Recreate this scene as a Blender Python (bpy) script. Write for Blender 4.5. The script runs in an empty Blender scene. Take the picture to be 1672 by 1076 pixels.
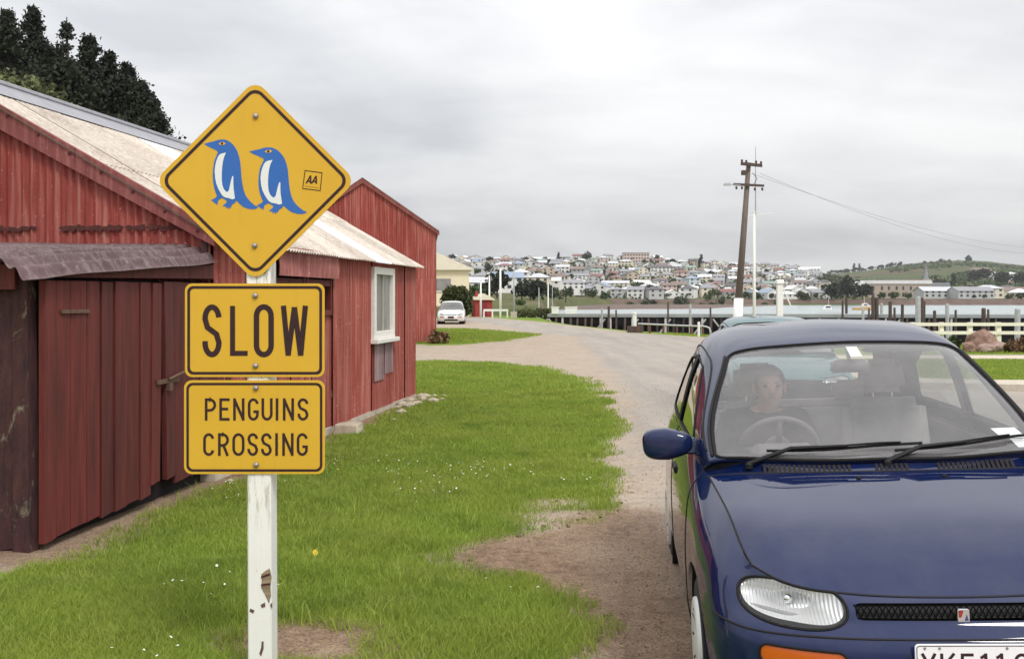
import bpy, bmesh, math, random
import numpy as np
from mathutils import Vector, Matrix, noise

scene = bpy.context.scene
COL = scene.collection
R = math.radians

# ------------------------------------------------------------------ camera
EYE, HOR, FPX, CX = 1.6, 487.0, 1625.0, 836.0     # eye height; horizon row, focal length and centre in photo pixels
cam_d = bpy.data.cameras.new('camera')
cam_d.sensor_width = 36.0
cam_d.lens = 36.0 * FPX / 1672.0
cam_d.shift_y = -(538.0 - HOR) / 1672.0
cam_d.clip_start = 0.05
cam_d.clip_end = 12000
cam = bpy.data.objects.new('camera', cam_d)
COL.objects.link(cam)
cam.location = (0, 0, EYE)
cam.rotation_euler = (R(90), 0, 0)
scene.camera = cam

# ------------------------------------------------------------------ world: overcast sky
SUN_EL, SUN_AZ = R(52), R(150)        # azimuth clockwise from +Y: behind the camera, to the right
world = bpy.data.worlds.new('World')
scene.world = world
world.use_nodes = True
wn, wl = world.node_tree.nodes, world.node_tree.links
wn.clear()
def W(t, **kw):
    n = wn.new(t)
    for k, v in kw.items(): setattr(n, k, v)
    return n
w_out = W('ShaderNodeOutputWorld'); w_bg = W('ShaderNodeBackground')
w_sky = W('ShaderNodeTexSky', sky_type='NISHITA', sun_disc=False)
w_sky.sun_elevation = SUN_EL; w_sky.sun_rotation = SUN_AZ
w_sky.dust_density = 3.0
w_tc = W('ShaderNodeTexCoord'); w_sep = W('ShaderNodeSeparateXYZ')
wl.new(w_tc.outputs['Generated'], w_sep.inputs[0])
def WM(op, a, b=None, clamp=False):
    n = W('ShaderNodeMath', operation=op); n.use_clamp = clamp
    for i, v in enumerate((a, b)):
        if v is None: continue
        if isinstance(v, (int, float)): n.inputs[i].default_value = v
        else: wl.new(v, n.inputs[i])
    return n.outputs[0]
zc = WM('MAXIMUM', w_sep.outputs[2], 0.0)
den = WM('ADD', zc, 0.20)
w_pl = W('ShaderNodeCombineXYZ')
wl.new(WM('DIVIDE', w_sep.outputs[0], den), w_pl.inputs[0])
wl.new(WM('DIVIDE', w_sep.outputs[1], den), w_pl.inputs[1])
def wnoise(scale, det, rough, dist, off):
    mp = W('ShaderNodeMapping'); wl.new(w_pl.outputs[0], mp.inputs[0])
    mp.inputs['Location'].default_value = off
    mp.inputs['Rotation'].default_value = (0, 0, R(-24))
    mp.inputs['Scale'].default_value = (0.8, 1.0, 1)
    n = W('ShaderNodeTexNoise'); n.inputs['Scale'].default_value = scale; n.inputs['Detail'].default_value = det
    n.inputs['Roughness'].default_value = rough; n.inputs['Distortion'].default_value = dist
    wl.new(mp.outputs[0], n.inputs['Vector']); return n.outputs[0]
n1 = wnoise(0.62, 5, 0.5, 0.5, (3.1, 1.7, 0))
n2 = wnoise(2.0, 6, 0.55, 0.4, (0.4, 8.2, 0))
cl = WM('ADD', WM('MULTIPLY', n1, 0.7), WM('MULTIPLY', n2, 0.3))
w_cr = W('ShaderNodeValToRGB')
e = w_cr.color_ramp.elements
e[0].position = 0.39; e[0].color = (0.575, 0.585, 0.605, 1)
e[1].position = 0.61; e[1].color = (.89, .885, .88, 1)
m_ = w_cr.color_ramp.elements.new(0.5); m_.color = (0.755, 0.757, 0.765, 1)
wl.new(cl, w_cr.inputs[0])
# an overcast dome is about three times as bright overhead as at the horizon
grad = WM('ADD', WM('MULTIPLY', zc, 1.35), 0.72)
w_mul = W('ShaderNodeMixRGB', blend_type='MULTIPLY'); w_mul.inputs[0].default_value = 1
wl.new(w_cr.outputs[0], w_mul.inputs[1]); wl.new(grad, w_mul.inputs[2])
w_sc = W('ShaderNodeMixRGB', blend_type='MULTIPLY'); w_sc.inputs[0].default_value = 1
w_sc.inputs[2].default_value = (0.09, 0.09, 0.09, 1)
wl.new(w_sky.outputs[0], w_sc.inputs[1])
w_mix = W('ShaderNodeMixRGB'); w_mix.inputs[0].default_value = 0.9
wl.new(w_sc.outputs[0], w_mix.inputs[1]); wl.new(w_mul.outputs[0], w_mix.inputs[2])
wl.new(w_mix.outputs[0], w_bg.inputs[0])
w_bg.inputs[1].default_value = 1.0
wl.new(w_bg.outputs[0], w_out.inputs[0])

# ------------------------------------------------------------------ sun (veiled by cloud)
sun_d = bpy.data.lights.new('sun', 'SUN')
sun_d.energy = 1.5; sun_d.angle = R(14); sun_d.color = (1.0, 0.955, 0.89)
sun = bpy.data.objects.new('sun', sun_d); COL.objects.link(sun)
sdir = Vector((math.sin(SUN_AZ) * math.cos(SUN_EL), math.cos(SUN_AZ) * math.cos(SUN_EL), math.sin(SUN_EL)))
sun.rotation_euler = sdir.to_track_quat('Z', 'Y').to_euler()
sun.location = (20, -20, 40)

# ------------------------------------------------------------------ exposure and render settings
vs = scene.view_settings
scene.display_settings.display_device = 'sRGB'
vs.view_transform = 'Standard'; vs.look = 'None'; vs.exposure = 0.34; vs.gamma = 1.0; vs.use_curve_mapping = False
scene.render.engine = 'CYCLES'
cy = scene.cycles
cy.use_denoising = True
cy.max_bounces = 8; cy.diffuse_bounces = 3; cy.glossy_bounces = 4; cy.transmission_bounces = 6; cy.transparent_max_bounces = 24
cy.caustics_reflective = False; cy.caustics_refractive = False
cy.sample_clamp_indirect = 8
scene.render.film_transparent = False
# ------------------------------------------------------------------ helpers
def px(x, y, Y):
    """a point of the place Y metres ahead that the lens shows at photo pixel x, y"""
    return Vector(((x - CX) / FPX * Y, Y, EYE - (y - HOR) / FPX * Y))
def gp(x, y, z=0.0):
    """a point of the level ground seen at photo pixel x, y"""
    Y = (EYE - z) * FPX / (y - HOR)
    return ((x - CX) / FPX * Y, Y)

def link(o, parent=None):
    COL.objects.link(o)
    if parent is not None: o.parent = parent
    return o
def mesh_from(verts, faces, mat=None, smooth=False):
    me = bpy.data.meshes.new('m')
    me.from_pydata([tuple(map(float, v)) for v in verts], [], faces)
    if mat is not None: me.materials.append(mat)
    if smooth: me.polygons.foreach_set('use_smooth', [True] * len(me.polygons))
    me.update()
    return me
def np_mesh(V, F, mat=None, smooth=False):
    """fast mesh from arrays: V (n,3), F (m,k)"""
    V = np.asarray(V, np.float32); F = np.asarray(F, np.int32)
    me = bpy.data.meshes.new('m')
    m, k = F.shape
    me.vertices.add(len(V)); me.vertices.foreach_set('co', V.ravel())
    me.loops.add(m * k); me.loops.foreach_set('vertex_index', F.ravel())
    me.polygons.add(m)
    me.polygons.foreach_set('loop_start', np.arange(0, m * k, k, dtype=np.int32))
    try: me.polygons.foreach_set('loop_total', np.full(m, k, np.int32))
    except Exception: pass
    if smooth: me.polygons.foreach_set('use_smooth', np.ones(m, bool))
    if mat is not None: me.materials.append(mat)
    me.update(calc_edges=True); me.validate()
    return me
def obj(name, me, parent=None, loc=None, rot=None):
    o = bpy.data.objects.new(name, me); me.name = name
    link(o, parent)
    if loc is not None: o.location = loc
    if rot is not None: o.rotation_euler = rot
    return o
def tag(o, label=None, cat=None, group=None, kind=None):
    if label: o['label'] = label
    if cat: o['category'] = cat
    if group: o['group'] = group
    if kind: o['kind'] = kind
    return o
def empty(name, loc=(0, 0, 0), rz=0.0, label=None, cat=None, group=None):
    o = bpy.data.objects.new(name, None); COL.objects.link(o)
    o.empty_display_size = 0.2
    o.location = loc; o.rotation_euler = (0, 0, rz)
    return tag(o, label, cat, group)
def copy_tree(o, parent=None, mats=None):
    c = o.copy(); COL.objects.link(c); c.parent = parent
    for ch in list(o.children): copy_tree(ch, c)
    return c

class MB:
    """collects shapes into one mesh"""
    def __init__(s): s.v = []; s.f = []
    def add(s, vs, fs):
        b = len(s.v); s.v += [tuple(map(float, v)) for v in vs]; s.f += [tuple(i + b for i in f) for f in fs]; return s
    def box(s, a, b):
        (x0, y0, z0), (x1, y1, z1) = a, b
        return s.add([(x0,y0,z0),(x1,y0,z0),(x1,y1,z0),(x0,y1,z0),(x0,y0,z1),(x1,y0,z1),(x1,y1,z1),(x0,y1,z1)],
              [(0,3,2,1),(4,5,6,7),(0,1,5,4),(1,2,6,5),(2,3,7,6),(3,0,4,7)])
    def hexa(s, p):       # eight corners: bottom ring then top ring
        return s.add(p, [(0,3,2,1),(4,5,6,7),(0,1,5,4),(1,2,6,5),(2,3,7,6),(3,0,4,7)])
    def tube(s, pts, r, n=8, cap=True):
        pts = [Vector(p) for p in pts]; m = len(pts)
        rs = r if hasattr(r, '__len__') else [r] * m
        b = len(s.v); up = None
        for i, p in enumerate(pts):
            d = (pts[min(i + 1, m - 1)] - pts[max(i - 1, 0)]).normalized()
            if up is None:
                up = Vector((0, 0, 1)) if abs(d.z) < .9 else Vector((1, 0, 0))
            a = d.cross(up).normalized(); c = a.cross(d).normalized(); up = c
            for k in range(n):
                t = 2 * math.pi * k / n
                s.v.append(tuple(p + (a * math.cos(t) + c * math.sin(t)) * rs[i]))
        for i in range(m - 1):
            for k in range(n):
                k2 = (k + 1) % n
                s.f.append((b + i*n + k, b + i*n + k2, b + (i+1)*n + k2, b + (i+1)*n + k))
        if cap:
            s.f.append(tuple(b + k for k in range(n - 1, -1, -1)))
            s.f.append(tuple(b + (m-1)*n + k for k in range(n)))
        return s
    def lathe(s, prof, n=24, axis='z', o=(0, 0, 0)):
        b = len(s.v)
        for (r, h) in prof:
            for k in range(n):
                t = 2 * math.pi * k / n; c, q = r * math.cos(t), r * math.sin(t)
                p = (c, q, h) if axis == 'z' else ((h, c, q) if axis == 'x' else (q, h, c))
                s.v.append((p[0] + o[0], p[1] + o[1], p[2] + o[2]))
        for i in range(len(prof) - 1):
            for k in range(n):
                k2 = (k + 1) % n
                s.f.append((b + i*n + k, b + i*n + k2, b + (i+1)*n + k2, b + (i+1)*n + k))
        return s
    def prism(s, poly, y0, y1):      # polygon in xz, extruded along y
        n = len(poly); b = len(s.v)
        s.v += [(p[0], y0, p[1]) for p in poly] + [(p[0], y1, p[1]) for p in poly]
        s.f.append(tuple(b + i for i in range(n))); s.f.append(tuple(b + n + i for i in range(n - 1, -1, -1)))
        for i in range(n):
            j = (i + 1) % n; s.f.append((b + j, b + i, b + n + i, b + n + j))
        return s
    def ring(s, a, b_, y):           # strip between two outlines of equal length, in xz at depth y
        n = len(a); b = len(s.v)
        s.v += [(p[0], y, p[1]) for p in a] + [(p[0], y, p[1]) for p in b_]
        for i in range(n):
            j = (i + 1) % n; s.f.append((b + i, b + j, b + n + j, b + n + i))
        return s
    def mesh(s, mat=None, smooth=False, bevel=0.0):
        me = mesh_from(s.v, s.f, mat, smooth)
        if bevel:
            bm = bmesh.new(); bm.from_mesh(me)
            bmesh.ops.recalc_face_normals(bm, faces=bm.faces)
            bmesh.ops.bevel(bm, geom=list(bm.edges), offset=bevel, segments=1, affect='EDGES', clamp_overlap=True)
            bm.to_mesh(me); bm.free()
        return me
    def build(s, name, mat=None, parent=None, smooth=False, bevel=0.0):
        return obj(name, s.mesh(mat, smooth, bevel), parent)

# ------------------------------------------------------------------ materials
MATS = {}
def new_mat(name):
    m = bpy.data.materials.new(name); m.use_nodes = True
    MATS[name] = m
    nt = m.node_tree
    return m, nt, nt.nodes['Principled BSDF']
class NT:
    def __init__(s, nt): s.nt = nt; s.n = nt.nodes; s.l = nt.links
    def node(s, t, **kw):
        n = s.n.new(t)
        for k, v in kw.items(): setattr(n, k, v)
        return n
    def put(s, sock, v):
        if isinstance(v, (int, float)): sock.default_value = v
        elif isinstance(v, (tuple, list)): sock.default_value = tuple(v) + ((1,) if len(v) == 3 and sock.type == 'RGBA' else ())
        else: s.l.new(v, sock)
    def math(s, op, a, b=None, clamp=False):
        n = s.node('ShaderNodeMath', operation=op); n.use_clamp = clamp
        s.put(n.inputs[0], a)
        if b is not None: s.put(n.inputs[1], b)
        return n.outputs[0]
    def mix(s, f, a, b, mode='MIX'):
        n = s.node('ShaderNodeMixRGB', blend_type=mode)
        s.put(n.inputs[0], f); s.put(n.inputs[1], a); s.put(n.inputs[2], b); return n.outputs[0]
    def coord(s, kind='Object', scale=(1, 1, 1), loc=(0, 0, 0)):
        tc = s.node('ShaderNodeTexCoord'); mp = s.node('ShaderNodeMapping')
        s.l.new(tc.outputs[kind], mp.inputs[0]); mp.inputs['Scale'].default_value = scale; mp.inputs['Location'].default_value = loc
        return mp.outputs[0]
    def noise(s, vec, scale, detail=4, rough=.55, dist=0.0):
        n = s.node('ShaderNodeTexNoise'); s.l.new(vec, n.inputs['Vector'])
        n.inputs['Scale'].default_value = scale; n.inputs['Detail'].default_value = detail
        n.inputs['Roughness'].default_value = rough; n.inputs['Distortion'].default_value = dist
        return n.outputs[0]
    def ramp(s, f, stops):
        n = s.node('ShaderNodeValToRGB'); s.l.new(f, n.inputs[0]); el = n.color_ramp.elements
        while len(el) < len(stops): el.new(0.5)
        for q, (p, c) in zip(el, stops):
            q.position = p; q.color = (c, c, c, 1) if isinstance(c, (int, float)) else tuple(c) + (1,)
        return n.outputs[0]
    def bump(s, h, strength, dist, bsdf):
        n = s.node('ShaderNodeBump'); n.inputs['Strength'].default_value = strength; n.inputs['Distance'].default_value = dist
        s.l.new(h, n.inputs['Height']); s.l.new(n.outputs[0], bsdf.inputs['Normal'])
def setp(b, **kw):
    names = dict(color='Base Color', rough='Roughness', metal='Metallic', spec='Specular IOR Level', coat='Coat Weight', coat_rough='Coat Roughness',
                 trans='Transmission Weight', ior='IOR', alpha='Alpha', sss='Subsurface Weight')
    for k, v in kw.items():
        s = b.inputs[names[k]]
        s.default_value = (tuple(v) + (1,)) if isinstance(v, (tuple, list)) and len(v) == 3 else v
def simple(name, color, rough=.6, metal=0.0, var=0.12, scale=8.0, bump=0.0, spec=None, coord='Object', stretch=(1, 1, 1), rnd=0.0):
    """one colour with mottling, a little per-object variation and optional fine relief"""
    m, nt, b = new_mat(name); t = NT(nt)
    v = t.coord(coord, stretch)
    n = t.noise(v, scale, 5, .6)
    f = t.ramp(n, [(.25, 1 - var), (.75, 1 + var * .6)])
    c = t.mix(1.0, color, f, 'MULTIPLY')
    if rnd:
        oi = t.node('ShaderNodeObjectInfo')
        g = t.math('ADD', t.math('MULTIPLY', oi.outputs['Random'], 2 * rnd), 1 - rnd)
        c = t.mix(1.0, c, g, 'MULTIPLY')
    nt.links.new(c, b.inputs['Base Color'])
    setp(b, rough=rough, metal=metal)
    if spec is not None: setp(b, spec=spec)
    if bump: t.bump(t.noise(v, scale * 6, 4, .6), .5, bump, b)
    return m

# ------------------------------------------------------------------ numpy noise and polygon distance
def vnoise(x, y, s, seed=0):
    x = np.asarray(x, float) * s; y = np.asarray(y, float) * s
    xi = np.floor(x).astype(np.int64); yi = np.floor(y).astype(np.int64); fx = x - xi; fy = y - yi
    fx = fx * fx * (3 - 2 * fx); fy = fy * fy * (3 - 2 * fy)
    def h(a, b):
        n = (a * 374761393 + b * 668265263 + seed * 1442695041) & 0xffffffff
        n = ((n ^ (n >> 13)) * 1274126177) & 0xffffffff
        return ((n ^ (n >> 16)) & 0xffff) / 65535.0
    return (h(xi, yi) * (1 - fx) + h(xi + 1, yi) * fx) * (1 - fy) + (h(xi, yi + 1) * (1 - fx) + h(xi + 1, yi + 1) * fx) * fy
def fbm(x, y, s, o=4, seed=0):
    r = 0; a = .5; t = 0
    for k in range(o):
        r = r + a * vnoise(x, y, s * 2 ** k, seed + k * 17); t += a; a *= .5
    return r / t
def sdpoly(x, y, poly):
    """signed distance to polygon, negative inside"""
    x = np.asarray(x, float); y = np.asarray(y, float)
    d = np.full(x.shape, 1e18); ins = np.zeros(x.shape, bool); n = len(poly)
    for i in range(n):
        ax, ay = poly[i]; bx, by = poly[(i + 1) % n]
        ex, ey = bx - ax, by - ay
        t = np.clip(((x - ax) * ex + (y - ay) * ey) / (ex * ex + ey * ey + 1e-12), 0, 1)
        d = np.minimum(d, (x - ax - ex * t) ** 2 + (y - ay - ey * t) ** 2)
        c = ((ay > y) != (by > y)) & (x < (bx - ax) * (y - ay) / ((by - ay) if by != ay else 1e-12) + ax)
        ins ^= c
    d = np.sqrt(d)
    return np.where(ins, -d, d)
def sstep(a, b, x):
    t = np.clip((x - a) / (b - a), 0, 1); return t * t * (3 - 2 * t)
# ------------------------------------------------------------------ the ground: lawn, verge, road, drive in one height field
BU = Vector((0.1434, 0.9897, 0)); BC = Vector((-2.635, 8.72, 0)); BROT = -math.asin(0.1434)   # the long shed's axis and near corner
def shed_pt(x, s): return (BC.x + x * .9897 + s * .1434, BC.y - x * .1434 + s * .9897)
LAWN = [(0.05, 0.6), gp(955, 1120), gp(940, 1060), gp(945, 1015), gp(955, 972), gp(915, 955), gp(870, 938), gp(790, 925), gp(705, 900), gp(790, 876), gp(900, 854),
        gp(1000, 828), gp(1003, 790), gp(995, 740), gp(1008, 690), gp(1005, 655), gp(970, 630), gp(930, 610), gp(870, 600), gp(800, 592),
        gp(720, 590), gp(660, 590), (-4.5, 25.5), (-14, 25), (-14, .6)]
ISLAND = [gp(690, 563), gp(716, 565), gp(760, 563), gp(830, 557), gp(885, 547), gp(820, 541), gp(760, 537), gp(715, 537), (-9, 52), (-9, 36)]
RLAWN = [(7.3, 17.9), (9, 17.6), (30, 18.6), (60, 21), (60, 27), (30, 25.8), (9, 25.7), (6.9, 25), (6.6, 20.5)]
RLAWN2 = [(7.6, 28.0), (10, 28.2), (30, 28.6), (60, 30), (60, 36), (30, 35), (12, 34.5), (9.2, 38), (8.9, 42), (6.3, 47.6), (5.4, 46.2), (7.9, 41), (8.1, 33)]
ROAD = [(.85, .5), (1.0, 4.5), (1.22, 8), (1.5, 12), (2.0, 18), (2.2, 25), (2.7, 42), (1.1, 45.5), (-1.4, 62), (-4, 74), (-12, 86), (-40, 92),
        (-40, 100), (-12, 96), (-2.5, 83), (1.6, 66), (4.9, 47), (7.4, 41), (7.5, 30), (6.4, 25), (6.2, 20), (7.1, 17.1), (30, 16.6), (60, 18), (60, .5)]
DIRT = [gp(1010, 1120), gp(960, 1000), gp(880, 950), gp(735, 900), gp(800, 872), gp(900, 850), gp(1010, 812), gp(1080, 830), gp(1130, 960), (1.3, 3.9), (1.2, 1.0), (.3, .6)]
SHORE = [(400, -60), (400, 46), (60, 38.5), (30, 37), (14, 36.6), (10.5, 40), (9.6, 44.5), (6.8, 49.5), (4.6, 60), (3.4, 72), (3.2, 84), (-4, 100), (-30, 112), (-120, 125), (-400, 140), (-400, -60)]
SHEDFOOT = [shed_pt(-6, -2.55), shed_pt(.05, -2.55), shed_pt(.02, 0), shed_pt(.02, 7.4), shed_pt(-6, 7.4)]

def ground_z(x, y):
    x = np.asarray(x, float); y = np.asarray(y, float)
    d = sdpoly(x, y, SHORE)
    z = np.where(d > -1.2, -3.6 * sstep(-1.2, 5.0, d), 0.0)
    near = 1 - sstep(14, 24, y)
    z = z + (-.055 * sstep(-1.6, .3, x) + .085 * sstep(.45, 2.75, x)) * near
    z = z + (fbm(x, y, .9, 3, 5) - .5) * .05 * (1 - sstep(20, 60, np.hypot(x, y))) * sstep(0.1, -.3, x - .9)
    z = z + .015 * (fbm(x, y, .25, 3, 9) - .5)
    # the steep bank behind the sheds
    z = z + 13.0 * sstep(-9.5, -30, x + .05 * (y - 40)) * sstep(16, 30, y) * (1 - sstep(82, 120, y))
    return z
def lawn_sd(x, y):
    w = (fbm(x, y, 1.6, 4, 3) - .5) * .9
    d = np.minimum.reduce([sdpoly(x, y, LAWN) + w * (.35 + .04 * np.asarray(y)), sdpoly(x, y, ISLAND) + w, sdpoly(x, y, RLAWN) + .5 * w, sdpoly(x, y, RLAWN2) + .5 * w])
    # bare strip along the shed, worn earth round the sign post and some scuffs
    d = np.maximum(d, .20 + .5 * w - sdpoly(x, y, SHEDFOOT))
    d = np.maximum(d, .30 + .5 * w - np.hypot((x + .92) / 1.15, y - 4.62))
    for (qx, qy, r) in [gp(985, 985) + (.16,), gp(930, 810) + (.14,), gp(940, 830) + (.2,), gp(700, 770) + (.0,), gp(955, 850) + (.16,), gp(905, 845) + (.1,), gp(640, 1060) + (.10,), gp(990, 745) + (.12,)]:
        d = np.maximum(d, r + .3 * w - np.hypot((x - qx) * .7, y - qy))
    return d
def stepped(parts):
    out = []
    for a, b, st in parts: out += list(np.arange(a, b - 1e-6, st))
    return np.array(out)
gx = stepped([(-400, -60, 20), (-60, -16, 2), (-16, -5, .5), (-5, 2.6, .075), (2.6, 12, .3), (12, 40, 1.0), (40, 100, 5), (100, 401, 25)])
gy = stepped([(-60, -4, 4), (-4, 2.6, .3), (2.6, 13, .075), (13, 26, .18), (26, 60, .5), (60, 130, 1.5), (130, 170, 5)])
GX, GY = np.meshgrid(gx, gy); GZ = ground_z(GX, GY)
LD = lawn_sd(GX, GY)
RD = sdpoly(GX, GY, ROAD); BD = sdpoly(GX, GY, DIRT)
wob = (fbm(GX, GY, 2.2, 4, 31) - .5)
m_grass = 1 - sstep(-.30, .16, LD)
bank = sstep(-9, -12, GX) * sstep(18, 26, GY)
shore_g = sstep(-5.5, -4.0, sdpoly(GX, GY, SHORE)) * (1 - sstep(-.1, .8, sdpoly(GX, GY, SHORE))) * sstep(.3, 1.0, RD) * sstep(40, 46, GY)
m_grass = np.maximum(m_grass, np.maximum(bank, shore_g))
m_road = 1 - sstep(-.35, .30, RD + wob * .7)
m_dirt = 1 - sstep(-.15, .25, BD + wob * .6)
m_dirt = np.maximum(m_dirt, 1 - sstep(.2, .6, sdpoly(GX, GY, SHEDFOOT) + wob * .4))
m_dirt = np.maximum(m_dirt, 1 - sstep(.4, .6, np.hypot(GX + .92, GY - 4.62)))
m_shore = sstep(-.6, .6, sdpoly(GX, GY, SHORE))

gm, nt, b = new_mat('ground_cover'); t = NT(nt)
at = t.node('ShaderNodeAttribute', attribute_name='cover'); sp = t.node('ShaderNodeSeparateColor'); nt.links.new(at.outputs['Color'], sp.inputs[0])
v = t.coord('Object')
nb, nf, ng = t.noise(v, .9, 5, .6), t.noise(v, 14, 5, .65), t.noise(v, 70, 4, .7)
pale = t.mix(t.ramp(nb, [(.3, 0), (.7, 1)]), (.47, .395, .315), (.40, .345, .285))
pale = t.mix(t.ramp(t.noise(v, 2.6, 5, .7, .7), [(.52, 0), (.66, .7)]), pale, (.30, .25, .20))
pale = t.mix(t.ramp(ng, [(.40, .7), (.5, 0)]), pale, (.22, .17, .125))
pale = t.mix(t.ramp(nf, [(.35, .55), (.6, 0)]), pale, (.30, .225, .16))
brown = t.mix(t.ramp(nf, [(.3, 0), (.7, 1)]), (.125, .08, .054), (.32, .22, .15))
brown = t.mix(t.ramp(nb, [(.4, 0), (.65, .75)]), brown, (.36, .27, .19))
brown = t.mix(t.ramp(ng, [(.38, .85), (.48, 0)]), brown, (.075, .042, .03))
brown = t.mix(t.ramp(t.noise(v, 38, 4, .7), [(.60, 0), (.70, .7)]), brown, (.50, .36, .25))
seal = t.mix(t.ramp(nb, [(.3, 0), (.7, 1)]), (.40, .355, .305), (.335, .305, .28))
vt = t.coord('Object', (1.1, .10, 1)); seal = t.mix(t.ramp(t.noise(vt, 1.3, 4, .6), [(.42, 0), (.62, .55)]), seal, (.27, .245, .22))
seal = t.mix(t.ramp(t.noise(v, 3.2, 5, .7, .6), [(.60, 0), (.68, .6)]), seal, (.50, .44, .37))
seal = t.mix(t.ramp(ng, [(.36, .6), (.5, 0)]), seal, (.20, .18, .165))
seal = t.mix(t.ramp(ng, [(.62, 0), (.72, .5)]), seal, (.55, .5, .45))
turf = t.mix(t.ramp(nf, [(.3, 0), (.7, 1)]), (.11, .18, .022), (.20, .28, .04))
turf = t.mix(t.ramp(nb, [(.35, 0), (.7, .6)]), turf, (.17, .22, .045))
c = t.mix(sp.outputs['Green'], pale, seal)
c = t.mix(sp.outputs['Blue'], c, brown)
gmask = t.math('ADD', sp.outputs['Red'], t.math('ADD', t.math('MULTIPLY', t.math('SUBTRACT', nf, .5), 1.3), t.math('MULTIPLY', t.math('SUBTRACT', ng, .5), 1.0)))
c = t.mix(t.ramp(gmask, [(.34, 0), (.70, 1)]), c, turf)
nt.links.new(c, b.inputs['Base Color']); setp(b, rough=.95, spec=.15)
t.bump(t.math('ADD', t.math('MULTIPLY', ng, .4), t.math('MULTIPLY', nf, .6)), .8, .03, b)

ny, nx = GX.shape
idx = np.arange(nx * ny).reshape(ny, nx)
Q = np.stack([idx[:-1, :-1], idx[:-1, 1:], idx[1:, 1:], idx[1:, :-1]], -1).reshape(-1, 4)
def fc(a): return .25 * (a[:-1, :-1] + a[:-1, 1:] + a[1:, 1:] + a[1:, :-1]).reshape(-1)
fx_, fy_ = fc(GX), fc(GY)
f_grass = fc(m_grass) > .42; f_road = fc(m_road) > .5
DRIVE = [gp(676, 592), gp(985, 640), (2.4, 43), gp(885, 547), gp(830, 557), gp(690, 564), (-9, 36), (-9, 25.4)]
f_drive = (sdpoly(fx_, fy_, DRIVE) < 0) & ~f_grass & ~f_road
f_lawn = f_grass; f_verge = ~(f_grass | f_road | f_drive)
coverc = np.stack([m_grass, m_road, np.clip(m_dirt * (1 - .55 * m_road), 0, 1), np.ones_like(m_grass)], -1).reshape(-1, 4)
P3 = np.stack([GX, GY, GZ], -1).reshape(-1, 3)
def ground_piece(name, sel):
    f = Q[sel]; u, inv = np.unique(f, return_inverse=True)
    me = np_mesh(P3[u], inv.reshape(-1, 4), gm, True)
    a = me.color_attributes.new('cover', 'FLOAT_COLOR', 'POINT'); a.data.foreach_set('color', coverc[u].astype(np.float32).ravel())
    return tag(obj(name, me), kind='structure')
ground_piece('lawn', f_lawn); ground_piece('road', f_road); ground_piece('driveway', f_drive); ground_piece('verge', f_verge)

# kerb on the seaward side of the road
conc = simple('concrete', (.50, .44, .36), .9, var=.25, scale=6, bump=.004)
kb = MB(); kp = [(6.05, 23.5), (6.1, 20.4), (6.5, 18.3), (7.15, 17.35), (8.5, 16.95), (12, 16.75), (20, 16.7), (30, 16.75), (45, 17.2)]
for (a, b_) in zip(kp[:-1], kp[1:]):
    dx, dy = b_[0] - a[0], b_[1] - a[1]; L = math.hypot(dx, dy); nx_, ny_ = -dy / L * .75, dx / L * .75
    za, zb = float(ground_z(*a)) , float(ground_z(*b_))
    ins = .002
    kb.hexa([(a[0], a[1], za - .1), (b_[0], b_[1], zb - .1), (b_[0] + nx_, b_[1] + ny_, zb - .1), (a[0] + nx_, a[1] + ny_, za - .1),
             (a[0], a[1], za + .11), (b_[0], b_[1], zb + .11), (b_[0] + nx_, b_[1] + ny_, zb + .13), (a[0] + nx_, a[1] + ny_, za + .13)])
tag(kb.build('kerb', conc), kind='structure')

# water
wm, nt, b = new_mat('harbour_water'); t = NT(nt)
v = t.coord('Object', (1, .35, 1))
setp(b, color=(.30, .36, .36), rough=.22, spec=.5)
t.bump(t.math('ADD', t.noise(v, .6, 4, .6), t.math('MULTIPLY', t.noise(v, .06, 3, .5), 2.0)), .55, .35, b)
tag(obj('harbour_water', mesh_from([(-1800, -100, -2), (3600, -100, -2), (3600, 3100, -2), (-1800, 3100, -2)], [(0, 1, 2, 3)], wm)), kind='structure')
# ------------------------------------------------------------------ red corrugated iron sheds
def iron(name, base, faded, rust_amt=.3, streak=1.0, pale=(.47, .205, .165)):
    m, nt, b = new_mat(name); t = NT(nt)
    v = t.coord('Object'); vs_ = t.coord('Object', (15, 15, .6)); 
    oi = t.node('ShaderNodeObjectInfo')
    va = t.node('ShaderNodeVectorMath', operation='ADD'); nt.links.new(vs_, va.inputs[0]); nt.links.new(oi.outputs['Location'], va.inputs[1])
    nb, ns, nf = t.noise(v, 1.3, 5, .6), t.noise(va.outputs[0], 1.2, 6, .65), t.noise(v, 22, 5, .7)
    c = t.mix(t.ramp(nb, [(.32, 0), (.68, 1)]), base, faded)
    c = t.mix(t.math('MULTIPLY', t.ramp(ns, [(.48, 0), (.66, 1)]), .62 * streak), c, pale)
    c = t.mix(t.math('MULTIPLY', t.ramp(ns, [(.26, 1), (.42, 0)]), .7), c, tuple(.45 * q for q in base))
    c = t.mix(t.math('MULTIPLY', t.ramp(nf, [(.58, 0), (.70, 1)]), rust_amt), c, (.11, .035, .02))
    c = t.mix(t.math('MULTIPLY', t.ramp(t.noise(v, 34, 3, .6), [(.66, 0), (.70, 1)]), .5 * streak), c, (.60, .45, .42))
    g = t.math('ADD', t.math('MULTIPLY', oi.outputs['Random'], .24), .88)
    c = t.mix(1.0, c, g, 'MULTIPLY')
    nt.links.new(c, b.inputs['Base Color']); setp(b, rough=.72, spec=.3)
    t.bump(nf, .35, .006, b)
    return m
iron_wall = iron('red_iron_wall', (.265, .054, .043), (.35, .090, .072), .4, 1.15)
iron_gable = iron('red_iron_gable', (.225, .037, .030), (.285, .056, .044), .35, .95)
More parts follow.
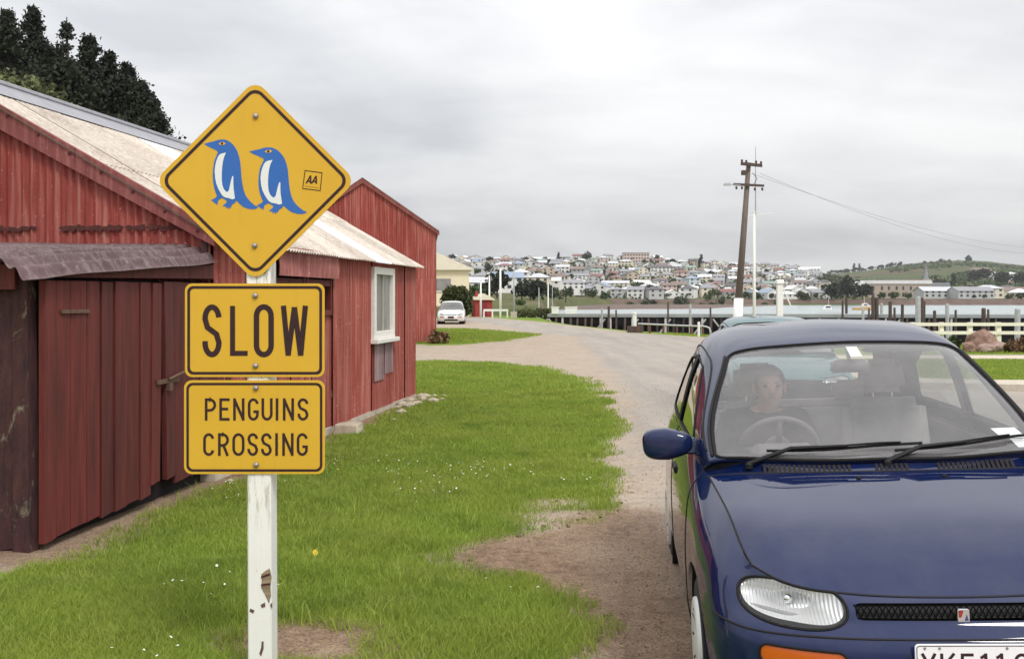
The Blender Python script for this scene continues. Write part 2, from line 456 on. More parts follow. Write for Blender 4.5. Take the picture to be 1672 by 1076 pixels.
iron_apron = iron('red_iron_apron', (.24, .08, .075), (.33, .13, .12), .5, 1.0)
iron_grey = iron('grey_purple_iron', (.20, .13, .14), (.30, .20, .21), .4, .8, (.42, .33, .33))
iron_leanto = iron('leanto_iron', (.085, .050, .054), (.14, .088, .090), .6, .9, (.27, .215, .215))
barge_m = iron('barge_flashing', (.17, .045, .042), (.235, .07, .065), .5, .6)
roof_m = iron('roof_iron', (.40, .335, .275), (.56, .495, .425), .5, 1.0, (.66, .63, .58))
roof_white = simple('white_roof_iron', (.80, .80, .80), .5, var=.06, scale=3)
ridge_m = simple('ridge_cap_iron', (.30, .30, .33), .5, metal=.3, var=.2, scale=5)
plank_m = simple('red_plank', (.125, .019, .0155), .75, var=.55, scale=3, bump=.003, stretch=(6, 6, .5), rnd=.22)
dark_wood = None
m, nt, b = new_mat('rotten_wood'); t = NT(nt); dark_wood = m
v = t.coord('Object', (3, 3, .8)); v2 = t.coord('Object', (1.6, 1.6, .9))
c = t.mix(t.ramp(t.noise(v, 5, 6, .7), [(.3, 0), (.7, 1)]), (.022, .008, .012), (.085, .028, .026))
c = t.mix(t.math('MULTIPLY', t.ramp(t.noise(v2, 3.4, 6, .7, .6), [(.60, 0), (.70, 1)]), .7), c, (.30, .28, .20))
nt.links.new(c, b.inputs['Base Color']); setp(b, rough=.9); t.bump(t.noise(v, 9, 5, .7), .8, .02, b)
white_paint = simple('white_paint_old', (.78, .76, .71), .6, var=.12, scale=14, bump=.001)
black_in = simple('interior_shade', (.012, .009, .010), .95)  # near-black standing in for the shade inside openings, gaps and slots
rust_m = simple('rust_blotch', (.085, .022, .018), .9, var=.5, scale=30)

def corr(origin, wd, hd, width, z0, z1, mat, name, parent, pitch=.076, amp=.0125, nd=None, seg=6, rows=1, warp=0.0, seed=0, ph=0.0):
    """corrugated sheet: waves across wd, ribs along hd; z0, z1 give the rib ends at each w"""
    O, wd, hd = Vector(origin), Vector(wd).normalized(), Vector(hd).normalized()
    n = Vector(nd).normalized() if nd is not None else wd.cross(hd).normalized()
    cols = max(2, int(round(width / pitch * seg)))
    rnd = random.Random(seed)
    f0 = z0 if callable(z0) else (lambda w: z0); f1 = z1 if callable(z1) else (lambda w: z1)
    vs, fs = [], []
    for i in range(cols + 1):
        w = width * i / cols; d = amp * math.cos(2 * math.pi * w / pitch + ph)
        for j in range(rows + 1):
            h = f0(w) + (f1(w) - f0(w)) * j / rows
            k = warp * math.sin(w * 3.1 + j * 1.7 + seed) if warp else 0
            vs.append(O + wd * w + hd * h + n * (d + k))
    for i in range(cols):
        for j in range(rows):
            a = i * (rows + 1) + j
            fs.append((a, a + rows + 1, a + rows + 2, a + 1))
    return obj(name, mesh_from(vs, fs, mat, True), parent)

HW, EAVE, SLP, LEN = 2.65, 2.15, 0.569, 7.33      # half width, eave height, slope, length of the long shed
shed = empty('corrugated_shed', BC, BROT, 'long red corrugated iron shed with cream roof, its gable end behind the lean-to', 'shed')
def verge(x): return EAVE + SLP * (HW - abs(x + HW)) 
# gable end towards the camera, sheet by sheet
x = -5.3; k = 0
while x < -.02:
    w = min(.70, -x)
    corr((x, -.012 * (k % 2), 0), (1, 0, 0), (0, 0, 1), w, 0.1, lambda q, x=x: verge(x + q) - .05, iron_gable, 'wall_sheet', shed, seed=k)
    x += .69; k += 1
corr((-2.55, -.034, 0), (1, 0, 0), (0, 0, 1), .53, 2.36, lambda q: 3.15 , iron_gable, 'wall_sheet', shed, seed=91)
# barge flashing along the verge
for sgn in (1, -1):
    a = (0.06, EAVE - .10) if sgn == 1 else (-2 * HW - .06, EAVE - .10)
    apx = (-HW, EAVE + SLP * HW + .02)
    q = MB(); th = .21
    q.hexa([(a[0], -.075, a[1]), (a[0], -.02, a[1]), (apx[0], -.02, apx[1] - th), (apx[0], -.075, apx[1] - th),
            (a[0], -.07, a[1] + .16), (a[0], -.015, a[1] + .16), (apx[0], -.015, apx[1] + .03), (apx[0], -.07, apx[1] + .03)])
    bo = q.build('barge_board', barge_m, shed)
    if sgn == 1:
        for j in range(9):
            f = (j + .5) / 9; cx_, cz_ = a[0] + (apx[0] - a[0]) * f, a[1] + .05 + (apx[1] - a[1] - .06) * f
            MB().lathe([(0.001, -.012), (.014, -.008), (.014, 0)], 8, 'y', (cx_, -.074, cz_)).build('rivet', rust_m, bo)
# rust row low on the gable
rr = random.Random(4)
for j in range(110):
    xx = -.12 - j * .0215 - rr.random() * .02
    if -1.62 < xx < -1.42 or (-2.3 < xx < -1.62 and rr.random() < .6) or rr.random() < .12: continue
    zz = 2.222 + rr.gauss(0, .006); ww = .018 + .022 * rr.random(); hh = .010 + .016 * rr.random(); f1, f2 = rr.random() * 6, rr.random() * 6
    pts = []
    for i in range(14):
        a_ = i * math.pi / 7; k_ = 1 + .22 * math.sin(2 * a_ + f1) + .13 * math.sin(3 * a_ + f2)
        pts.append((xx + ww * k_ * math.cos(a_), zz + hh * k_ * math.sin(a_)))
    q = MB(); q.prism(pts, -.0245 - .0001 * j, -.020); q.build('rust_hole', rust_m, shed)
# side wall towards the lawn (x = 0), sheets round the window and the apron
def side(s0, s1, z0, z1, mat=iron_wall, off=0.0, seed=0, name='wall_sheet', warp=0.0, rows=1):
    return corr((off, s0, 0), (0, 1, 0), (0, 0, 1), s1 - s0, z0, z1, mat, name, shed, nd=(1, 0, 0), seed=seed, warp=warp, rows=rows)
side(.02, .72, .08, 2.14, seed=1); side(.71, 1.34, .08, 2.14, off=.006, seed=2)
side(1.33, 1.9, .08, 1.42, seed=3); side(1.89, 2.55, .08, 1.42, off=.005, seed=4); side(2.54, 3.22, .08, 1.42, seed=5)
side(3.2, 3.9, .06, 2.14, off=.03, seed=6); side(3.89, 4.86, .06, 2.14, off=.022, seed=7)
side(4.85, 5.93, .06, 1.04, off=.03, seed=8); side(4.85, 5.93, 2.0, 2.14, off=.028, seed=8)
side(5.92, 6.65, .06, 2.14, off=.022, seed=9); side(6.64, 7.33, .06, 2.14, off=.03, seed=10)
side(4.90, 5.42, .46, 1.03, iron_grey, .046, 11, 'patch_sheet', .002, 2); side(5.40, 5.90, .53, 1.03, iron_grey, .050, 12, 'patch_sheet', .002, 2)
side(1.30, 3.24, 1.83, 2.13, iron_apron, .10, 13, 'apron_sheet', .010, 3)
# back and far walls
corr((-5.3, 7.33, 0), (1, 0, 0), (0, 0, 1), 5.3, .1, lambda q: verge(-5.3 + q) - .03, iron_wall, 'wall_sheet', shed, seed=20)
corr((-5.3, 0, 0), (0, 1, 0), (0, 0, 1), 7.33, .1, EAVE - .05, iron_wall, 'wall_sheet', shed, nd=(-1, 0, 0), seed=21)
# dark windows under the apron, with frames
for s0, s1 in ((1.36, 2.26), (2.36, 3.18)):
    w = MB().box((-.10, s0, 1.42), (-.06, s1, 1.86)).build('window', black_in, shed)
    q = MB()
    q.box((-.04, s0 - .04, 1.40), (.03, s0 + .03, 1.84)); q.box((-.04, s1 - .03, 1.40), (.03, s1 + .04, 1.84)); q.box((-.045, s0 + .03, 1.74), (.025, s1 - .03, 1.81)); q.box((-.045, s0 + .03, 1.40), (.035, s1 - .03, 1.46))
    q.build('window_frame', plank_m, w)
# white framed window
glass_dim, nt, b = new_mat('dusty_pane'); t = NT(nt)
v = t.coord('Object', (1, 9, .4))
c = t.mix(t.ramp(t.noise(v, 3, 4, .6), [(.3, 0), (.7, 1)]), (.17, .165, .16), (.30, .29, .27))
nt.links.new(c, b.inputs['Base Color']); setp(b, rough=.18, spec=.6)
wd = MB(); fz0, fz1, fs0, fs1, fo = 1.04, 2.03, 4.86, 5.92, .075
wd.box((.01, fs0, fz0), (fo, fs0 + .10, fz1)); wd.box((.01, fs1 - .10, fz0), (fo, fs1, fz1))
wd.box((.011, fs0 + .10, fz1 - .10), (fo - .003, fs1 - .10, fz1)); wd.box((.011, fs0 + .10, fz0), (fo - .003, fs1 - .10, fz0 + .10))
wf = wd.build('window', white_paint, shed, bevel=.004)
MB().box((.012, fs0 - .05, fz0 - .06), (fo + .06, fs1 + .05, fz0 - .002)).build('sill', white_paint, wf, bevel=.005)
MB().box((.006, fs0 + .09, fz0 + .09), (.022, fs1 - .09, fz1 - .09)).build('pane', glass_dim, wf)
q = MB(); q.box((.023, fs0 + .53, fz0 + .10), (.048, fs0 + .56, fz1 - .10)); q.box((.023, fs0 + .14, fz0 + .12), (.03, fs0 + .20, fz1 - .12)); q.build('glazing_bar', simple('weathered_bar', (.42, .40, .36), .7), wf)
# roof: ribs run down the slope, sheet by sheet
rl = math.hypot(HW + .16, SLP * (HW + .16)); s_ = -.10; k = 0
dn = Vector((1, 0, -SLP)).normalized(); nn = Vector((SLP, 0, 1)).normalized()
while s_ < LEN + .1:
    w = min(.80, LEN + .12 - s_)
    mid = s_ + w / 2
    mat = roof_white if (3.15 < mid < 4.1 or 4.75 < mid < 5.75) else roof_m
    mat_u = roof_white if 3.1 < mid < 4.1 or 4.75 < mid < 5.6 else roof_m; mat_l = roof_white if 4.75 < mid < 5.6 else roof_m
    corr((-HW, s_, EAVE + SLP * HW + .034 + .004 * (k % 2)), (0, 1, 0), dn, w, 0, rl * .55, mat_u, 'roof_sheet', shed, nd=nn, seed=k, ph=k * .6)
    corr((-HW, s_, EAVE + SLP * HW + .026 + .004 * (k % 2)), (0, 1, 0), dn, w, rl * .53, rl, mat_l, 'roof_sheet', shed, nd=nn, seed=k + 50, ph=k * .6)
    corr((-HW, s_, EAVE + SLP * HW + .03 + .004 * (k % 2)), (0, 1, 0), (-1, 0, -SLP), w, 0, rl, roof_m, 'roof_sheet', shed, nd=(-SLP, 0, 1), seed=k, ph=k * .6)
    s_ += .79; k += 1
q = MB()
for s0 in (-.12,):
    q.add([(-HW - .28, s0, EAVE + SLP * (HW - .28) + .06), (-HW - .03, s0, EAVE + SLP * HW + .075), (-HW + .03, s0, EAVE + SLP * HW + .075), (-HW + .28, s0, EAVE + SLP * (HW - .28) + .06),
           (-HW - .28, LEN + .14, EAVE + SLP * (HW - .28) + .06), (-HW - .03, LEN + .14, EAVE + SLP * HW + .075), (-HW + .03, LEN + .14, EAVE + SLP * HW + .075), (-HW + .28, LEN + .14, EAVE + SLP * (HW - .28) + .06)],
          [(0, 1, 5, 4), (1, 2, 6, 5), (2, 3, 7, 6)])
q.tube([(-HW, -.12, EAVE + SLP * HW + .085), (-HW, LEN + .14, EAVE + SLP * HW + .085)], .045, 8)
q.build('ridge_cap', ridge_m, shed)
# concrete footing and stones at the wall foot
MB().hexa([(-.1, .0, -.2), (.045, .0, -.2), (.045, 7.38, -.2), (-.1, 7.38, -.2), (-.1, .0, .07), (.035, .0, .07), (.035, 7.38, .07), (-.1, 7.38, .07)]).build('footing', conc, shed)
def stone(rad, mat, seed, sq=(1, 1, .7), sub=2):
    bm = bmesh.new(); bmesh.ops.create_icosphere(bm, subdivisions=sub, radius=rad)
    rn = random.Random(seed); o = Vector((rn.random() * 50, rn.random() * 50, 0))
    for v_ in bm.verts:
        d = v_.co.normalized(); k_ = 1 + .38 * noise.noise(d * 1.3 + o) + .14 * noise.noise(d * 3.5 + o)
        v_.co = Vector((v_.co.x * sq[0], v_.co.y * sq[1], v_.co.z * sq[2])) * k_
    me = bpy.data.meshes.new('stone'); bm.to_mesh(me); bm.free(); me.materials.append(mat)
    return me
pale_stone = simple('pale_stone', (.44, .38, .29), .9, var=.35, scale=9, bump=.006)
blk = MB().hexa([(-.16, -.12, -.08), (.16, -.15, -.08), (.18, .14, -.08), (-.14, .16, -.08), (-.14, -.10, .09), (.13, -.12, .08), (.15, .12, .10), (-.12, .13, .085)])
p0 = shed_pt(.24, 3.15)
tag(obj('concrete_block', blk.mesh(pale_stone, bevel=.012), None, (p0[0], p0[1], .03), (0, 0, BROT + .1)), 'pale concrete block at the foot of the long red shed wall', 'block')
rs = random.Random(12)
sm = [stone(.09, pale_stone, 100 + i, sub=1) for i in range(4)]
sm += [stone(.09, simple('brown_stone', (.19, .12, .09), .9, var=.3, scale=12), 110 + i, sub=1) for i in range(3)]
rub = []
for i in range(34):
    s_ = 7.6 - abs(rs.gauss(0, 1.3)); xx = .12 + abs(rs.gauss(0, .22)) + max(0, s_ - 7.2) * .3
    if i > 25: s_ = -.4 + rs.random() * 1.2; xx = .1 + rs.random() * .3
    rub.append((xx, s_, rs.choice(sm), .35 + .75 * rs.random(), rs.random() * 6))
V, F = [], []
for xx, s_, me, sc_, rz in rub:
    q0 = shed_pt(xx, s_); zz = float(ground_z(*q0)); M_ = Matrix.Translation((q0[0], q0[1], zz + .02)) @ Matrix.Rotation(rz, 4, 'Z') @ Matrix.Scale(sc_, 4)
    b0 = len(V); V += [tuple(M_ @ v_.co) for v_ in me.vertices]; F += [tuple(i + b0 for i in p.vertices) for p in me.polygons]
tag(obj('rubble', mesh_from(V, F, pale_stone)), 'scattered small stones and rubble along the foot of the red shed', 'rubble', kind='stuff')

# ------------------------------------------------------------------ lean-to with plank doors in front of the gable
LT = empty('lean_to', (BC.x, BC.y, 0), BROT, 'dark red plank lean-to with sagging corrugated roof against the shed gable', 'lean-to')
S0 = -2.46
def edge_z(s): return 1.735 + (s + 2.3) * .112
# front wall: rotten upright boards
xx = -3.6; k = 0; rn = random.Random(8)
while xx < -.14:
    w = .14 + .04 * rn.random(); w = min(w, -.135 - xx)
    MB().hexa([(xx, S0 - .02 * rn.random(), .0), (xx + w - .006, S0 - .02 * rn.random(), .02), (xx + w - .006, S0 + .03, .02), (xx, S0 + .03, .0),
               (xx, S0 - .015 * rn.random(), 1.72), (xx + w - .006, S0 - .015 * rn.random(), 1.72), (xx + w - .006, S0 + .03, 1.72), (xx, S0 + .03, 1.72)]).build('front_board', dark_wood, LT)
    xx += w; k += 1
MB().hexa([(-.16, S0 - .03, -.02), (-.045, S0 - .035, -.02), (-.035, S0 + .06, -.02), (-.16, S0 + .06, -.02), (-.16, S0 - .03, 1.80), (-.06, S0 - .03, 1.74), (-.06, S0 + .06, 1.74), (-.16, S0 + .06, 1.80)]).build('corner_post', dark_wood, LT)
MB().hexa([(-3.6, S0 - .07, 1.66), (-.12, S0 - .07, 1.655), (-.12, S0 - .03, 1.655), (-3.6, S0 - .03, 1.66), (-3.6, S0 - .07, 1.83), (-.12, S0 - .07, 1.81), (-.12, S0 - .03, 1.81), (-3.6, S0 - .03, 1.83)]).build('fascia_board', plank_m, LT)
MB().hexa([(-.005, S0 + .14, 1.735), (.03, S0 + .14, 1.735), (.03, -.02, 1.77), (-.005, -.02, 1.77), (-.005, S0 + .14, 1.75), (.03, S0 + .14, 1.75), (.03, -.02, 1.89), (-.005, -.02, 1.89)]).build('fascia_board', plank_m, LT)
# added near-black sheet standing in for the shade behind the door gaps
MB().box((-.13, S0 + .11, .0), (-.10, .0, 1.74)).build('gap_shade_sheet', black_in, LT)
# door boards
ss = S0 + .02; k = 0; rn = random.Random(21)
lefts = []
while ss < .30:
    w = (.135 if k == 0 else .165 + .02 * rn.random()) if ss < -.6 else .15 + .015 * rn.random()
    lefts.append((ss, w)); ss += w; k += 1
doorA = empty('door', (0, 0, 0)); doorA.parent = LT
doorB = empty('door', (0, 0, 0)); doorB.parent = LT
for i, (s0, w) in enumerate(lefts):
    in_a = s0 < -.75; par = doorA if in_a else doorB
    zb = .035 + .02 * rn.random() + (.07 if 8 <= i <= 9 else 0) + (0.02 * i * .3); zt = 1.715 + .006 * rn.random() + .012 * (i > 8)
    o1, o2 = .006 + .022 * rn.random(), .006 + .022 * rn.random()
    lean = .0
    g = .016 if rn.random() < .5 else .009
    if i == 8: lean = -.028
    if i == 9: lean = .05; 
    if i == 10: lean = .035
    MB().hexa([(-.02, s0 + g / 2 + lean, zb), (o1, s0 + g / 2 + lean, zb), (o2, s0 + w - g / 2 + lean, zb + .012), (-.02, s0 + w - g / 2 + lean, zb + .012),
               (-.02, s0 + g / 2, zt), (o1, s0 + g / 2, zt), (o2, s0 + w - g / 2, zt), (-.02, s0 + w - g / 2, zt)]).build('plank', plank_m, par, bevel=.003)
iron_dk = simple('rusty_latch', (.17, .10, .07), .7, metal=.4, var=.4, scale=40)
la = MB(); la.box((.028, -1.02, .93), (.040, -.66, .965)); la.box((.028, -.86, .87), (.055, -.80, .93)); la.tube([(.05, -.86, .96), (.06, -.74, .985), (.05, -.60, 1.0)], .012, 6)
la.build('latch', iron_dk, doorA)
MB().box((.018, S0 + .2, 1.50), (.032, S0 + .52, 1.525)).build('hinge', iron_dk, doorA)
# door strip of iron right of the boards and dark gap under the eave
# roof: ribs along the depth, falling to the front, its edge curled down
def lt_roof():
    vs, fs = [], []; prof = []
    xw = -3.7; 
    while xw <= .10:
        u_ = max(0, xw + .26); zc_ = -.012 * (xw + .26) if xw < -.26 else -(u_ ** 2) * 1.25 - .012 * u_
        prof.append((xw, zc_ + .019 * math.cos(2 * math.pi * xw / .105))); xw += .0137
    rows = 26
    for j in range(rows + 1):
        s = S0 - .17 + (2.47 + .13) * j / rows
        for (a, zz) in prof:
            sag = .010 * math.sin(s * 2.3 + a * 1.5) + .02 * math.sin(s * 5.1) * max(0, a + .1)
            zoff = 1.875 + (s + 2.4) * .082
            n_ = noise.noise(Vector((a * 1.2, s * 1.1, 3))) * .012
            s2 = s + (.05 * noise.noise(Vector((a * 5, 0, 7))) - (.06 if a > -.28 else 0) if j == 0 else 0)
            vs.append((a, s2, zoff + zz + sag + n_))
    m_ = len(prof)
    for j in range(rows):
        for i in range(m_ - 1):
            fs.append((j*m_ + i, j*m_ + i + 1, (j+1)*m_ + i + 1, (j+1)*m_ + i))
    return mesh_from(vs, fs, iron_leanto, True)
lr = obj('roof_sheet', lt_roof(), LT)
mo = lr.modifiers.new('thick', 'SOLIDIFY'); mo.thickness = .003
# second overlapping short sheet at the back end of the roof edge
q = []
MB().box((-.07, -.06, 1.97), (-.02, -.02, 2.1)).build('roof_bracket', dark_wood, LT)

# ------------------------------------------------------------------ taller red gabled shed behind
B2 = Vector((-2.72, 35.6, 0))
s2 = empty('gabled_shed', B2, .09, 'tall red corrugated iron gabled shed beyond the gravel drive', 'shed')
HW2, EV2, SL2, LN2 = 2.6, 4.0, .70, 9.0
def v2z(x): return EV2 + SL2 * (HW2 - abs(x + HW2))
x = -2 * HW2; k = 0
while x < -.02:
    w = min(.77, -x)
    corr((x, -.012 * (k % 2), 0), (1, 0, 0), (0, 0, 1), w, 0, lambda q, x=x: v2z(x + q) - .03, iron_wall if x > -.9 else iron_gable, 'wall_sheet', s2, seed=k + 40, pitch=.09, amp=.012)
    x += .76; k += 1
corr((-1.15, -.05, 0), (1, 0, 0), (0, 0, 1), 1.14, 0, 2.3, iron_wall, 'wall_sheet', s2, seed=77, pitch=.09, amp=.012)
corr((-1.15, -.045, 0), (1, 0, 0), (0, 0, 1), .35, 2.35, 2.8, iron_apron, 'wall_sheet', s2, seed=78, pitch=.09, amp=.012)
for xs, nd in ((0, (1, 0, 0)), (-2 * HW2, (-1, 0, 0))):
    for i in range(12): corr((xs, i * .75, 0), (0, 1, 0), (0, 0, 1), .755, 0, EV2 - .02, iron_wall, 'wall_sheet', s2, nd=nd, seed=i + 60, pitch=.09, amp=.012)
corr((-2 * HW2, LN2, 0), (1, 0, 0), (0, 0, 1), 2 * HW2, 0, lambda q: v2z(-2 * HW2 + q), iron_wall, 'wall_sheet', s2, pitch=.09, amp=.012)
rl2 = math.hypot(HW2 + .1, SL2 * (HW2 + .1))
for sg in (1, -1):
    for i in range(12):
        corr((-HW2, -.12 + i * .77, EV2 + SL2 * HW2 + .03), (0, 1, 0), (sg, 0, -SL2), .775, 0, rl2, roof_m, 'roof_sheet', s2, nd=(sg * SL2, 0, 1), pitch=.09, amp=.012, seed=i)
    q = MB(); e0 = (-HW2 + sg * (HW2 + .12), EV2 - .10); a0 = (-HW2, EV2 + SL2 * HW2 + .06)
    q.hexa([(e0[0], -.10, e0[1] - .06), (e0[0], -.03, e0[1] - .06), (a0[0], -.03, a0[1] - .20), (a0[0], -.10, a0[1] - .20), (e0[0], -.10, e0[1] + .10), (e0[0], -.03, e0[1] + .10), (a0[0], -.03, a0[1]), (a0[0], -.10, a0[1])])
    q.build('barge_board', barge_m, s2)
# a small chimney stub where the two roofs meet
MB().box((-2 * HW2 + .5, -.7, 3.6), (-2 * HW2 + 1.3, -.1, 5.1)).build('side_annexe', iron_apron, s2)
# ------------------------------------------------------------------ the road sign
yel, nt, b = new_mat('sign_yellow'); t = NT(nt)
v = t.coord('Object'); c = t.mix(t.ramp(t.noise(v, 2.2, 4, .6), [(.3, 0), (.7, 1)]), (.63, .365, .026), (.67, .405, .034))
c = t.mix(t.math('MULTIPLY', t.ramp(t.noise(v, 60, 3, .7), [(.62, 0), (.75, 1)]), .18), c, (.5, .3, .06))
c = t.mix(t.math('MULTIPLY', t.ramp(t.noise(t.coord('Object', (22, 22, 1.2)), 1.0, 5, .7), [(.55, 0), (.72, 1)]), .16), c, (.38, .24, .05))
nt.links.new(c, b.inputs['Base Color']); setp(b, rough=.42, spec=.35)
ink = simple('sign_ink', (.028, .006, .008), .75, var=.2, scale=30)
sblue = simple('sign_blue', (.022, .125, .44), .45, var=.12, scale=20)
swhite = simple('sign_white', (.72, .75, .74), .45, var=.05)
seye = simple('sign_eye', (.75, .42, .03), .45)
alu = simple('sign_back', (.45, .45, .46), .4, metal=.8)
bolt_m = simple('bolt_zinc', (.38, .35, .36), .4, metal=.7, var=.3, scale=60)
post_m, nt, b = new_mat('post_paint'); t = NT(nt)
v = t.coord('Object', (14, 14, 1.6)); v2 = t.coord('Object')
c = t.mix(t.ramp(t.noise(v2, 3, 4, .6), [(.3, 0), (.7, 1)]), (.80, .79, .76), (.86, .855, .83))
sp_ = t.node('ShaderNodeSeparateXYZ'); nt.links.new(v2, sp_.inputs[0])
hi = t.ramp(sp_.outputs[2], [(.62, 0), (.80, 1)])
c = t.mix(t.math('MULTIPLY', t.math('MULTIPLY', t.ramp(t.noise(v, 4, 6, .75), [(.50, 0), (.60, 1)]), .85), hi), c, (.36, .32, .22))
c = t.mix(t.math('MULTIPLY', t.ramp(t.noise(v2, 38, 4, .7), [(.66, 0), (.72, 1)]), .55), c, (.33, .27, .20))
nt.links.new(c, b.inputs['Base Color']); setp(b, rough=.6); t.bump(t.noise(v, 5, 5, .7), .5, .004, b)
bare_m = simple('bare_timber', (.30, .23, .15), .9, var=.5, scale=6, stretch=(2, 2, 14), bump=.004)

SY = 4.10; SM = SY / FPX                     # distance of the plates and metres per photo pixel there
sign = empty('road_sign', (px(420, 0, SY).x, SY + .075, 0), 0, 'yellow penguin crossing sign of three plates on a white wooden post', 'road sign')
def sx(x): return (x - 420) * SM
def sz(y): return EYE - (y - HOR) * SM
# post
pw = .0495
def post_ring(z, dx=0.0, w=pw): return [(dx - w, -.05, z), (dx + w, -.05, z), (dx + w, .06, z), (dx - w, .06, z)]
q = MB(); zs = [-.5, .25, .6, .93, 1.2, 1.7, 2.3]; 
for i, z in enumerate(zs): q.v += post_ring(z, .004 * (1 - z / 1.0), pw)
for i in range(len(zs) - 1):
    for k in range(4):
        a, b_ = i * 4 + k, i * 4 + (k + 1) % 4; q.f.append((a, b_, b_ + 4, a + 4))
q.f.append((3, 2, 1, 0)); n_ = len(q.v); q.f.append((n_ - 4, n_ - 3, n_ - 2, n_ - 1))
po = q.build('post', post_m, sign, bevel=.006)
def chip(pts, name, mat=bare_m, y=-.0515):
    q = MB(); q.prism([(sx(a), sz(b_)) for a, b_ in pts], y, y + .004); return q.build(name, mat, po)
chip([(431, 934), (438, 930), (441, 945), (439, 960), (440, 975), (437, 988), (431, 975), (424, 962), (425, 950), (424, 940)], 'bare_wood_patch')
chip([(424, 943), (438, 938), (438.5, 941), (424, 946)], 'split', rust_m, -.0535); chip([(424, 956), (439, 954), (439, 957), (424, 958.5)], 'split', rust_m, -.0535)
chip([(423, 990), (430, 986), (431, 993), (425, 995)], 'rust_mark', iron_dk); chip([(406, 996), (413, 999), (411, 1004), (405, 1001)], 'rust_mark', iron_dk)
chip([(425, 1050), (428, 1050), (428, 1062), (424, 1074), (421, 1070), (424, 1060)], 'split', iron_dk); chip([(439, 990), (442, 986), (442, 996)], 'rust_mark', iron_dk)

def rrect(x0, x1, z0, z1, r, n=8):
    pts = []
    for (cx_, cz_, a0) in ((x1 - r, z1 - r, 0), (x0 + r, z1 - r, 90), (x0 + r, z0 + r, 180), (x1 - r, z0 + r, 270)):
        for k in range(n + 1):
            a = R(a0 + 90 * k / n); pts.append((cx_ + r * math.cos(a), cz_ + r * math.sin(a)))
    return pts
def diamond(cx_, cz_, h, r, n=8):
    pts = []; d = h - r * math.sqrt(2)
    for a0 in (0, 90, 180, 270):
        c_ = (cx_ + d * math.cos(R(a0)), cz_ + d * math.sin(R(a0)))
        for k in range(n + 1):
            a = R(a0 - 45 + 90 * k / n); pts.append((c_[0] + r * math.cos(a), c_[1] + r * math.sin(a)))
    return pts
def bolt(x, y, par, yy):
    MB().lathe([(.0005, -.011), (.006, -.0105), (.0105, -.007), (.0118, -.002), (.0118, 0)], 12, 'y', (sx(x), yy - .001, sz(y))).build('bolt', bolt_m, par, True)
def plate(name, out, bo, bi, y):
    q = MB(); q.prism(out, y, y + .004); pl = q.build(name, yel, sign)
    q = MB(); q.ring(bo, bi, y - .0012); q.build('border', ink, pl)
    q = MB(); bk = [(a * .999, b_) for a, b_ in out]; q.ring(out, [(a, b_) for a, b_ in out], y + .0045)
    return pl
# strokes ---------------------------------------------------------------
def arc(cx_, cz_, rx, rz, a0, a1, n=14):
    return [(cx_ + rx * math.cos(R(a0 + (a1 - a0) * k / n)), cz_ + rz * math.sin(R(a0 + (a1 - a0) * k / n))) for k in range(n + 1)]
def ribbon(mb, pts, w, y, T):
    n = len(pts); L, Rr = [], []
    for i in range(n):
        a = pts[max(i - 1, 0)]; c_ = pts[min(i + 1, n - 1)]
        p = pts[i]
        def nrm(u_, v_):
            d = (v_[0] - u_[0], v_[1] - u_[1]); l = math.hypot(*d) or 1; return (-d[1] / l, d[0] / l)
        n1_ = nrm(a, p) if i else nrm(p, c_); n2_ = nrm(p, c_) if i < n - 1 else n1_
        m_ = (n1_[0] + n2_[0], n1_[1] + n2_[1]); l = math.hypot(*m_) or 1; m_ = (m_[0] / l, m_[1] / l)
        k = w / 2 / max(.45, m_[0] * n1_[0] + m_[1] * n1_[1])
        L.append(T(p[0] + m_[0] * k, p[1] + m_[1] * k)); Rr.append(T(p[0] - m_[0] * k, p[1] - m_[1] * k))
    b0 = len(mb.v)
    mb.v += [(a, y, c_) for a, c_ in L] + [(a, y, c_) for a, c_ in Rr]
    for i in range(n - 1): mb.f.append((b0 + i, b0 + i + 1, b0 + n + i + 1, b0 + n + i))
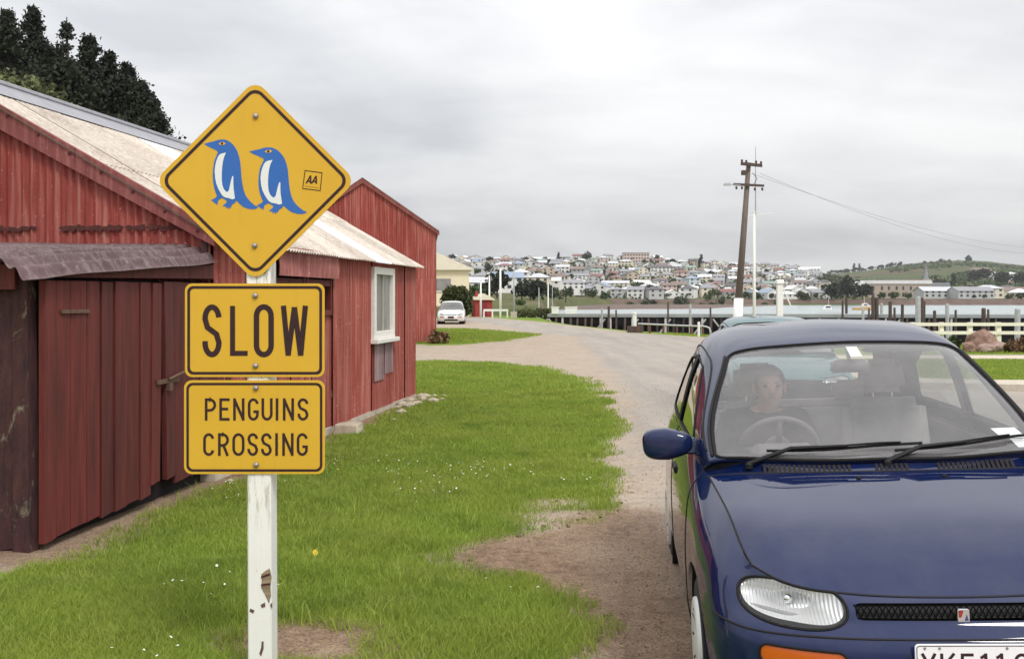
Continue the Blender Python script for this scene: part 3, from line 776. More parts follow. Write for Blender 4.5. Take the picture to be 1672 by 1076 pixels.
def glyph(ch, W_, H_, t_):
    """centre lines of a letter W_ wide, H_ tall, drawn with strokes t_ thick; (0,0) lower left"""
    h = t_ / 2; x0, x1, z0, z1 = h, W_ - h, h, H_ - h; mx = W_ / 2; r = (x1 - x0) / 2; ry = r * 1.25
    if ch == 'L': return [[(x0, H_), (x0, 0)], [(x0, z0), (W_, z0)]]
    if ch == 'I': return [[(mx, 0), (mx, H_)]]
    if ch == 'O': return [arc(mx, z1 - ry, r, ry, 0, 180) + arc(mx, z0 + ry, r, ry, 180, 360) + [(x1, z1 - ry)]]
    if ch == 'C': return [arc(mx, z1 - ry, r, ry, 12, 180) + arc(mx, z0 + ry, r, ry, 180, 348)]
    if ch == 'G': return [arc(mx, z1 - ry, r, ry, 12, 180) + arc(mx, z0 + ry, r, ry, 180, 360), [(x1, z0 + ry), (x1, H_ * .46)], [(mx * 1.02, H_ * .46 - h), (W_, H_ * .46 - h)]]
    if ch == 'S':
        k = (z1 - z0) / 4
        return [arc(mx, z1 - k, r, k, 8, 180, 12) + [(x0 + r * .35, z0 + 2.28 * k), (x1 - r * .35, z0 + 1.72 * k)] + arc(mx, z0 + k, r, k, 0, -188, 12)]
    if ch == 'U': return [[(x0, H_)] + arc(mx, z0 + ry, r, ry, 180, 360) + [(x1, H_)]]
    if ch == 'E': return [[(x0, 0), (x0, H_)], [(x0, z1), (W_, z1)], [(x0, H_ * .52), (W_ * .86, H_ * .52)], [(x0, z0), (W_, z0)]]
    if ch == 'N': return [[(x0, 0), (x0, H_)], [(x1, 0), (x1, H_)], [(x0, z1), (x1, z0)]]
    if ch == 'W': return [[(x0, H_), (W_ * .27, 0)], [(W_ * .27, 0), (mx, H_ * .97)], [(mx, H_ * .97), (W_ * .73, 0)], [(W_ * .73, 0), (x1, H_)]]
    rp = H_ * .135
    k = (z1 - H_ * .46) / 2
    bowl = [(x0, z1), (x1 - k, z1)] + arc(x1 - k, z1 - k, k, k, 90, -90, 12) + [(x0, z1 - 2 * k)]
    if ch == 'P': return [[(x0, 0), (x0, H_)], bowl]
    if ch == 'R': return [[(x0, 0), (x0, H_)], bowl, [(mx, z1 - 2 * k), (x1, 0)]]
    if ch == 'A': return [[(x0 * .6, 0), (mx, H_)], [(mx, H_), (W_ - x0 * .6, 0)], [(W_ * .22, H_ * .3), (W_ * .78, H_ * .3)]]
    if ch == '1': return [[(W_ * .62, 0), (W_ * .62, H_)], [(W_ * .62, z1), (W_ * .1, H_ * .80)]]
    if ch == '2': return [arc(mx, z1 - ry * .9, r, ry * .9, 170, -20, 12) + [(x0, z0), (W_, z0)]]
    if ch == '5': return [[(W_ * .95, z1), (x0 + t_ * .1, z1), (x0, H_ * .52)], [(x0, H_ * .53)] + arc(mx, z0 + ry * .95, r, ry * .95, 135, -165, 14)]
    if ch == 'X': return [[(x0, 0), (x1, H_)], [(x0, H_), (x1, 0)]]
    if ch == 'Y': return [[(x0, H_), (mx, H_ * .45), (x1, H_)], [(mx, H_ * .45), (mx, 0)]]
    if ch == 'K': return [[(x0, 0), (x0, H_)], [(x0, H_ * .38), (x1, H_)], [(W_ * .38, H_ * .55), (x1, 0)]]
def word(chars, y, par, mat, T, name='letter'):
    """chars: (letter, left, right, bottom, top, stroke) in the plate's own drawing units, y downwards"""
    for (ch, xa, xb, yb, yt, st) in chars:
        q = MB()
        for j, line in enumerate(glyph(ch, xb - xa, yb - yt, st)):
            ribbon(q, line, st, y - .00015 * j, lambda a, c_, xa=xa, yb=yb: T(xa + a, yb - c_))
        q.build(name, mat, par)
# SLOW plate ------------------------------------------------------------
c4 = lambda x, y: (sx(280 + x / 2.907), sz(430 + y / 2.907))     # drawing units of the two lower plates
y1 = -.075 + .0
pl = plate('slow_plate', rrect(sx(299.5), sx(528.5), sz(616), sz(463), .030), rrect(sx(303.5), sx(524.5), sz(612), sz(467), .024), rrect(sx(308), sx(520), sz(607.5), sz(471.5), .017), -.056)
word([('S', 140, 232, 447, 195, 26), ('L', 272, 356, 440, 202, 24), ('O', 385, 481, 447, 194, 26), ('W', 514, 644, 439, 201, 25)], -.0572, pl, ink, c4)
bolt(415, 483, pl, -.056); bolt(415.5, 597.5, pl, -.056)
# PENGUINS CROSSING plate ------------------------------------------------
pl = plate('crossing_plate', rrect(sx(298), sx(529), sz(775), sz(621.5), .032), rrect(sx(302), sx(525), sz(771), sz(625.5), .026), rrect(sx(306), sx(521), sz(767), sz(629.5), .019), -.056)
L1 = [('P', 152, 206), ('E', 221, 270), ('N', 287, 341), ('G', 357, 409), ('U', 422, 475), ('I', 489, 503), ('N', 524, 577), ('S', 594, 646)]
L2 = [('C', 144, 197), ('R', 215, 267), ('O', 283, 341), ('S', 355, 406), ('S', 420, 471), ('I', 487, 501), ('N', 521, 575), ('G', 590, 643)]
word([(a, b_, c_, 748, 642, 12.5) for a, b_, c_ in L1], -.0572, pl, ink, c4)
word([(a, b_, c_, 916, 808, 12.5) for a, b_, c_ in L2], -.0572, pl, ink, c4)
bolt(416, 634, pl, -.056); bolt(416.5, 760, pl, -.056)
# diamond ----------------------------------------------------------------
c3 = lambda x, y: (sx(250 + x / 3.165), sz(120 + y / 3.165))
DC = c3(523, 553); HS = 500 / 3.165 * SM
pl = plate('diamond_plate', diamond(DC[0], DC[1], HS + .018, .052), diamond(DC[0], DC[1], HS - .006, .044), diamond(DC[0], DC[1], HS - .024, .034), -.060)
PEN = [(258,362),(285,354),(310,349),(325,343),(345,339),(368,340),(390,350),(408,366),(422,385),(432,405),(440,430),(446,460),(449,495),(452,535),(457,575),(464,605),(474,630),(488,650),(505,668),(522,682),(540,690),(528,698),(510,701),(490,699),(468,692),(450,680),(437,668),(425,655),(418,668),(405,676),(400,684),(397,694),(392,688),(388,703),(382,690),(374,698),(371,686),(353,686),(362,677),(372,668),(376,658),(365,650),(352,642),(340,648),(332,654),(330,664),(325,681),(319,668),(312,672),(308,661),(293,655),(305,648),(316,642),(325,632),(318,615),(310,590),(305,560),(303,525),(305,490),(309,460),(315,440),(323,422),(330,405),(322,396),(305,388),(288,380),(272,372)]
BEL = [(338,418),(350,412),(372,408),(362,430),(356,455),(352,485),(350,515),(350,545),(353,575),(360,595),(370,608),(380,612),(388,600),(393,575),(399,548),(405,528),(410,530),(410,560),(411,590),(415,620),(418,645),(405,650),(385,643),(368,640),(355,632),(345,618),(332,595),(322,570),(316,540),(313,505),(316,475),(322,450),(330,430)]
EYEP = [(333,362),(345,354),(358,353),(371,359),(360,368),(345,369)]
shift = lambda p: (p[0] + 234 + (p[0] - 258) * .064, p[1] + 40 - (p[1] - 362) * .045)
def flat(pts, y): 
    return mesh_from([(c3(*p)[0], y, c3(*p)[1]) for p in pts], [tuple(range(len(pts)))])
def flatpart(name, pts, mat, par, y):
    me = flat(pts, y); me.materials.append(mat); return obj(name, me, par)
circ = lambda x, y, r: [(x + r * math.cos(k * math.pi / 6), y + r * math.sin(k * math.pi / 6)) for k in range(12)]
for f in ((lambda p: p), shift):
    pg = flatpart('penguin_print', [f(p) for p in PEN], sblue, pl, -.0612)
    flatpart('belly_print', [f(p) for p in BEL], swhite, pg, -.0620)
    flatpart('eye_print', [f(p) for p in EYEP], seye, pg, -.0618)
    flatpart('pupil_print', [f(p) for p in circ(351, 361, 6.5)], ink, pg, -.0624)
q = MB(); o4 = [(780, 498), (872, 510), (862, 607), (767, 595)]; cxm = sum(p[0] for p in o4) / 4, sum(p[1] for p in o4) / 4
i4 = [(p[0] + (cxm[0] - p[0]) * .085, p[1] + (cxm[1] - p[1]) * .085) for p in o4]
q.ring([c3(*p) for p in o4], [c3(*p) for p in i4], -.0612); bd = q.build('badge_print', ink, pl)
Ts = lambda a, c_: c3(a + (570 - c_) * .28, c_ + (a - 788) * .02)
word([('A', 784, 812, 567, 526, 7.5), ('A', 812, 842, 568, 527, 7.5)], -.0613, bd, ink, Ts)
q = MB(); q.ring([c3(780, 579), c3(852, 590), c3(852, 592), c3(780, 581)], [c3(780, 580), c3(852, 591), c3(852, 591.5), c3(780, 580.5)], -.0612); q.build('underline_print', ink, bd)
bolt(416, 189, pl, -.060); bolt(414.5, 401, pl, -.060)
# ------------------------------------------------------------------ cars: panels cut from one smooth control net
def cspline(t, P):
    """natural cubic spline coefficients through P at parameters t -> callable"""
    t = np.asarray(t, float); P = np.asarray(P, float); n = len(t) - 1; h = np.diff(t)
    A = np.zeros((n + 1, n + 1)); B = np.zeros((n + 1,) + P.shape[1:])
    A[0, 0] = A[n, n] = 1
    for i in range(1, n):
        A[i, i-1] = h[i-1]; A[i, i] = 2 * (h[i-1] + h[i]); A[i, i+1] = h[i]
        B[i] = 6 * ((P[i+1] - P[i]) / h[i] - (P[i] - P[i-1]) / h[i-1])
    M_ = np.linalg.solve(A, B.reshape(n + 1, -1)).reshape(B.shape)
    def f(q):
        q = np.asarray(q, float); i = np.clip(np.searchsorted(t, q, 'right') - 1, 0, n - 1)
        ex = (slice(None),) + (None,) * (P.ndim - 1)
        a = ((t[i+1] - q) / h[i])[ex]; b_ = ((q - t[i]) / h[i])[ex]; hh = (h[i] ** 2)[ex] / 6
        return a * P[i] + b_ * P[i+1] + ((a**3 - a) * M_[i] + (b_**3 - b_) * M_[i+1]) * hh
    return f
class Net:
    """smooth surface through a control net P[u][v]; integer parameters hit the control points.
    pad: which ends lie on the car's centre line and are continued by reflection"""
    def __init__(s, P, pad_u=False, pad_v=False):
        P = np.asarray(P, float); s.nu, s.nv = P.shape[:2]; m = np.array([-1., 1, 1]); s.ku = s.kv = 0
        if pad_u: P = np.concatenate([P[2:0:-1] * m, P, P[-2:-4:-1] * m], 0); s.ku = 2
        s.pad_v = pad_v
        du = np.linalg.norm(np.diff(P, axis=0), axis=2).mean(1)
        s.tu = np.r_[0, np.cumsum(du ** .6)]; s.fu = cspline(s.tu, P); s.np_ = len(P)
    def ev(s, u, v):
        u = np.asarray(u, float).ravel(); v = np.asarray(v, float).ravel(); m = np.array([-1., 1, 1])
        rows = s.fu(np.interp(u + s.ku, np.arange(s.np_), s.tu))                # (n, nv, 3)
        if s.pad_v: rows = np.concatenate([rows, rows[:, -2:-4:-1] * m], 1)
        d = np.linalg.norm(np.diff(rows, axis=1), axis=2) ** .6 + 1e-6
        t = np.concatenate([np.zeros((len(u), 1)), np.cumsum(d, 1)], 1); n = d.shape[1]; h = d
        A = np.zeros((len(u), n + 1, n + 1)); A[:, 0, 0] = A[:, n, n] = 1; B = np.zeros_like(rows)
        for i in range(1, n):
            A[:, i, i-1] = h[:, i-1]; A[:, i, i] = 2 * (h[:, i-1] + h[:, i]); A[:, i, i+1] = h[:, i]
            B[:, i] = 6 * ((rows[:, i+1] - rows[:, i]) / h[:, i, None] - (rows[:, i] - rows[:, i-1]) / h[:, i-1, None])
        M_ = np.linalg.solve(A, B)
        i = np.clip(np.floor(v).astype(int), 0, s.nv - 2); k = np.arange(len(v)); f = (v - i)[:, None]
        a = 1 - f; b_ = f; hh = (h[k, i] ** 2)[:, None] / 6
        return a * rows[k, i] + b_ * rows[k, i+1] + ((a**3 - a) * M_[k, i] + (b_**3 - b_) * M_[k, i+1]) * hh
    def grid(s, us, vs_):
        U, V = np.meshgrid(us, vs_, indexing='ij'); uv = np.stack([U.ravel(), V.ravel()], -1)
        n, m = len(us), len(vs_); id_ = np.arange(n * m).reshape(n, m)
        F = np.stack([id_[:-1, :-1], id_[1:, :-1], id_[1:, 1:], id_[:-1, 1:]], -1).reshape(-1, 4)
        return uv, F
    def snap(s, uv, f, it=7):
        """move points in parameter space onto f = 0"""
        uv = uv.copy()
        for _ in range(it):
            e_ = 1e-3; P0 = f(s.ev(uv[:, 0], uv[:, 1]), uv)
            gu = (f(s.ev(uv[:, 0] + e_, uv[:, 1]), uv + [e_, 0]) - P0) / e_; gv = (f(s.ev(uv[:, 0], uv[:, 1] + e_), uv + [0, e_]) - P0) / e_
            # metric-aware step so the move is short in space, not in parameters
            g2 = gu * gu + gv * gv + 1e-9
            step = np.stack([gu, gv], -1) * (P0 / g2)[:, None]
            step = np.clip(step, -.25, .25); uv -= step
            uv[:, 0] = np.clip(uv[:, 0], 0, s.nu - 1); uv[:, 1] = np.clip(uv[:, 1], 0, s.nv - 1)
        return uv
    def outside(s, uv, F, fs):
        """the panel with every region f < 0 cut out"""
        P = s.ev(uv[:, 0], uv[:, 1]); uv = uv.copy(); dead = np.zeros(len(F), bool)
        for f in fs:
            d = f(P, uv); ins = d < 0; fi = ins[F]
            dead |= fi.all(1)
            mv = np.unique(F[~fi.all(1) & fi.any(1)]); mv = mv[ins[mv]]
            if len(mv): uv[mv] = s.snap(uv[mv], f)
        F2 = F[~dead]; return s.pack(uv, F2)
    def inside(s, uv, F, f, extra=()):
        P = s.ev(uv[:, 0], uv[:, 1]); uv = uv.copy(); d = f(P, uv); ins = d < 0; fi = ins[F]
        keep = fi.any(1); mv = np.unique(F[keep]); mv = mv[~ins[mv]]
        if len(mv): uv[mv] = s.snap(uv[mv], f)
        return s.pack(uv, F[keep])
    def pack(s, uv, F):
        u_, inv = np.unique(F, return_inverse=True); F = inv.reshape(-1, 4)
        return s.ev(uv[u_, 0], uv[u_, 1]), F
def weld_mirror(V, F):
    """mirror in x, merging nothing (the centre line is smooth enough with shared normals after welding)"""
    n = len(V); V2 = V * np.array([-1, 1, 1]); F2 = F[:, ::-1] + n
    return np.vstack([V, V2]), np.vstack([F, F2])
def welded(V, F, mat, name, parent, smooth=True, offset=0.0):
    me = np_mesh(V, F, mat, smooth)
    bm = bmesh.new(); bm.from_mesh(me); bmesh.ops.remove_doubles(bm, verts=bm.verts, dist=2e-4)
    if offset:
        bm.normal_update()
        for v_ in bm.verts: v_.co += v_.normal * offset
    bm.to_mesh(me); bm.free()
    if smooth: me.polygons.foreach_set('use_smooth', [True] * len(me.polygons))
    return obj(name, me, parent)
def loops_of(V, F):
    """open boundary loops of a panel"""
    from collections import defaultdict
    Vr = {}; key = {}
    for i, p in enumerate(V):
        k = (round(p[0], 4), round(p[1], 4), round(p[2], 4)); key[i] = Vr.setdefault(k, i)
    cnt = defaultdict(int)
    for f in F:
        for a, b_ in zip(f, np.roll(f, -1)):
            a, b_ = key[int(a)], key[int(b_)]
            if a != b_: cnt[(min(a, b_), max(a, b_))] += 1
    adj = defaultdict(list)
    for (a, b_), c_ in cnt.items():
        if c_ == 1: adj[a].append(b_); adj[b_].append(a)
    seen = set(); out = []
    for st in list(adj):
        if st in seen: continue
        lp = [st]; seen.add(st); cur = st
        while True:
            nx_ = [q for q in adj[cur] if q not in seen]
            if not nx_: break
            cur = nx_[0]; seen.add(cur); lp.append(cur)
        if len(lp) > 5: out.append([V[i] for i in lp])
    return out
def gasket(V, F, r, mat, name, parent, n=6):
    q = MB()
    for lp in loops_of(V, F):
        lp = lp + [lp[0]]; keep = [lp[0]]
        for p in lp[1:]:
            if np.linalg.norm(np.array(p) - keep[-1]) > .006: keep.append(p)
        if len(keep) > 4: q.tube(keep + [keep[0]], r, n, False)
    return q.build(name, mat, parent, True) if q.v else None

# control net of the upper body: leading edge of the bonnet ... boot; side -> centre line
HOODN = [
 [(.640,.300,.697),(.530,.190,.660),(.400,.158,.642),(.270,.143,.633),(.130,.134,.629),(0,.132,.628)],
 [(.662,.395,.738),(.550,.300,.735),(.410,.262,.724),(.270,.246,.717),(.130,.238,.714),(0,.236,.713)],
 [(.678,.540,.796),(.570,.470,.805),(.420,.435,.803),(.275,.420,.799),(.130,.414,.797),(0,.412,.796)],
 [(.696,.760,.842),(.590,.710,.855),(.430,.680,.858),(.280,.668,.857),(.135,.662,.856),(0,.660,.856)],
 [(.720,1.035,.884),(.605,.990,.899),(.440,.958,.905),(.285,.942,.907),(.140,.934,.908),(0,.932,.908)]]
CABN = [
 [(.738,1.150,.898),(.728,1.125,.908),(.718,1.10,.922),(.698,1.078,.942),(.350,1.000,.946),(0,.980,.947)],
 [(.758,1.395,.922),(.748,1.380,.958),(.734,1.35,1.006),(.690,1.310,1.066),(.362,1.215,1.092),(0,1.187,1.098)],
 [(.768,1.615,.936),(.750,1.605,1.010),(.710,1.580,1.112),(.630,1.530,1.214),(.342,1.438,1.252),(0,1.408,1.262)],
 [(.772,1.850,.942),(.742,1.840,1.056),(.680,1.820,1.222),(.562,1.765,1.352),(.322,1.690,1.400),(0,1.662,1.412)],
 [(.774,2.010,.945),(.740,2.005,1.075),(.672,1.995,1.270),(.556,1.970,1.402),(.315,1.930,1.456),(0,1.916,1.472)],
 [(.775,2.300,.950),(.740,2.300,1.080),(.670,2.30,1.288),(.556,2.300,1.436),(.312,2.300,1.486),(0,2.300,1.502)],
 [(.772,2.700,.954),(.736,2.700,1.076),(.664,2.70,1.275),(.552,2.700,1.420),(.310,2.700,1.470),(0,2.700,1.486)],
 [(.760,3.000,.953),(.726,3.000,1.062),(.655,3.000,1.220),(.548,3.020,1.340),(.310,3.050,1.402),(0,3.060,1.415)],
 [(.744,3.200,.949),(.712,3.200,1.030),(.655,3.200,1.140),(.572,3.220,1.220),(.320,3.280,1.246),(0,3.300,1.252)],
 [(.722,3.400,.941),(.702,3.400,.962),(.662,3.410,.988),(.590,3.430,1.012),(.330,3.500,1.022),(0,3.520,1.024)],
 [(.694,3.550,.931),(.645,3.580,.945),(.555,3.600,.955),(.420,3.620,.960),(.200,3.650,.963),(0,3.660,.963)],
 [(.645,3.660,.918),(.555,3.700,.925),(.430,3.728,.929),(.300,3.745,.931),(.150,3.755,.932),(0,3.758,.932)]]
HOOD = Net(HOODN, pad_v=True); CAB = Net(CABN, pad_v=True)
def edge_at(y):
    """upper rim of the lower body on the side at length y"""
    q = np.linspace(0, 4, 200); A_ = HOOD.ev(q, 0 * q); q2 = np.linspace(0, 11, 400); B_ = CAB.ev(q2, 0 * q2)
    P = np.vstack([A_, B_]); o = np.argsort(P[:, 1]); P = P[o]
    return (np.interp(y, P[:, 1], P[:, 0]), y, np.interp(y, P[:, 1], P[:, 2]))
def lead(v_): return tuple(HOOD.ev([0], [v_])[0])
ZR = [.185, .280, .410, .515, .562, .600]
def col(x, y, z=ZR, top=None):
    xs = x if hasattr(x, '__len__') else [x] * 6; ys = y if hasattr(y, '__len__') else [y] * 6
    return [(a, b_, c_) for a, b_, c_ in zip(xs, ys, z)] + [top]
BODYN = [
 col(0, [.105, .035, 0, .018, .062, .085], top=lead(5)),
 col(.17, [.106, .037, .003, .021, .064, .087], top=lead(3.75)),
 col(.36, [.118, .050, .018, .034, .076, .098], top=lead(2.3)),
 col([.52]*6, [.150, .083, .052, .066, .108, .135], top=lead(1.1)),
 col([.645, .668, .678, .676, .660, .648], [.215, .155, .128, .140, .180, .215], top=tuple(HOOD.ev([0.02], [.0])[0])),
 col([.735, .765, .775, .772, .760, .735], [.330, .280, .255, .268, .300, .335], [.185,.280,.412,.522,.590,.655], top=edge_at(.42)),
 col([.780, .803, .810, .808, .798, .772], [.500, .480, .465, .475, .490, .510], [.185,.280,.415,.530,.612,.700], top=edge_at(.56)),
 col([.795, .818, .824, .823, .814, .788], .72, [.185,.285,.430,.555,.650,.745], top=edge_at(.76)),
 col([.798, .821, .827, .826, .817, .793], 1.02, [.185,.290,.440,.575,.685,.795], top=edge_at(1.035)),
 col([.800, .823, .829, .828, .819, .800], 1.50, [.185,.295,.450,.590,.715,.835], top=edge_at(1.50)),
 col([.800, .824, .830, .829, .820, .804], 2.10, [.185,.295,.455,.600,.730,.850], top=edge_at(2.1)),
 col([.800, .822, .828, .827, .818, .802], 2.70, [.185,.295,.455,.602,.735,.856], top=edge_at(2.7)),
 col([.795, .818, .823, .821, .811, .792], 3.11, [.185,.295,.455,.602,.735,.856], top=edge_at(3.11)),
 col([.765, .792, .798, .796, .785, .765], 3.40, [.20,.300,.455,.600,.730,.850], top=edge_at(3.4)),
 col([.690, .730, .738, .735, .722, .702], [3.60,3.61,3.625,3.62,3.60,3.585], [.215,.305,.455,.595,.720,.840], top=tuple(CAB.ev([10.98], [0.0])[0])),
 col([.520]*6, [3.70,3.735,3.755,3.745,3.72,3.705], [.225,.31,.455,.59,.715,.835], top=tuple(CAB.ev([11], [1.35])[0])),
 col([.280]*6, [3.74,3.775,3.795,3.785,3.76,3.745], [.23,.31,.455,.59,.715,.835], top=tuple(CAB.ev([11], [3.15])[0])),
 col(0, [3.75,3.785,3.805,3.795,3.77,3.755], [.23,.31,.455,.59,.715,.835], top=tuple(CAB.ev([11], [5])[0]))]
BODY = Net(BODYN, pad_u=True)

# regions cut from the panels -----------------------------------------------------------
def rbox(px_, pz_, hw, hh, r):
    qx = np.abs(px_) - hw + r; qz = np.abs(pz_) - hh + r
    return np.minimum(np.maximum(qx, qz), 0) + np.hypot(np.maximum(qx, 0), np.maximum(qz, 0)) - r
LX, LZ = .540, .604
def f_light(P, uv):
    dx, dz = P[:, 0] - LX, P[:, 2] - LZ - .05 * (P[:, 0] - LX); far_ = np.maximum(P[:, 1] - .55, 0) * 5
    k = np.where(dx > 0, .158, .180)
    return ((np.abs(dx / k) ** 2.5 + np.abs(dz / np.where(dz > 0, .066, .062)) ** 2.5) ** .4 - 1) * .07 + far_
def f_grille(P, uv):
    return rbox(P[:, 0], P[:, 2] - (.594), .335, .023, .014) + np.maximum(P[:, 1] - .5, 0) * 5
def f_indic(P, uv): return rbox(P[:, 0] - .515, P[:, 2] - .452 - .03 * (P[:, 0] - .515), .135, .033, .028) + np.maximum(P[:, 1] - .5, 0) * 5
def f_intake(P, uv): return rbox(P[:, 0], P[:, 2] - .27, .40, .045, .03) + np.maximum(P[:, 1] - .5, 0) * 5
FWY, RWY, WZ, WR = .72, 3.11, .272, .272
def arch(y0, r): return lambda P, uv: np.hypot(P[:, 1] - y0, P[:, 2] - WZ) - r
f_archf, f_archr = arch(FWY, .318), arch(RWY, .312)
def f_tail(P, uv): return rbox(P[:, 0] - .60, P[:, 2] - .76, .12, .075, .04) + np.maximum(3.2 - P[:, 1], 0) * 5
def polysd(poly, r):
    def f(P, uv): return sdpoly(P[:, 1], P[:, 2], poly) - r + np.where((P[:, 1] > .9), 0, 5)
    return f
f_win1 = polysd([(1.50, .990), (1.93, 1.268), (2.16, 1.30), (2.19, .998)], .022)
f_win2 = polysd([(2.32, 1.000), (2.30, 1.300), (2.66, 1.275), (2.90, 1.18), (3.02, 1.01)], .022)
def f_screen(P, uv): return rbox((uv[:, 0] - 1.49) , (5 - uv[:, 1]) / 1.0 * .8, 1.47, 1.53, .16)
def f_rear(P, uv): return rbox((uv[:, 0] - 8.02), (5 - uv[:, 1]) * .8, .86, 1.40, .2)

def car_paint(name, base, flake):
    m, nt, b = new_mat(name); t = NT(nt)
    v = t.coord('Object')
    lw = t.node('ShaderNodeLayerWeight'); lw.inputs[0].default_value = .35
    c = t.mix(lw.outputs['Facing'], flake, base)
    dust_haze = t.math('MULTIPLY', t.ramp(t.noise(v, 5, 6, .7), [(.4, 0), (.8, 1)]), .05)
    c = t.mix(dust_haze, c, (.35, .31, .26))
    nt.links.new(c, b.inputs['Base Color']); setp(b, metal=.0, rough=.5, spec=.0, coat=1.0, coat_rough=.02)
    nt.links.new(t.ramp(t.noise(v, 9, 5, .7), [(.3, .015), (.8, .05)]), b.inputs['Coat Roughness'])
    return m
blue_paint = car_paint('blue_car_paint', (.0018, .0072, .040), (.0026, .0115, .066))
rubber = simple('black_rubber', (.012, .011, .012), .7, spec=.2)
trim_black = simple('black_trim', (.013, .012, .014), .6, spec=.25)
chrome = simple('chrome', (.82, .82, .84), .12, metal=1.0, var=.03)
reflector = simple('lamp_reflector', (.92, .92, .92), .3, metal=.45, var=.08, scale=18)
_nt = reflector.node_tree; _t = NT(_nt); _w = _t.node('ShaderNodeTexWave', wave_type='BANDS', bands_direction='X'); _nt.links.new(_t.coord('Object'), _w.inputs[0]); _w.inputs['Scale'].default_value = 26; _t.bump(_w.outputs['Fac'], .5, .006, _nt.nodes['Principled BSDF'])
seat_m = simple('grey_seat_cloth', (.38, .36, .37), .95, var=.1, scale=20)
liner_m = simple('headliner', (.52, .50, .48), .95)
dash_m = simple('dash_plastic', (.12, .11, .115), .7)
white_label = simple('white_label', (.85, .86, .88), .5, var=.03)
rim_m = simple('silver_hubcap', (.66, .66, .66), .4, metal=.2, var=.1)
tyre_m = simple('tyre_rubber', (.022, .021, .021), .85, var=.3, scale=20)
def glassy(name, tint, extra=0.0, dust_haze=.05, ior=1.52):
    m = bpy.data.materials.new(name); m.use_nodes = True; nt = m.node_tree; nt.nodes.clear(); t = NT(nt)
    out = t.node('ShaderNodeOutputMaterial'); tr = t.node('ShaderNodeBsdfTransparent'); gl = t.node('ShaderNodeBsdfGlossy'); df = t.node('ShaderNodeBsdfDiffuse')
    t.put(tr.inputs[0], tint); gl.inputs['Roughness'].default_value = .015; t.put(df.inputs[0], (.62, .60, .60))
    ge = t.node('ShaderNodeNewGeometry'); dp = t.node('ShaderNodeVectorMath', operation='DOT_PRODUCT')
    nt.links.new(ge.outputs['Normal'], dp.inputs[0]); nt.links.new(ge.outputs['Incoming'], dp.inputs[1])
    c1 = t.math('SUBTRACT', 1.0, t.math('ABSOLUTE', dp.outputs['Value']), True)
    fr = t.math('ADD', t.math('MULTIPLY', t.math('POWER', c1, 5.0), .96), .043 + extra)      # thin sheet: same from both sides
    k = t.math('MULTIPLY', fr, 1.75, True)
    n_ = t.ramp(t.noise(t.coord('Object'), 3.0, 5, .65), [(.25, dust_haze * .6), (.8, dust_haze * 1.5)])  # dust film; the hazy sky reflection is put into this pale diffuse too
    m1 = t.node('ShaderNodeMixShader'); nt.links.new(n_, m1.inputs[0]); nt.links.new(tr.outputs[0], m1.inputs[1]); nt.links.new(df.outputs[0], m1.inputs[2])
    m2 = t.node('ShaderNodeMixShader'); nt.links.new(k, m2.inputs[0]); nt.links.new(m1.outputs[0], m2.inputs[1]); nt.links.new(gl.outputs[0], m2.inputs[2])
    nt.links.new(m2.outputs[0], out.inputs[0]); MATS[name] = m
    return m
screen_glass = glassy('windscreen_glass', (.93, .95, .94), .0, .14)
side_glass = glassy('side_window_glass', (.74, .77, .75), .05, .03)
lens_glass = glassy('lamp_lens', (.96, .97, .97), -.012, .02)
amber, nt, b = new_mat('amber_lens'); setp(b, color=(.55, .10, .008), rough=.12, coat=1.0)
red_lens, nt, b = new_mat('red_lens'); setp(b, color=(.35, .01, .01), rough=.15, coat=1.0)

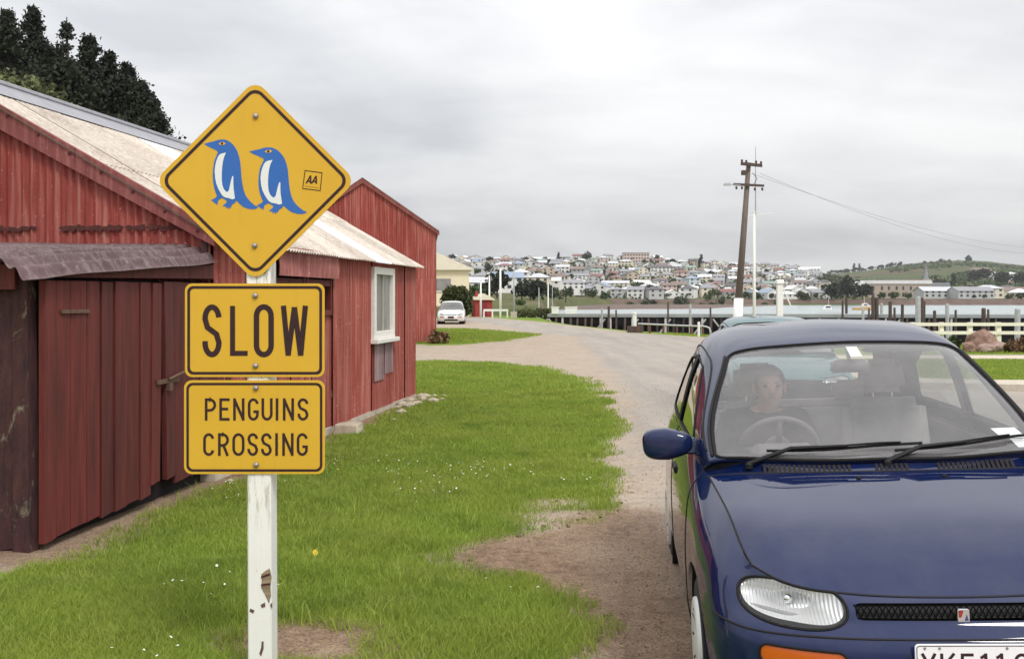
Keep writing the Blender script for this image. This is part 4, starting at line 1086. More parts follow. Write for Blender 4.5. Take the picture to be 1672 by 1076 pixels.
US = np.linspace(0, 17, 17 * 16 + 1); VS = np.linspace(0, 6, 6 * 9 + 1)
def build_car(root, paint, detail=True):
    both = lambda V, F: weld_mirror(V, F)
    # lower body
    uv, F = BODY.grid(US, VS)
    cuts = [f_light, f_archf, f_archr, f_tail, f_indic, f_grille, f_intake]
    V, F2 = BODY.outside(uv, F, cuts)
    # split into wings, doors, rear quarters and bumpers along the length for the parts a car has
    Vm, Fm = both(V, F2); cen = Vm[Fm].mean(1)
    bump_split = .533
    d1, d2, d3 = 1.13, 2.255, 3.02
    def pick(cond, nm): return welded(*BODY_pack(Vm, Fm[cond]), paint, nm, root)
    def BODY_pack(V_, F_):
        u_, inv = np.unique(F_, return_inverse=True); return V_[u_], inv.reshape(-1, 4)
    front_b = (cen[:, 1] < .46) & (cen[:, 2] < bump_split)
    rear_b = (cen[:, 1] > 3.45) & (cen[:, 2] < .60)
    rest = ~(front_b | rear_b)
    pick(front_b, 'front_bumper'); pick(rear_b, 'rear_bumper'); body = pick(rest, 'body')
    # thin dark shut lines
    q = MB()
    def seam(net, uvs, sides=(1, -1), r=.0032, sink=.0008):
        P = net.ev([a for a, _ in uvs], [b_ for _, b_ in uvs])
        for sg in sides: q.tube([(p[0] * sg, p[1], p[2]) for p in P], r, 6, False)
    def vline(y, v0, v1, n=24):
        """seam at length y on the side, from row v0 to v1"""
        vv = np.linspace(v0, v1, n); uu = []
        ug = np.linspace(6.5, 13.5, 300)
        for v_ in vv:
            yy = BODY.ev(ug, np.full_like(ug, v_))[:, 1]; uu.append(np.interp(y, yy, ug))
        return list(zip(uu, vv))
    seam(BODY, vline(1.13, .15, 5.98)); seam(BODY, vline(2.255, .3, 6.0)); 
    seam(BODY, [(u_, .12) for u_ in np.linspace(8.4, 11.9, 60)])
    for uu in ([(u_, 3.15) for u_ in np.linspace(0, 5.2, 70)],): seam(BODY, uu, r=.004)
    seam(HOOD, [(u_, .0) for u_ in np.linspace(0, 4, 50)], r=.0042); seam(HOOD, [(0, v_) for v_ in np.linspace(0, 5, 40)], r=.0042)
    seam(HOOD, [(4, v_) for v_ in np.linspace(0, 5, 40)], r=.0042)
    seam(BODY, [(u_, 3.2) for u_ in np.linspace(13.6, 17, 40)], r=.004)
    q.build('shut_line', trim_black, root, True)
    # bonnet
    uv, F = HOOD.grid(np.linspace(0, 4, 65), np.linspace(0, 5, 61)); V, F2 = both(*HOOD.pack(uv, F)); welded(V, F2, paint, 'bonnet', root)
    # cabin shell with window openings
    uv, F = CAB.grid(np.linspace(0, 11, 11 * 18 + 1), np.linspace(0, 5, 5 * 16 + 1))
    wins = [f_screen, f_rear, f_win1, f_win2]
    V, F2 = CAB.outside(uv, F, wins); V, F2 = both(V, F2)
    shell = welded(V, F2, paint, 'roof', root)
    mo = shell.modifiers.new('thick', 'SOLIDIFY'); mo.thickness = .022; mo.offset = -1
    for f, nm, gl in ((f_screen, 'windscreen', screen_glass), (f_rear, 'rear_window', side_glass)):
        V, F2 = both(*CAB.inside(uv, F, f)); g = welded(V, F2, gl, nm, root, offset=-.004)
        gasket(V, F2, .0075, rubber, 'seal', g)
    for f in (f_win1, f_win2):
        V, F2 = CAB.inside(uv, F, f)
        for sg in (1, -1):
            V_ = V * np.array([sg, 1, 1]); F_ = F2 if sg == 1 else F2[:, ::-1]
            g = welded(V_, F_, side_glass, 'side_window', root, offset=-.005); gasket(V_, F_, .006, rubber, 'seal', g)
    hu, hF = CAB.grid(np.linspace(2.98, 7.1, 40), np.linspace(2.45, 5, 24)); V, F2 = both(*CAB.pack(hu, hF)); welded(V, F2, liner_m, 'headliner', root, offset=-.032)
    mu, mF = CAB.grid(np.linspace(.01, .17, 5), np.linspace(3.05, 5, 40)); V, F2 = both(*CAB.pack(mu, mF)); welded(V, F2, trim_black, 'screen_mask', root, offset=-.008)
    # B pillar in black between the side windows, drip rail along the roof edge
    for sg in (1, -1):
        bp = CAB.ev(np.full(14, 4.85), np.linspace(.15, 2.2, 14)); 
        q = MB()
        uu = np.interp([2.20, 2.315], CAB.ev(np.linspace(3, 7, 100), np.full(100, 1.5))[:, 1], np.linspace(3, 7, 100))
        a_ = CAB.ev(np.full(16, uu[0]), np.linspace(.28, 2.28, 16)); b2 = CAB.ev(np.full(16, uu[1]), np.linspace(.28, 2.28, 16))
        o_ = np.array([.0035, 0, .001])
        vs_ = [tuple((p + o_) * [sg, 1, 1]) for p in a_] + [tuple((p + o_) * [sg, 1, 1]) for p in b2]
        q.add(vs_, [(i, i + 1, 17 + i, 16 + i) for i in range(15)]); q.build('pillar_trim', trim_black, root, True)
        rail = CAB.ev(np.linspace(.35, 9.2, 90), np.interp(np.linspace(.35, 9.2, 90), [.35, 1, 2, 3, 4, 5, 7, 9.2], [2.62, 2.62, 2.6, 2.56, 2.5, 2.5, 2.5, 2.4]))
        MB().tube([tuple(p * [sg, 1, 1]) for p in rail], .0055, 6).build('drip_rail', trim_black, root, True)
        # pillar filler at the screen edge: black strip between glass and A pillar
        st = CAB.ev(np.linspace(.12, 2.95, 40), np.full(40, 3.02)); MB().tube([tuple(p * [sg, 1, 1]) for p in st], .008, 6).build('screen_moulding', trim_black, root, True)
    # cowl between bonnet and screen
    n_ = 41; vv = np.linspace(0, 5, n_); a_ = HOOD.ev(np.full(n_, 4), vv) + [0, .004, -.004]; b2 = CAB.ev(np.full(n_, .02), vv) + [0, .02, -.012]; mid = a_ * .25 + b2 * .75 + [0, 0, .002]
    for arr, nm, mt in (((a_, mid), 'cowl', paint), ((mid, b2), 'scuttle', trim_black)):
        V = np.vstack(arr); F = np.array([(i, i + 1, n_ + i + 1, n_ + i) for i in range(n_ - 1)]); V, F = both(V, F); welded(V, F, mt, nm, root)
    # wheel housings, floor
    for sg in (1, -1):
        for y0 in (FWY, RWY):
            pr = [(.318, .0), (.318, -.34), (.02, -.345)]
            o_ = MB().lathe(pr, 28, 'x', (0, y0, WZ)).build('wheel_housing', trim_black, root, True)
            o_.location = (.812 * sg, 0, 0); o_.scale = (sg, 1, 1)
    MB().box((-.74, .25, .19), (.74, 3.6, .215)).build('floor_pan', trim_black, root)
    # wheels
    for sg in (1, -1):
        for y0 in (FWY, RWY):
            w = MB().lathe([(.155, -.075), (.185, -.085), (.245, -.085), (.265, -.07), (.2715, -.04), (.272, 0), (.2715, .04), (.265, .07), (.245, .085), (.185, .085), (.155, .075)], 36, 'x').build('wheel', tyre_m, root, True)
            w.location = (.725 * sg, y0, WZ)
            MB().lathe([(.186, .078), (.182, .098), (.160, .103), (.085, .088), (.060, .096), (.03, .104), (.001, .104)] , 36, 'x').build('hubcap', rim_m, w, True).scale = (sg, 1, 1)
            q = MB()
            for k in range(9):
                a = 2 * math.pi * k / 9; c_, s_ = math.cos(a), math.sin(a)
                q.tube([(.080 * sg, c_ * .105, s_ * .105), (.090 * sg, c_ * .142, s_ * .142)], .0125, 8)
            tag(q.build('hubcap_slot', trim_black, w), kind='stuff')
            MB().lathe([(.175, .085), (.176, -.085)], 30, 'x').build('rim_barrel', trim_black, w, True)
    # lamps, grille, indicators
    uv, F = BODY.grid(np.linspace(0, 9, 9 * 30 + 1), np.linspace(0, 6, 6 * 18 + 1))
    V, F2 = BODY.inside(uv, F, f_light)
    for sg in (1, -1):
        V_ = V * np.array([sg, 1, 1]); F_ = F2 if sg == 1 else F2[:, ::-1]
        hl = welded(V_, F_, lens_glass, 'headlight', root, offset=-.001)
        gasket(V_, F_, .0052, rubber, 'seal', hl)
        c_ = V_.mean(0)
        # reflector bowl: the lens outline drawn inwards
        sc_ = np.array([.93, 1, .90]); 
        r_ = np.hypot((V_[:, 0] - c_[0]) / .17, (V_[:, 2] - c_[2]) / .07)[:, None]
        Vb = c_ + (V_ - c_) * sc_ + np.array([-.02 * sg, .1, 0]) * np.clip(1.15 - r_ ** 2, 0, 1) * .75 + np.array([0, .012, 0])
        welded(Vb, F_, reflector, 'reflector', hl)
        # lower reflector lip and bulb shield
        MB().tube([tuple(c_ + np.array([sg * dx, .03 + .02 * abs(dx) * 0 + (dx * .55 if dx > 0 else .12 * dx), -.040 + .12 * dx])) for dx in np.linspace(-.13, .13, 14)], .0085, 6).build('reflector_lip', simple('lamp_lip', (.30, .30, .31), .35) if 'lamp_lip' not in MATS else MATS['lamp_lip'], hl, True)
        MB().lathe([(.001, -.008), (.014, -.005), (.018, .006), (.016, .02)], 20, 'y', tuple(c_ + np.array([-.0 * sg, .062, .006]))).build('bulb_shield', chrome, hl, True)
    V, F2 = BODY.inside(uv, F, f_indic)
    for sg in (1, -1):
        V_ = V * np.array([sg, 1, 1]); F_ = F2 if sg == 1 else F2[:, ::-1]
        il = welded(V_, F_, amber, 'indicator', root, offset=-.0015); gasket(V_, F_, .005, rubber, 'seal', il)
        welded(V_ + [0, .03, 0], F_, trim_black, 'lamp_back', il)
    V, F2 = both(*BODY.inside(uv, F, f_grille)); gr = welded(V + [0, .028, 0], F2, trim_black, 'grille', root)
    q = MB()
    for k in range(34):
        x0 = -.325 + k * .65 / 33
        for (za, zb) in ((.570, .616), (.616, .570)):
            p = BODY.ev(*[np.interp(abs(x0), [0, .17, .36], [0, 1, 2]) + np.zeros(1), np.array([4.5])])[0]
            q.tube([(x0 - .012, p[1] + .021, za), (x0 + .012, p[1] + .021, zb)], .0022, 4, False)
    q.build('grille_mesh', simple('grille_mesh', (.006, .006, .006), .7, spec=.1) if 'grille_mesh' not in MATS else MATS['grille_mesh'], gr)
    V, F2 = both(*BODY.inside(uv, F, f_intake)); welded(V + [0, .04, 0], F2, trim_black, 'intake', root)
    uv, F = BODY.grid(np.linspace(12, 17, 121), np.linspace(0, 6, 97)); V, F2 = BODY.inside(uv, F, f_tail)
    for sg in (1, -1): welded(V * np.array([sg, 1, 1]), F2 if sg == 1 else F2[:, ::-1], red_lens, 'tail_light', root)
    return body
# ------------------------------------------------------------------ the blue car
CAR_LOC, CAR_ROT = (1.484, 3.165, -.018), (0, -.0400, -.108)
car = empty('parked_car', CAR_LOC, 0, 'dark blue rounded compact car parked on the verge, a person at the wheel', 'car')
car.rotation_euler = CAR_ROT
build_car(car, blue_paint)
def scr(u_, v_, sg=1, off=0.0):
    p = CAB.ev([u_], [v_])[0]
    du = CAB.ev([u_ + .01], [v_])[0] - p; dv = CAB.ev([u_], [v_ + .01])[0] - p; n_ = np.cross(du, dv); n_ /= np.linalg.norm(n_)
    if n_[2] < 0: n_ = -n_
    p = p + n_ * off
    return (p[0] * sg, p[1], p[2])
def scr_x(x, u_, off=0.0):
    """a point on the windscreen at lateral x, height parameter u_"""
    vv = np.linspace(2.6, 5, 80); xs = CAB.ev(np.full(80, u_), vv)[:, 0]
    return scr(u_, float(np.interp(-abs(x), -xs, vv)), -1 if x < 0 else 1, off)
def hood_x(x, u_, off=0.0):
    vv = np.linspace(0, 5, 80); xs = HOOD.ev(np.full(80, u_), vv)[:, 0]
    p = HOOD.ev([u_], [float(np.interp(-abs(x), -xs, vv))])[0]; return (x, p[1], p[2] + off)
# mirrors
for sg in (-1, 1):
    bm = bmesh.new(); bmesh.ops.create_uvsphere(bm, u_segments=28, v_segments=18, radius=1.0)
    for v_ in bm.verts:
        c_ = v_.co
        x_, y_, z_ = [math.copysign(abs(q) ** .62, q) for q in c_]
        tp = 1.0 - .22 * max(0, -x_)           # inner end slimmer
        v_.co = (x_ * .118, (y_ * .062 if y_ < 0 else y_ * .03) * tp, z_ * (.074 - .012 * (x_ < 0) * -x_) * tp + .014 * x_ * .3)
    me = bpy.data.meshes.new('mirror'); bm.to_mesh(me); bm.free(); me.materials.append(blue_paint)
    me.polygons.foreach_set('use_smooth', [True] * len(me.polygons))
    mr = obj('door_mirror', me, car, (.872 * sg, 1.42, .972)); mr.scale = (sg, 1, 1); mr.rotation_euler = (0, R(4) * sg, R(8) * sg)
    MB().hexa([(-.20, -.02, -.062), (-.06, -.035, -.05), (-.06, .03, -.05), (-.20, .08, -.055), (-.195, -.005, .005), (-.07, -.02, .02), (-.07, .02, .02), (-.195, .07, .015)]).build('mirror_arm', blue_paint, mr, bevel=.008)
    MB().lathe([(.001, .034), (.052, .034), (.056, .028)], 20, 'y').build('mirror_glass', chrome, mr).scale = (1.9, 1, .95)
# wipers
for (xa, ub, x0, x1, ua, ue) in ((-.50, .0, -.47, .17, .17, .34), (.06, .0, .05, .62, .17, .38)):
    wp = empty('wiper', (0, 0, 0)); wp.parent = car
    piv = hood_x(xa - .05, 4.0, .012); piv = (piv[0], piv[1] + .045, piv[2] + .002)
    MB().lathe([(.016, 0), (.016, .018), (.008, .028), (.001, .029)], 12, 'z', piv).build('wiper_pivot', trim_black, wp)
    xm = x0 + (x1 - x0) * .52; um = ua + (ue - ua) * .5
    MB().tube([(piv[0], piv[1], piv[2] + .02), scr_x(x0 + .10, ua + .02, .028), scr_x(xm, um, .026)], [.011, .009, .006], 6).build('wiper_arm', trim_black, wp)
    q = MB(); q.tube([scr_x(x0 + (x1 - x0) * k / 14, ua + (ue - ua) * k / 14, .012) for k in range(15)], .0065, 6)
    q.tube([scr_x(x0 + (x1 - x0) * k / 14, ua + (ue - ua) * k / 14, .020 + .008 * math.sin(math.pi * k / 14)) for k in range(2, 13)], .0045, 6); q.build('wiper_blade', rubber, wp)
# cowl vents, washer jets
q = MB()
for x0, x1 in ((-.50, -.14), (-.05, .09), (.20, .52)):
    n_ = int((x1 - x0) / .0195)
    for k in range(n_):
        a = x0 + (x1 - x0) * (k + .5) / n_; p = hood_x(a, 4.0, .002); c2 = scr_x(a + .004, .02); p2 = (a + .004, p[1] + (c2[1] + .02 - p[1]) * .68, p[2] + (c2[2] - .012 - p[2]) * .70 + .003); p = (p[0], p[1] + .006, p[2] + .001)
        q.hexa([(p[0] - .0062, p[1], p[2] - .004), (p[0] + .0062, p[1], p[2] - .004), (p2[0] + .0062, p2[1], p2[2] - .004), (p2[0] - .0062, p2[1], p2[2] - .004), (p[0] - .0062, p[1], p[2]), (p[0] + .0062, p[1], p[2]), (p2[0] + .0062, p2[1], p2[2]), (p2[0] - .0062, p2[1], p2[2])])
tag(q.build('cowl_vent', black_in, car), kind='stuff')
for x0 in (-.135, .20):
    p = hood_x(x0, 3.72, 0); MB().lathe([(.011, -.003), (.010, .006), (.006, .010), (.001, .0105)], 12, 'z', p).build('washer_jet', rubber, car)
# door handles, side rubbing strip
for sg in (-1, 1):
    for yy in (1.98, 2.72):
        MB().box((-.012, -.09, -.02), (.016, .09, .02)).build('door_handle', trim_black, car, bevel=.008).location = (.815 * sg, yy, .765)
# badge
bx, by, bz = 0.0, BODY.ev([0], [4.55])[0][1] - .004, .587
q = MB(); q.prism(rrect(-.019, .019, -.023, .023, .008, 4), -.004, .006); bd = q.build('badge', chrome, car, bevel=.001); bd.location = (bx, by, bz)
q = MB(); q.ring([(-.015, .017), (-.001, .017), (-.008, -.004), (-.015, -.004)], [(-.014, .016), (-.004, .016), (-.009, -.002), (-.014, -.002)], -.0062)
q.add([(-.015, -.0051, .017), (-.002, -.0051, .017), (-.010, -.0051, -.002), (-.015, -.0051, -.002)], [(0, 1, 2, 3)]); q.build('badge_inlay', simple('badge_red', (.42, .03, .03), .4), bd)
MB().add([(.003, -.0051, -.015), (.015, -.0051, -.015), (.010, -.0051, .006)], [(0, 1, 2)]).build('badge_inlay', simple('badge_blue', (.05, .06, .22), .4), bd)
# number plate
PW, PH = .360, .125; pz, py = .462, -.012
q = MB(); q.prism(rrect(-PW/2, PW/2, -PH/2, PH/2, .012, 4), -.003, .003); pl = q.build('number_plate', white_label, car); pl.location = (0, py - .004, pz)
q = MB(); q.ring(rrect(-PW/2 + .004, PW/2 - .004, -PH/2 + .004, PH/2 - .004, .010, 4), rrect(-PW/2 + .0065, PW/2 - .0065, -PH/2 + .0065, PH/2 - .0065, .008, 4), -.0036); q.build('plate_border', ink, pl)
Tn = lambda a, c_: (-.180 + a, .0625 - c_)
chs = [('X', .016, .066), ('K', .076, .124), ('5', .138, .180), ('1', .196, .226), ('1', .244, .274), ('2', .300, .346)]
word([(ch, a, b_, .103, .028, .0095) for ch, a, b_ in chs], -.0036, pl, ink, Tn)
for (a, b_) in ((-.150, .050), (-.105, .050), (.10, .050), (.165, .050)): MB().lathe([(.001, -.005), (.004, -.005), (.0045, -.003)], 8, 'y', (a, 0, b_)).build('screw', bolt_m, pl)
# rear plate
q = MB(); q.prism(rrect(-PW/2, PW/2, -PH/2, PH/2, .012, 4), -.003, .003); q.build('number_plate', white_label, car).location = (0, 3.81, .60)
# labels on the screen
def sticker(corners, name='windscreen_label'):
    MB().add([scr_x(x_, u_, -.009) for x_, u_ in corners], [(0, 1, 2, 3)]).build(name, white_label, car)
sticker([(.525, .42), (.635, .42), (.605, .68), (.495, .68)]); sticker([(.575, .14), (.66, .14), (.645, .40), (.555, .40)])
sticker([(.005, 2.55), (.060, 2.55), (.052, 2.85), (.0, 2.85)])
# interior -----------------------------------------------------------------------------
MB().hexa([(-.66, 1.16, .70), (.66, 1.16, .70), (.70, 1.52, .68), (-.70, 1.52, .68), (-.66, 1.10, .905), (.66, 1.10, .905), (.69, 1.46, .915), (-.69, 1.46, .915)]).build('dashboard', dash_m, car, bevel=.03)
MB().hexa([(-.52, 1.38, .88), (-.16, 1.38, .88), (-.17, 1.52, .86), (-.51, 1.52, .86), (-.48, 1.34, .945), (-.20, 1.34, .945), (-.20, 1.50, .955), (-.48, 1.50, .955)]).build('binnacle', dash_m, car, bevel=.025)
sw = MB(); ct = Vector((-.34, 1.60, .905)); ax = Vector((0, .86, .5)).normalized(); e1 = Vector((1, 0, 0)); e2 = ax.cross(e1)
sw.tube([ct + (e1 * math.cos(a) + e2 * math.sin(a)) * .182 for a in [2 * math.pi * k / 36 for k in range(37)]], .0145, 10, False)
for a in (R(180), R(0), R(-90)): sw.tube([ct + (e1 * math.cos(a) + e2 * math.sin(a)) * .18, ct], .016, 6)
sw.lathe([(.001, -.02), (.06, -.015), (.065, .02)], 16, 'y', tuple(ct)); sw.build('steering_wheel', dash_m, car, True)
def soft(name, a, b_, par, mat=seat_m, bev=.05, lean=0.0):
    (x0, y0, z0), (x1, y1, z1) = a, b_
    bm = bmesh.new()
    q = MB().hexa([(x0, y0, z0), (x1, y0, z0), (x1, y1, z0), (x0, y1, z0), (x0 + .02, y0 + lean, z1), (x1 - .02, y0 + lean, z1), (x1 - .02, y1 + lean, z1), (x0 + .02, y1 + lean, z1)])
    me = q.mesh(mat); bm.from_mesh(me); bmesh.ops.recalc_face_normals(bm, faces=bm.faces)
    bmesh.ops.bevel(bm, geom=list(bm.edges), offset=bev, segments=4, affect='EDGES', clamp_overlap=True); bm.to_mesh(me); bm.free()
    me.polygons.foreach_set('use_smooth', [True] * len(me.polygons)); return obj(name, me, par)
for x0 in (-.34, .34):
    st = empty('front_seat', (0, 0, 0)); st.parent = car
    soft('seat_cushion', (x0 - .24, 1.72, .36), (x0 + .24, 2.24, .54), st)
    soft('seat_back', (x0 - .24, 2.18, .48), (x0 + .24, 2.33, 1.06), st, lean=.10)
    soft('headrest', (x0 - .13, 2.30, 1.09), (x0 + .13, 2.39, 1.27), st, bev=.035, lean=.02)
    q = MB(); q.tube([(x0 - .05, 2.345, 1.03), (x0 - .05, 2.345, 1.12)], .006); q.tube([(x0 + .05, 2.345, 1.03), (x0 + .05, 2.345, 1.12)], .006); q.build('headrest_post', chrome, st)
rs_ = empty('rear_seat', (0, 0, 0)); rs_.parent = car
soft('seat_cushion', (-.64, 2.62, .36), (.64, 3.02, .56), rs_); soft('seat_back', (-.64, 2.98, .5), (.64, 3.12, .98), rs_, lean=.10)
for x0 in (-.33, .33): soft('headrest', (x0 - .12, 3.06, .98), (x0 + .12, 3.14, 1.10), rs_, bev=.03)
MB().box((-.66, 3.12, .93), (.66, 3.42, .945)).build('parcel_shelf', dash_m, car)
rm = soft('rear_view_mirror', (-.085, 1.60, 1.262), (.115, 1.625, 1.325), car, dash_m, .012); MB().tube([(.012, 1.61, 1.32), (.012, 1.66, 1.375)], .009).build('mirror_stem', dash_m, rm)
MB().add([(-.072, 1.6265, 1.27), (.102, 1.6265, 1.27), (.102, 1.6265, 1.318), (-.072, 1.6265, 1.318)], [(3, 2, 1, 0)]).build('mirror_glass', chrome, rm)
for sg in (-1, 1): soft('door_card', (.66 if sg > 0 else -.74, 1.3, .30), (.74 if sg > 0 else -.66, 3.0, .92), car, dash_m, .02)
soft('sun_visor', (-.50, 1.86, 1.34), (-.15, 2.0, 1.36), car, seat_m, .008); soft('sun_visor', (.15, 1.86, 1.34), (.50, 2.0, 1.36), car, seat_m, .008)

# ------------------------------------------------------------------ the person at the wheel
skin_m = simple('skin', (.60, .36, .29), .55, var=.1, scale=14); hair_m = simple('grey_hair', (.33, .32, .31), .8, var=.4, scale=60)
coat_m = simple('dark_jacket', (.030, .026, .034), .9, var=.3, scale=20); jean_m = simple('dark_trousers', (.05, .05, .075), .9)
per = empty('person', CAR_LOC, 0, 'person with short grey hair in a dark top sitting at the car steering wheel', 'person'); per.rotation_euler = CAR_ROT
def skinned(name, nodes, edges, mat, parent, sub=2):
    me = bpy.data.meshes.new(name); keys = list(nodes)
    me.from_pydata([nodes[k][:3] for k in keys], [(keys.index(a), keys.index(b_)) for a, b_ in edges], [])
    o = obj(name, me, parent); me.materials.append(mat)
    o.modifiers.new('skin', 'SKIN')
    if not me.skin_vertices: 
        bpy.context.view_layer.objects.active = o
    sv = me.skin_vertices[0].data
    for i, k in enumerate(keys):
        r = nodes[k][3]; sv[i].radius = r if hasattr(r, '__len__') else (r, r)
    sv[0].use_root = True
    o.modifiers['skin'].use_smooth_shade = True
    ss_ = o.modifiers.new('sub', 'SUBSURF'); ss_.levels = sub; ss_.render_levels = sub
    return o
px0 = -.335
N = dict(pel=(px0, 2.06, .60, (.15, .12)), waist=(px0, 2.10, .76, (.14, .11)), chest=(px0, 2.09, .93, (.155, .11)), neck0=(px0 + .01, 2.05, 1.035, .055), neck=(px0 + .015, 2.02, 1.075, .05),
         jaw=(px0 + .02, 1.985, 1.125, (.062, .075)), face=(px0 + .02, 1.98, 1.175, (.074, .09)), crown=(px0 + .02, 1.99, 1.225, (.068, .082)), top=(px0 + .02, 1.995, 1.250, .04))
E = [('pel', 'waist'), ('waist', 'chest'), ('chest', 'neck0'), ('neck0', 'neck'), ('neck', 'jaw'), ('jaw', 'face'), ('face', 'crown'), ('crown', 'top')]
for sg, nm in ((-1, 'l'), (1, 'r')):
    N[nm + 'sh'] = (px0 + .185 * sg, 2.08, .985, .062); N[nm + 'el'] = (px0 + .245 * sg, 1.97, .74, .045); N[nm + 'wr'] = (-.34 + .165 * sg, 1.765, .775, .028)
    hx, hy, hz = -.34 + .150 * sg, 1.705, .800
    N[nm + 'pm'] = (hx, hy, hz, (.034, .017))
    E += [('chest', nm + 'sh'), (nm + 'sh', nm + 'el'), (nm + 'el', nm + 'wr'), (nm + 'wr', nm + 'pm')]
    for k in range(4):
        o_ = (k - 1.5) * .019
        N[nm + 'f%da' % k] = (hx + o_ * .6 + sg * .008, hy - .032 + .004 * abs(k - 1.5), hz + .022 + o_ * .25, .0092); N[nm + 'f%db' % k] = (hx + o_ * .6 + sg * .016, hy - .054, hz + .006 + o_ * .25, .0085); N[nm + 'f%dc' % k] = (hx + o_ * .6 + sg * .016, hy - .044, hz - .016 + o_ * .25, .0075)
        E += [(nm + 'pm', nm + 'f%da' % k), (nm + 'f%da' % k, nm + 'f%db' % k), (nm + 'f%db' % k, nm + 'f%dc' % k)]
    N[nm + 'th'] = (hx - sg * .034, hy - .008, hz + .006, .0105); N[nm + 'th2'] = (hx - sg * .044, hy - .034, hz + .012, .009)
    E += [(nm + 'pm', nm + 'th'), (nm + 'th', nm + 'th2')]
    N[nm + 'kn'] = (px0 + .13 * sg, 1.66, .60, .066); N[nm + 'an'] = (px0 + .12 * sg, 1.38, .32, .042); N[nm + 'ft'] = (px0 + .12 * sg, 1.24, .30, .035); N[nm + 'hip'] = (px0 + .10 * sg, 1.98, .585, .085)
    E += [('pel', nm + 'hip'), (nm + 'hip', nm + 'kn'), (nm + 'kn', nm + 'an'), (nm + 'an', nm + 'ft')]
N['nose'] = (px0 + .022, 1.885, 1.158, .013); E.append(('face', 'nose'))
body = skinned('body', N, E, skin_m, per)
J = {k: (v_[0], v_[1], v_[2], (v_[3][0] + .018, v_[3][1] + .018) if hasattr(v_[3], '__len__') else v_[3] + .014) for k, v_ in N.items() if k in ('pel', 'waist', 'chest', 'neck0', 'lsh', 'rsh', 'lel', 'rel', 'lwr', 'rwr')}
skinned('jacket', J, [e_ for e_ in E if e_[0] in J and e_[1] in J], coat_m, per)
J = {k: (v_[0], v_[1], v_[2], (v_[3][0] + .02, v_[3][1] + .02) if hasattr(v_[3], '__len__') else v_[3] + .014) for k, v_ in N.items() if k in ('pel', 'lhip', 'rhip', 'lkn', 'rkn', 'lan', 'ran')}
skinned('trousers', J, [e_ for e_ in E if e_[0] in J and e_[1] in J], jean_m, per)
# head: hair cap, ears, eyes, brows, mouth
hc = Vector((px0 + .02, 1.985, 1.178))
bm = bmesh.new(); bmesh.ops.create_uvsphere(bm, u_segments=28, v_segments=18, radius=1.0)
dele = []
for v_ in bm.verts:
    c_ = v_.co.copy(); k_ = 1 + .04 * noise.noise(c_ * 5)
    v_.co = hc + Vector((c_.x * .085 * k_, c_.y * .102 * k_ + .008, c_.z * .098 * k_ + .012))
    if (c_.y < -.25 and c_.z < .42) or c_.z < -.45: dele.append(v_)
bmesh.ops.delete(bm, geom=dele, context='VERTS'); me = bpy.data.meshes.new('hair'); bm.to_mesh(me); bm.free(); me.materials.append(hair_m)
me.polygons.foreach_set('use_smooth', [True] * len(me.polygons)); obj('hair', me, per)
def blob(name, c_, s_, mat):
    bm = bmesh.new(); bmesh.ops.create_uvsphere(bm, u_segments=12, v_segments=8, radius=1.0)
    for v_ in bm.verts: v_.co = Vector((v_.co.x * s_[0] + c_[0], v_.co.y * s_[1] + c_[1], v_.co.z * s_[2] + c_[2]))
    me = bpy.data.meshes.new(name); bm.to_mesh(me); bm.free(); me.materials.append(mat); me.polygons.foreach_set('use_smooth', [True] * len(me.polygons)); return obj(name, me, per)
for sg in (-1, 1):
    blob('ear', (hc.x + sg * .080, hc.y + .010, hc.z - .012), (.010, .020, .030), skin_m)
    blob('eye', (hc.x + sg * .031, hc.y - .080, hc.z + .004), (.013, .008, .008), simple('eye_dark', (.03, .02, .02), .3) if 'eye_dark' not in MATS else MATS['eye_dark'])
    blob('eyebrow', (hc.x + sg * .033, hc.y - .084, hc.z + .024), (.020, .007, .005), hair_m)
blob('mouth', (hc.x, hc.y - .082, hc.z - .052), (.022, .006, .006), simple('lips', (.30, .11, .10), .5))
# ------------------------------------------------------------------ foliage
def leaf_mat(name, dark, light, rough=.75):
    m, nt, b = new_mat(name); t = NT(nt)
    at = t.node('ShaderNodeAttribute', attribute_name='tone')
    c = t.mix(at.outputs['Fac'], dark, light)
    oi = t.node('ShaderNodeObjectInfo'); c = t.mix(1.0, c, t.math('ADD', t.math('MULTIPLY', oi.outputs['Random'], .3), .85), 'MULTIPLY')
    nt.links.new(c, b.inputs['Base Color']); setp(b, rough=rough, spec=.2)
    return m
pine_leaf = leaf_mat('pine_needles', (.013, .017, .014), (.040, .047, .027))
dark_leaf = leaf_mat('dark_foliage', (.024, .036, .020), (.075, .092, .042))
mid_leaf = leaf_mat('green_foliage', (.030, .050, .018), (.095, .135, .040))
olive_leaf = leaf_mat('olive_scrub', (.050, .058, .024), (.13, .14, .058))
cedar_leaf = leaf_mat('conifer_shrub', (.022, .034, .014), (.090, .105, .030))
brown_leaf = leaf_mat('brown_tussock', (.10, .055, .03), (.24, .15, .08))
bark_m = simple('bark', (.075, .055, .045), .95, var=.3, scale=6, bump=.02)
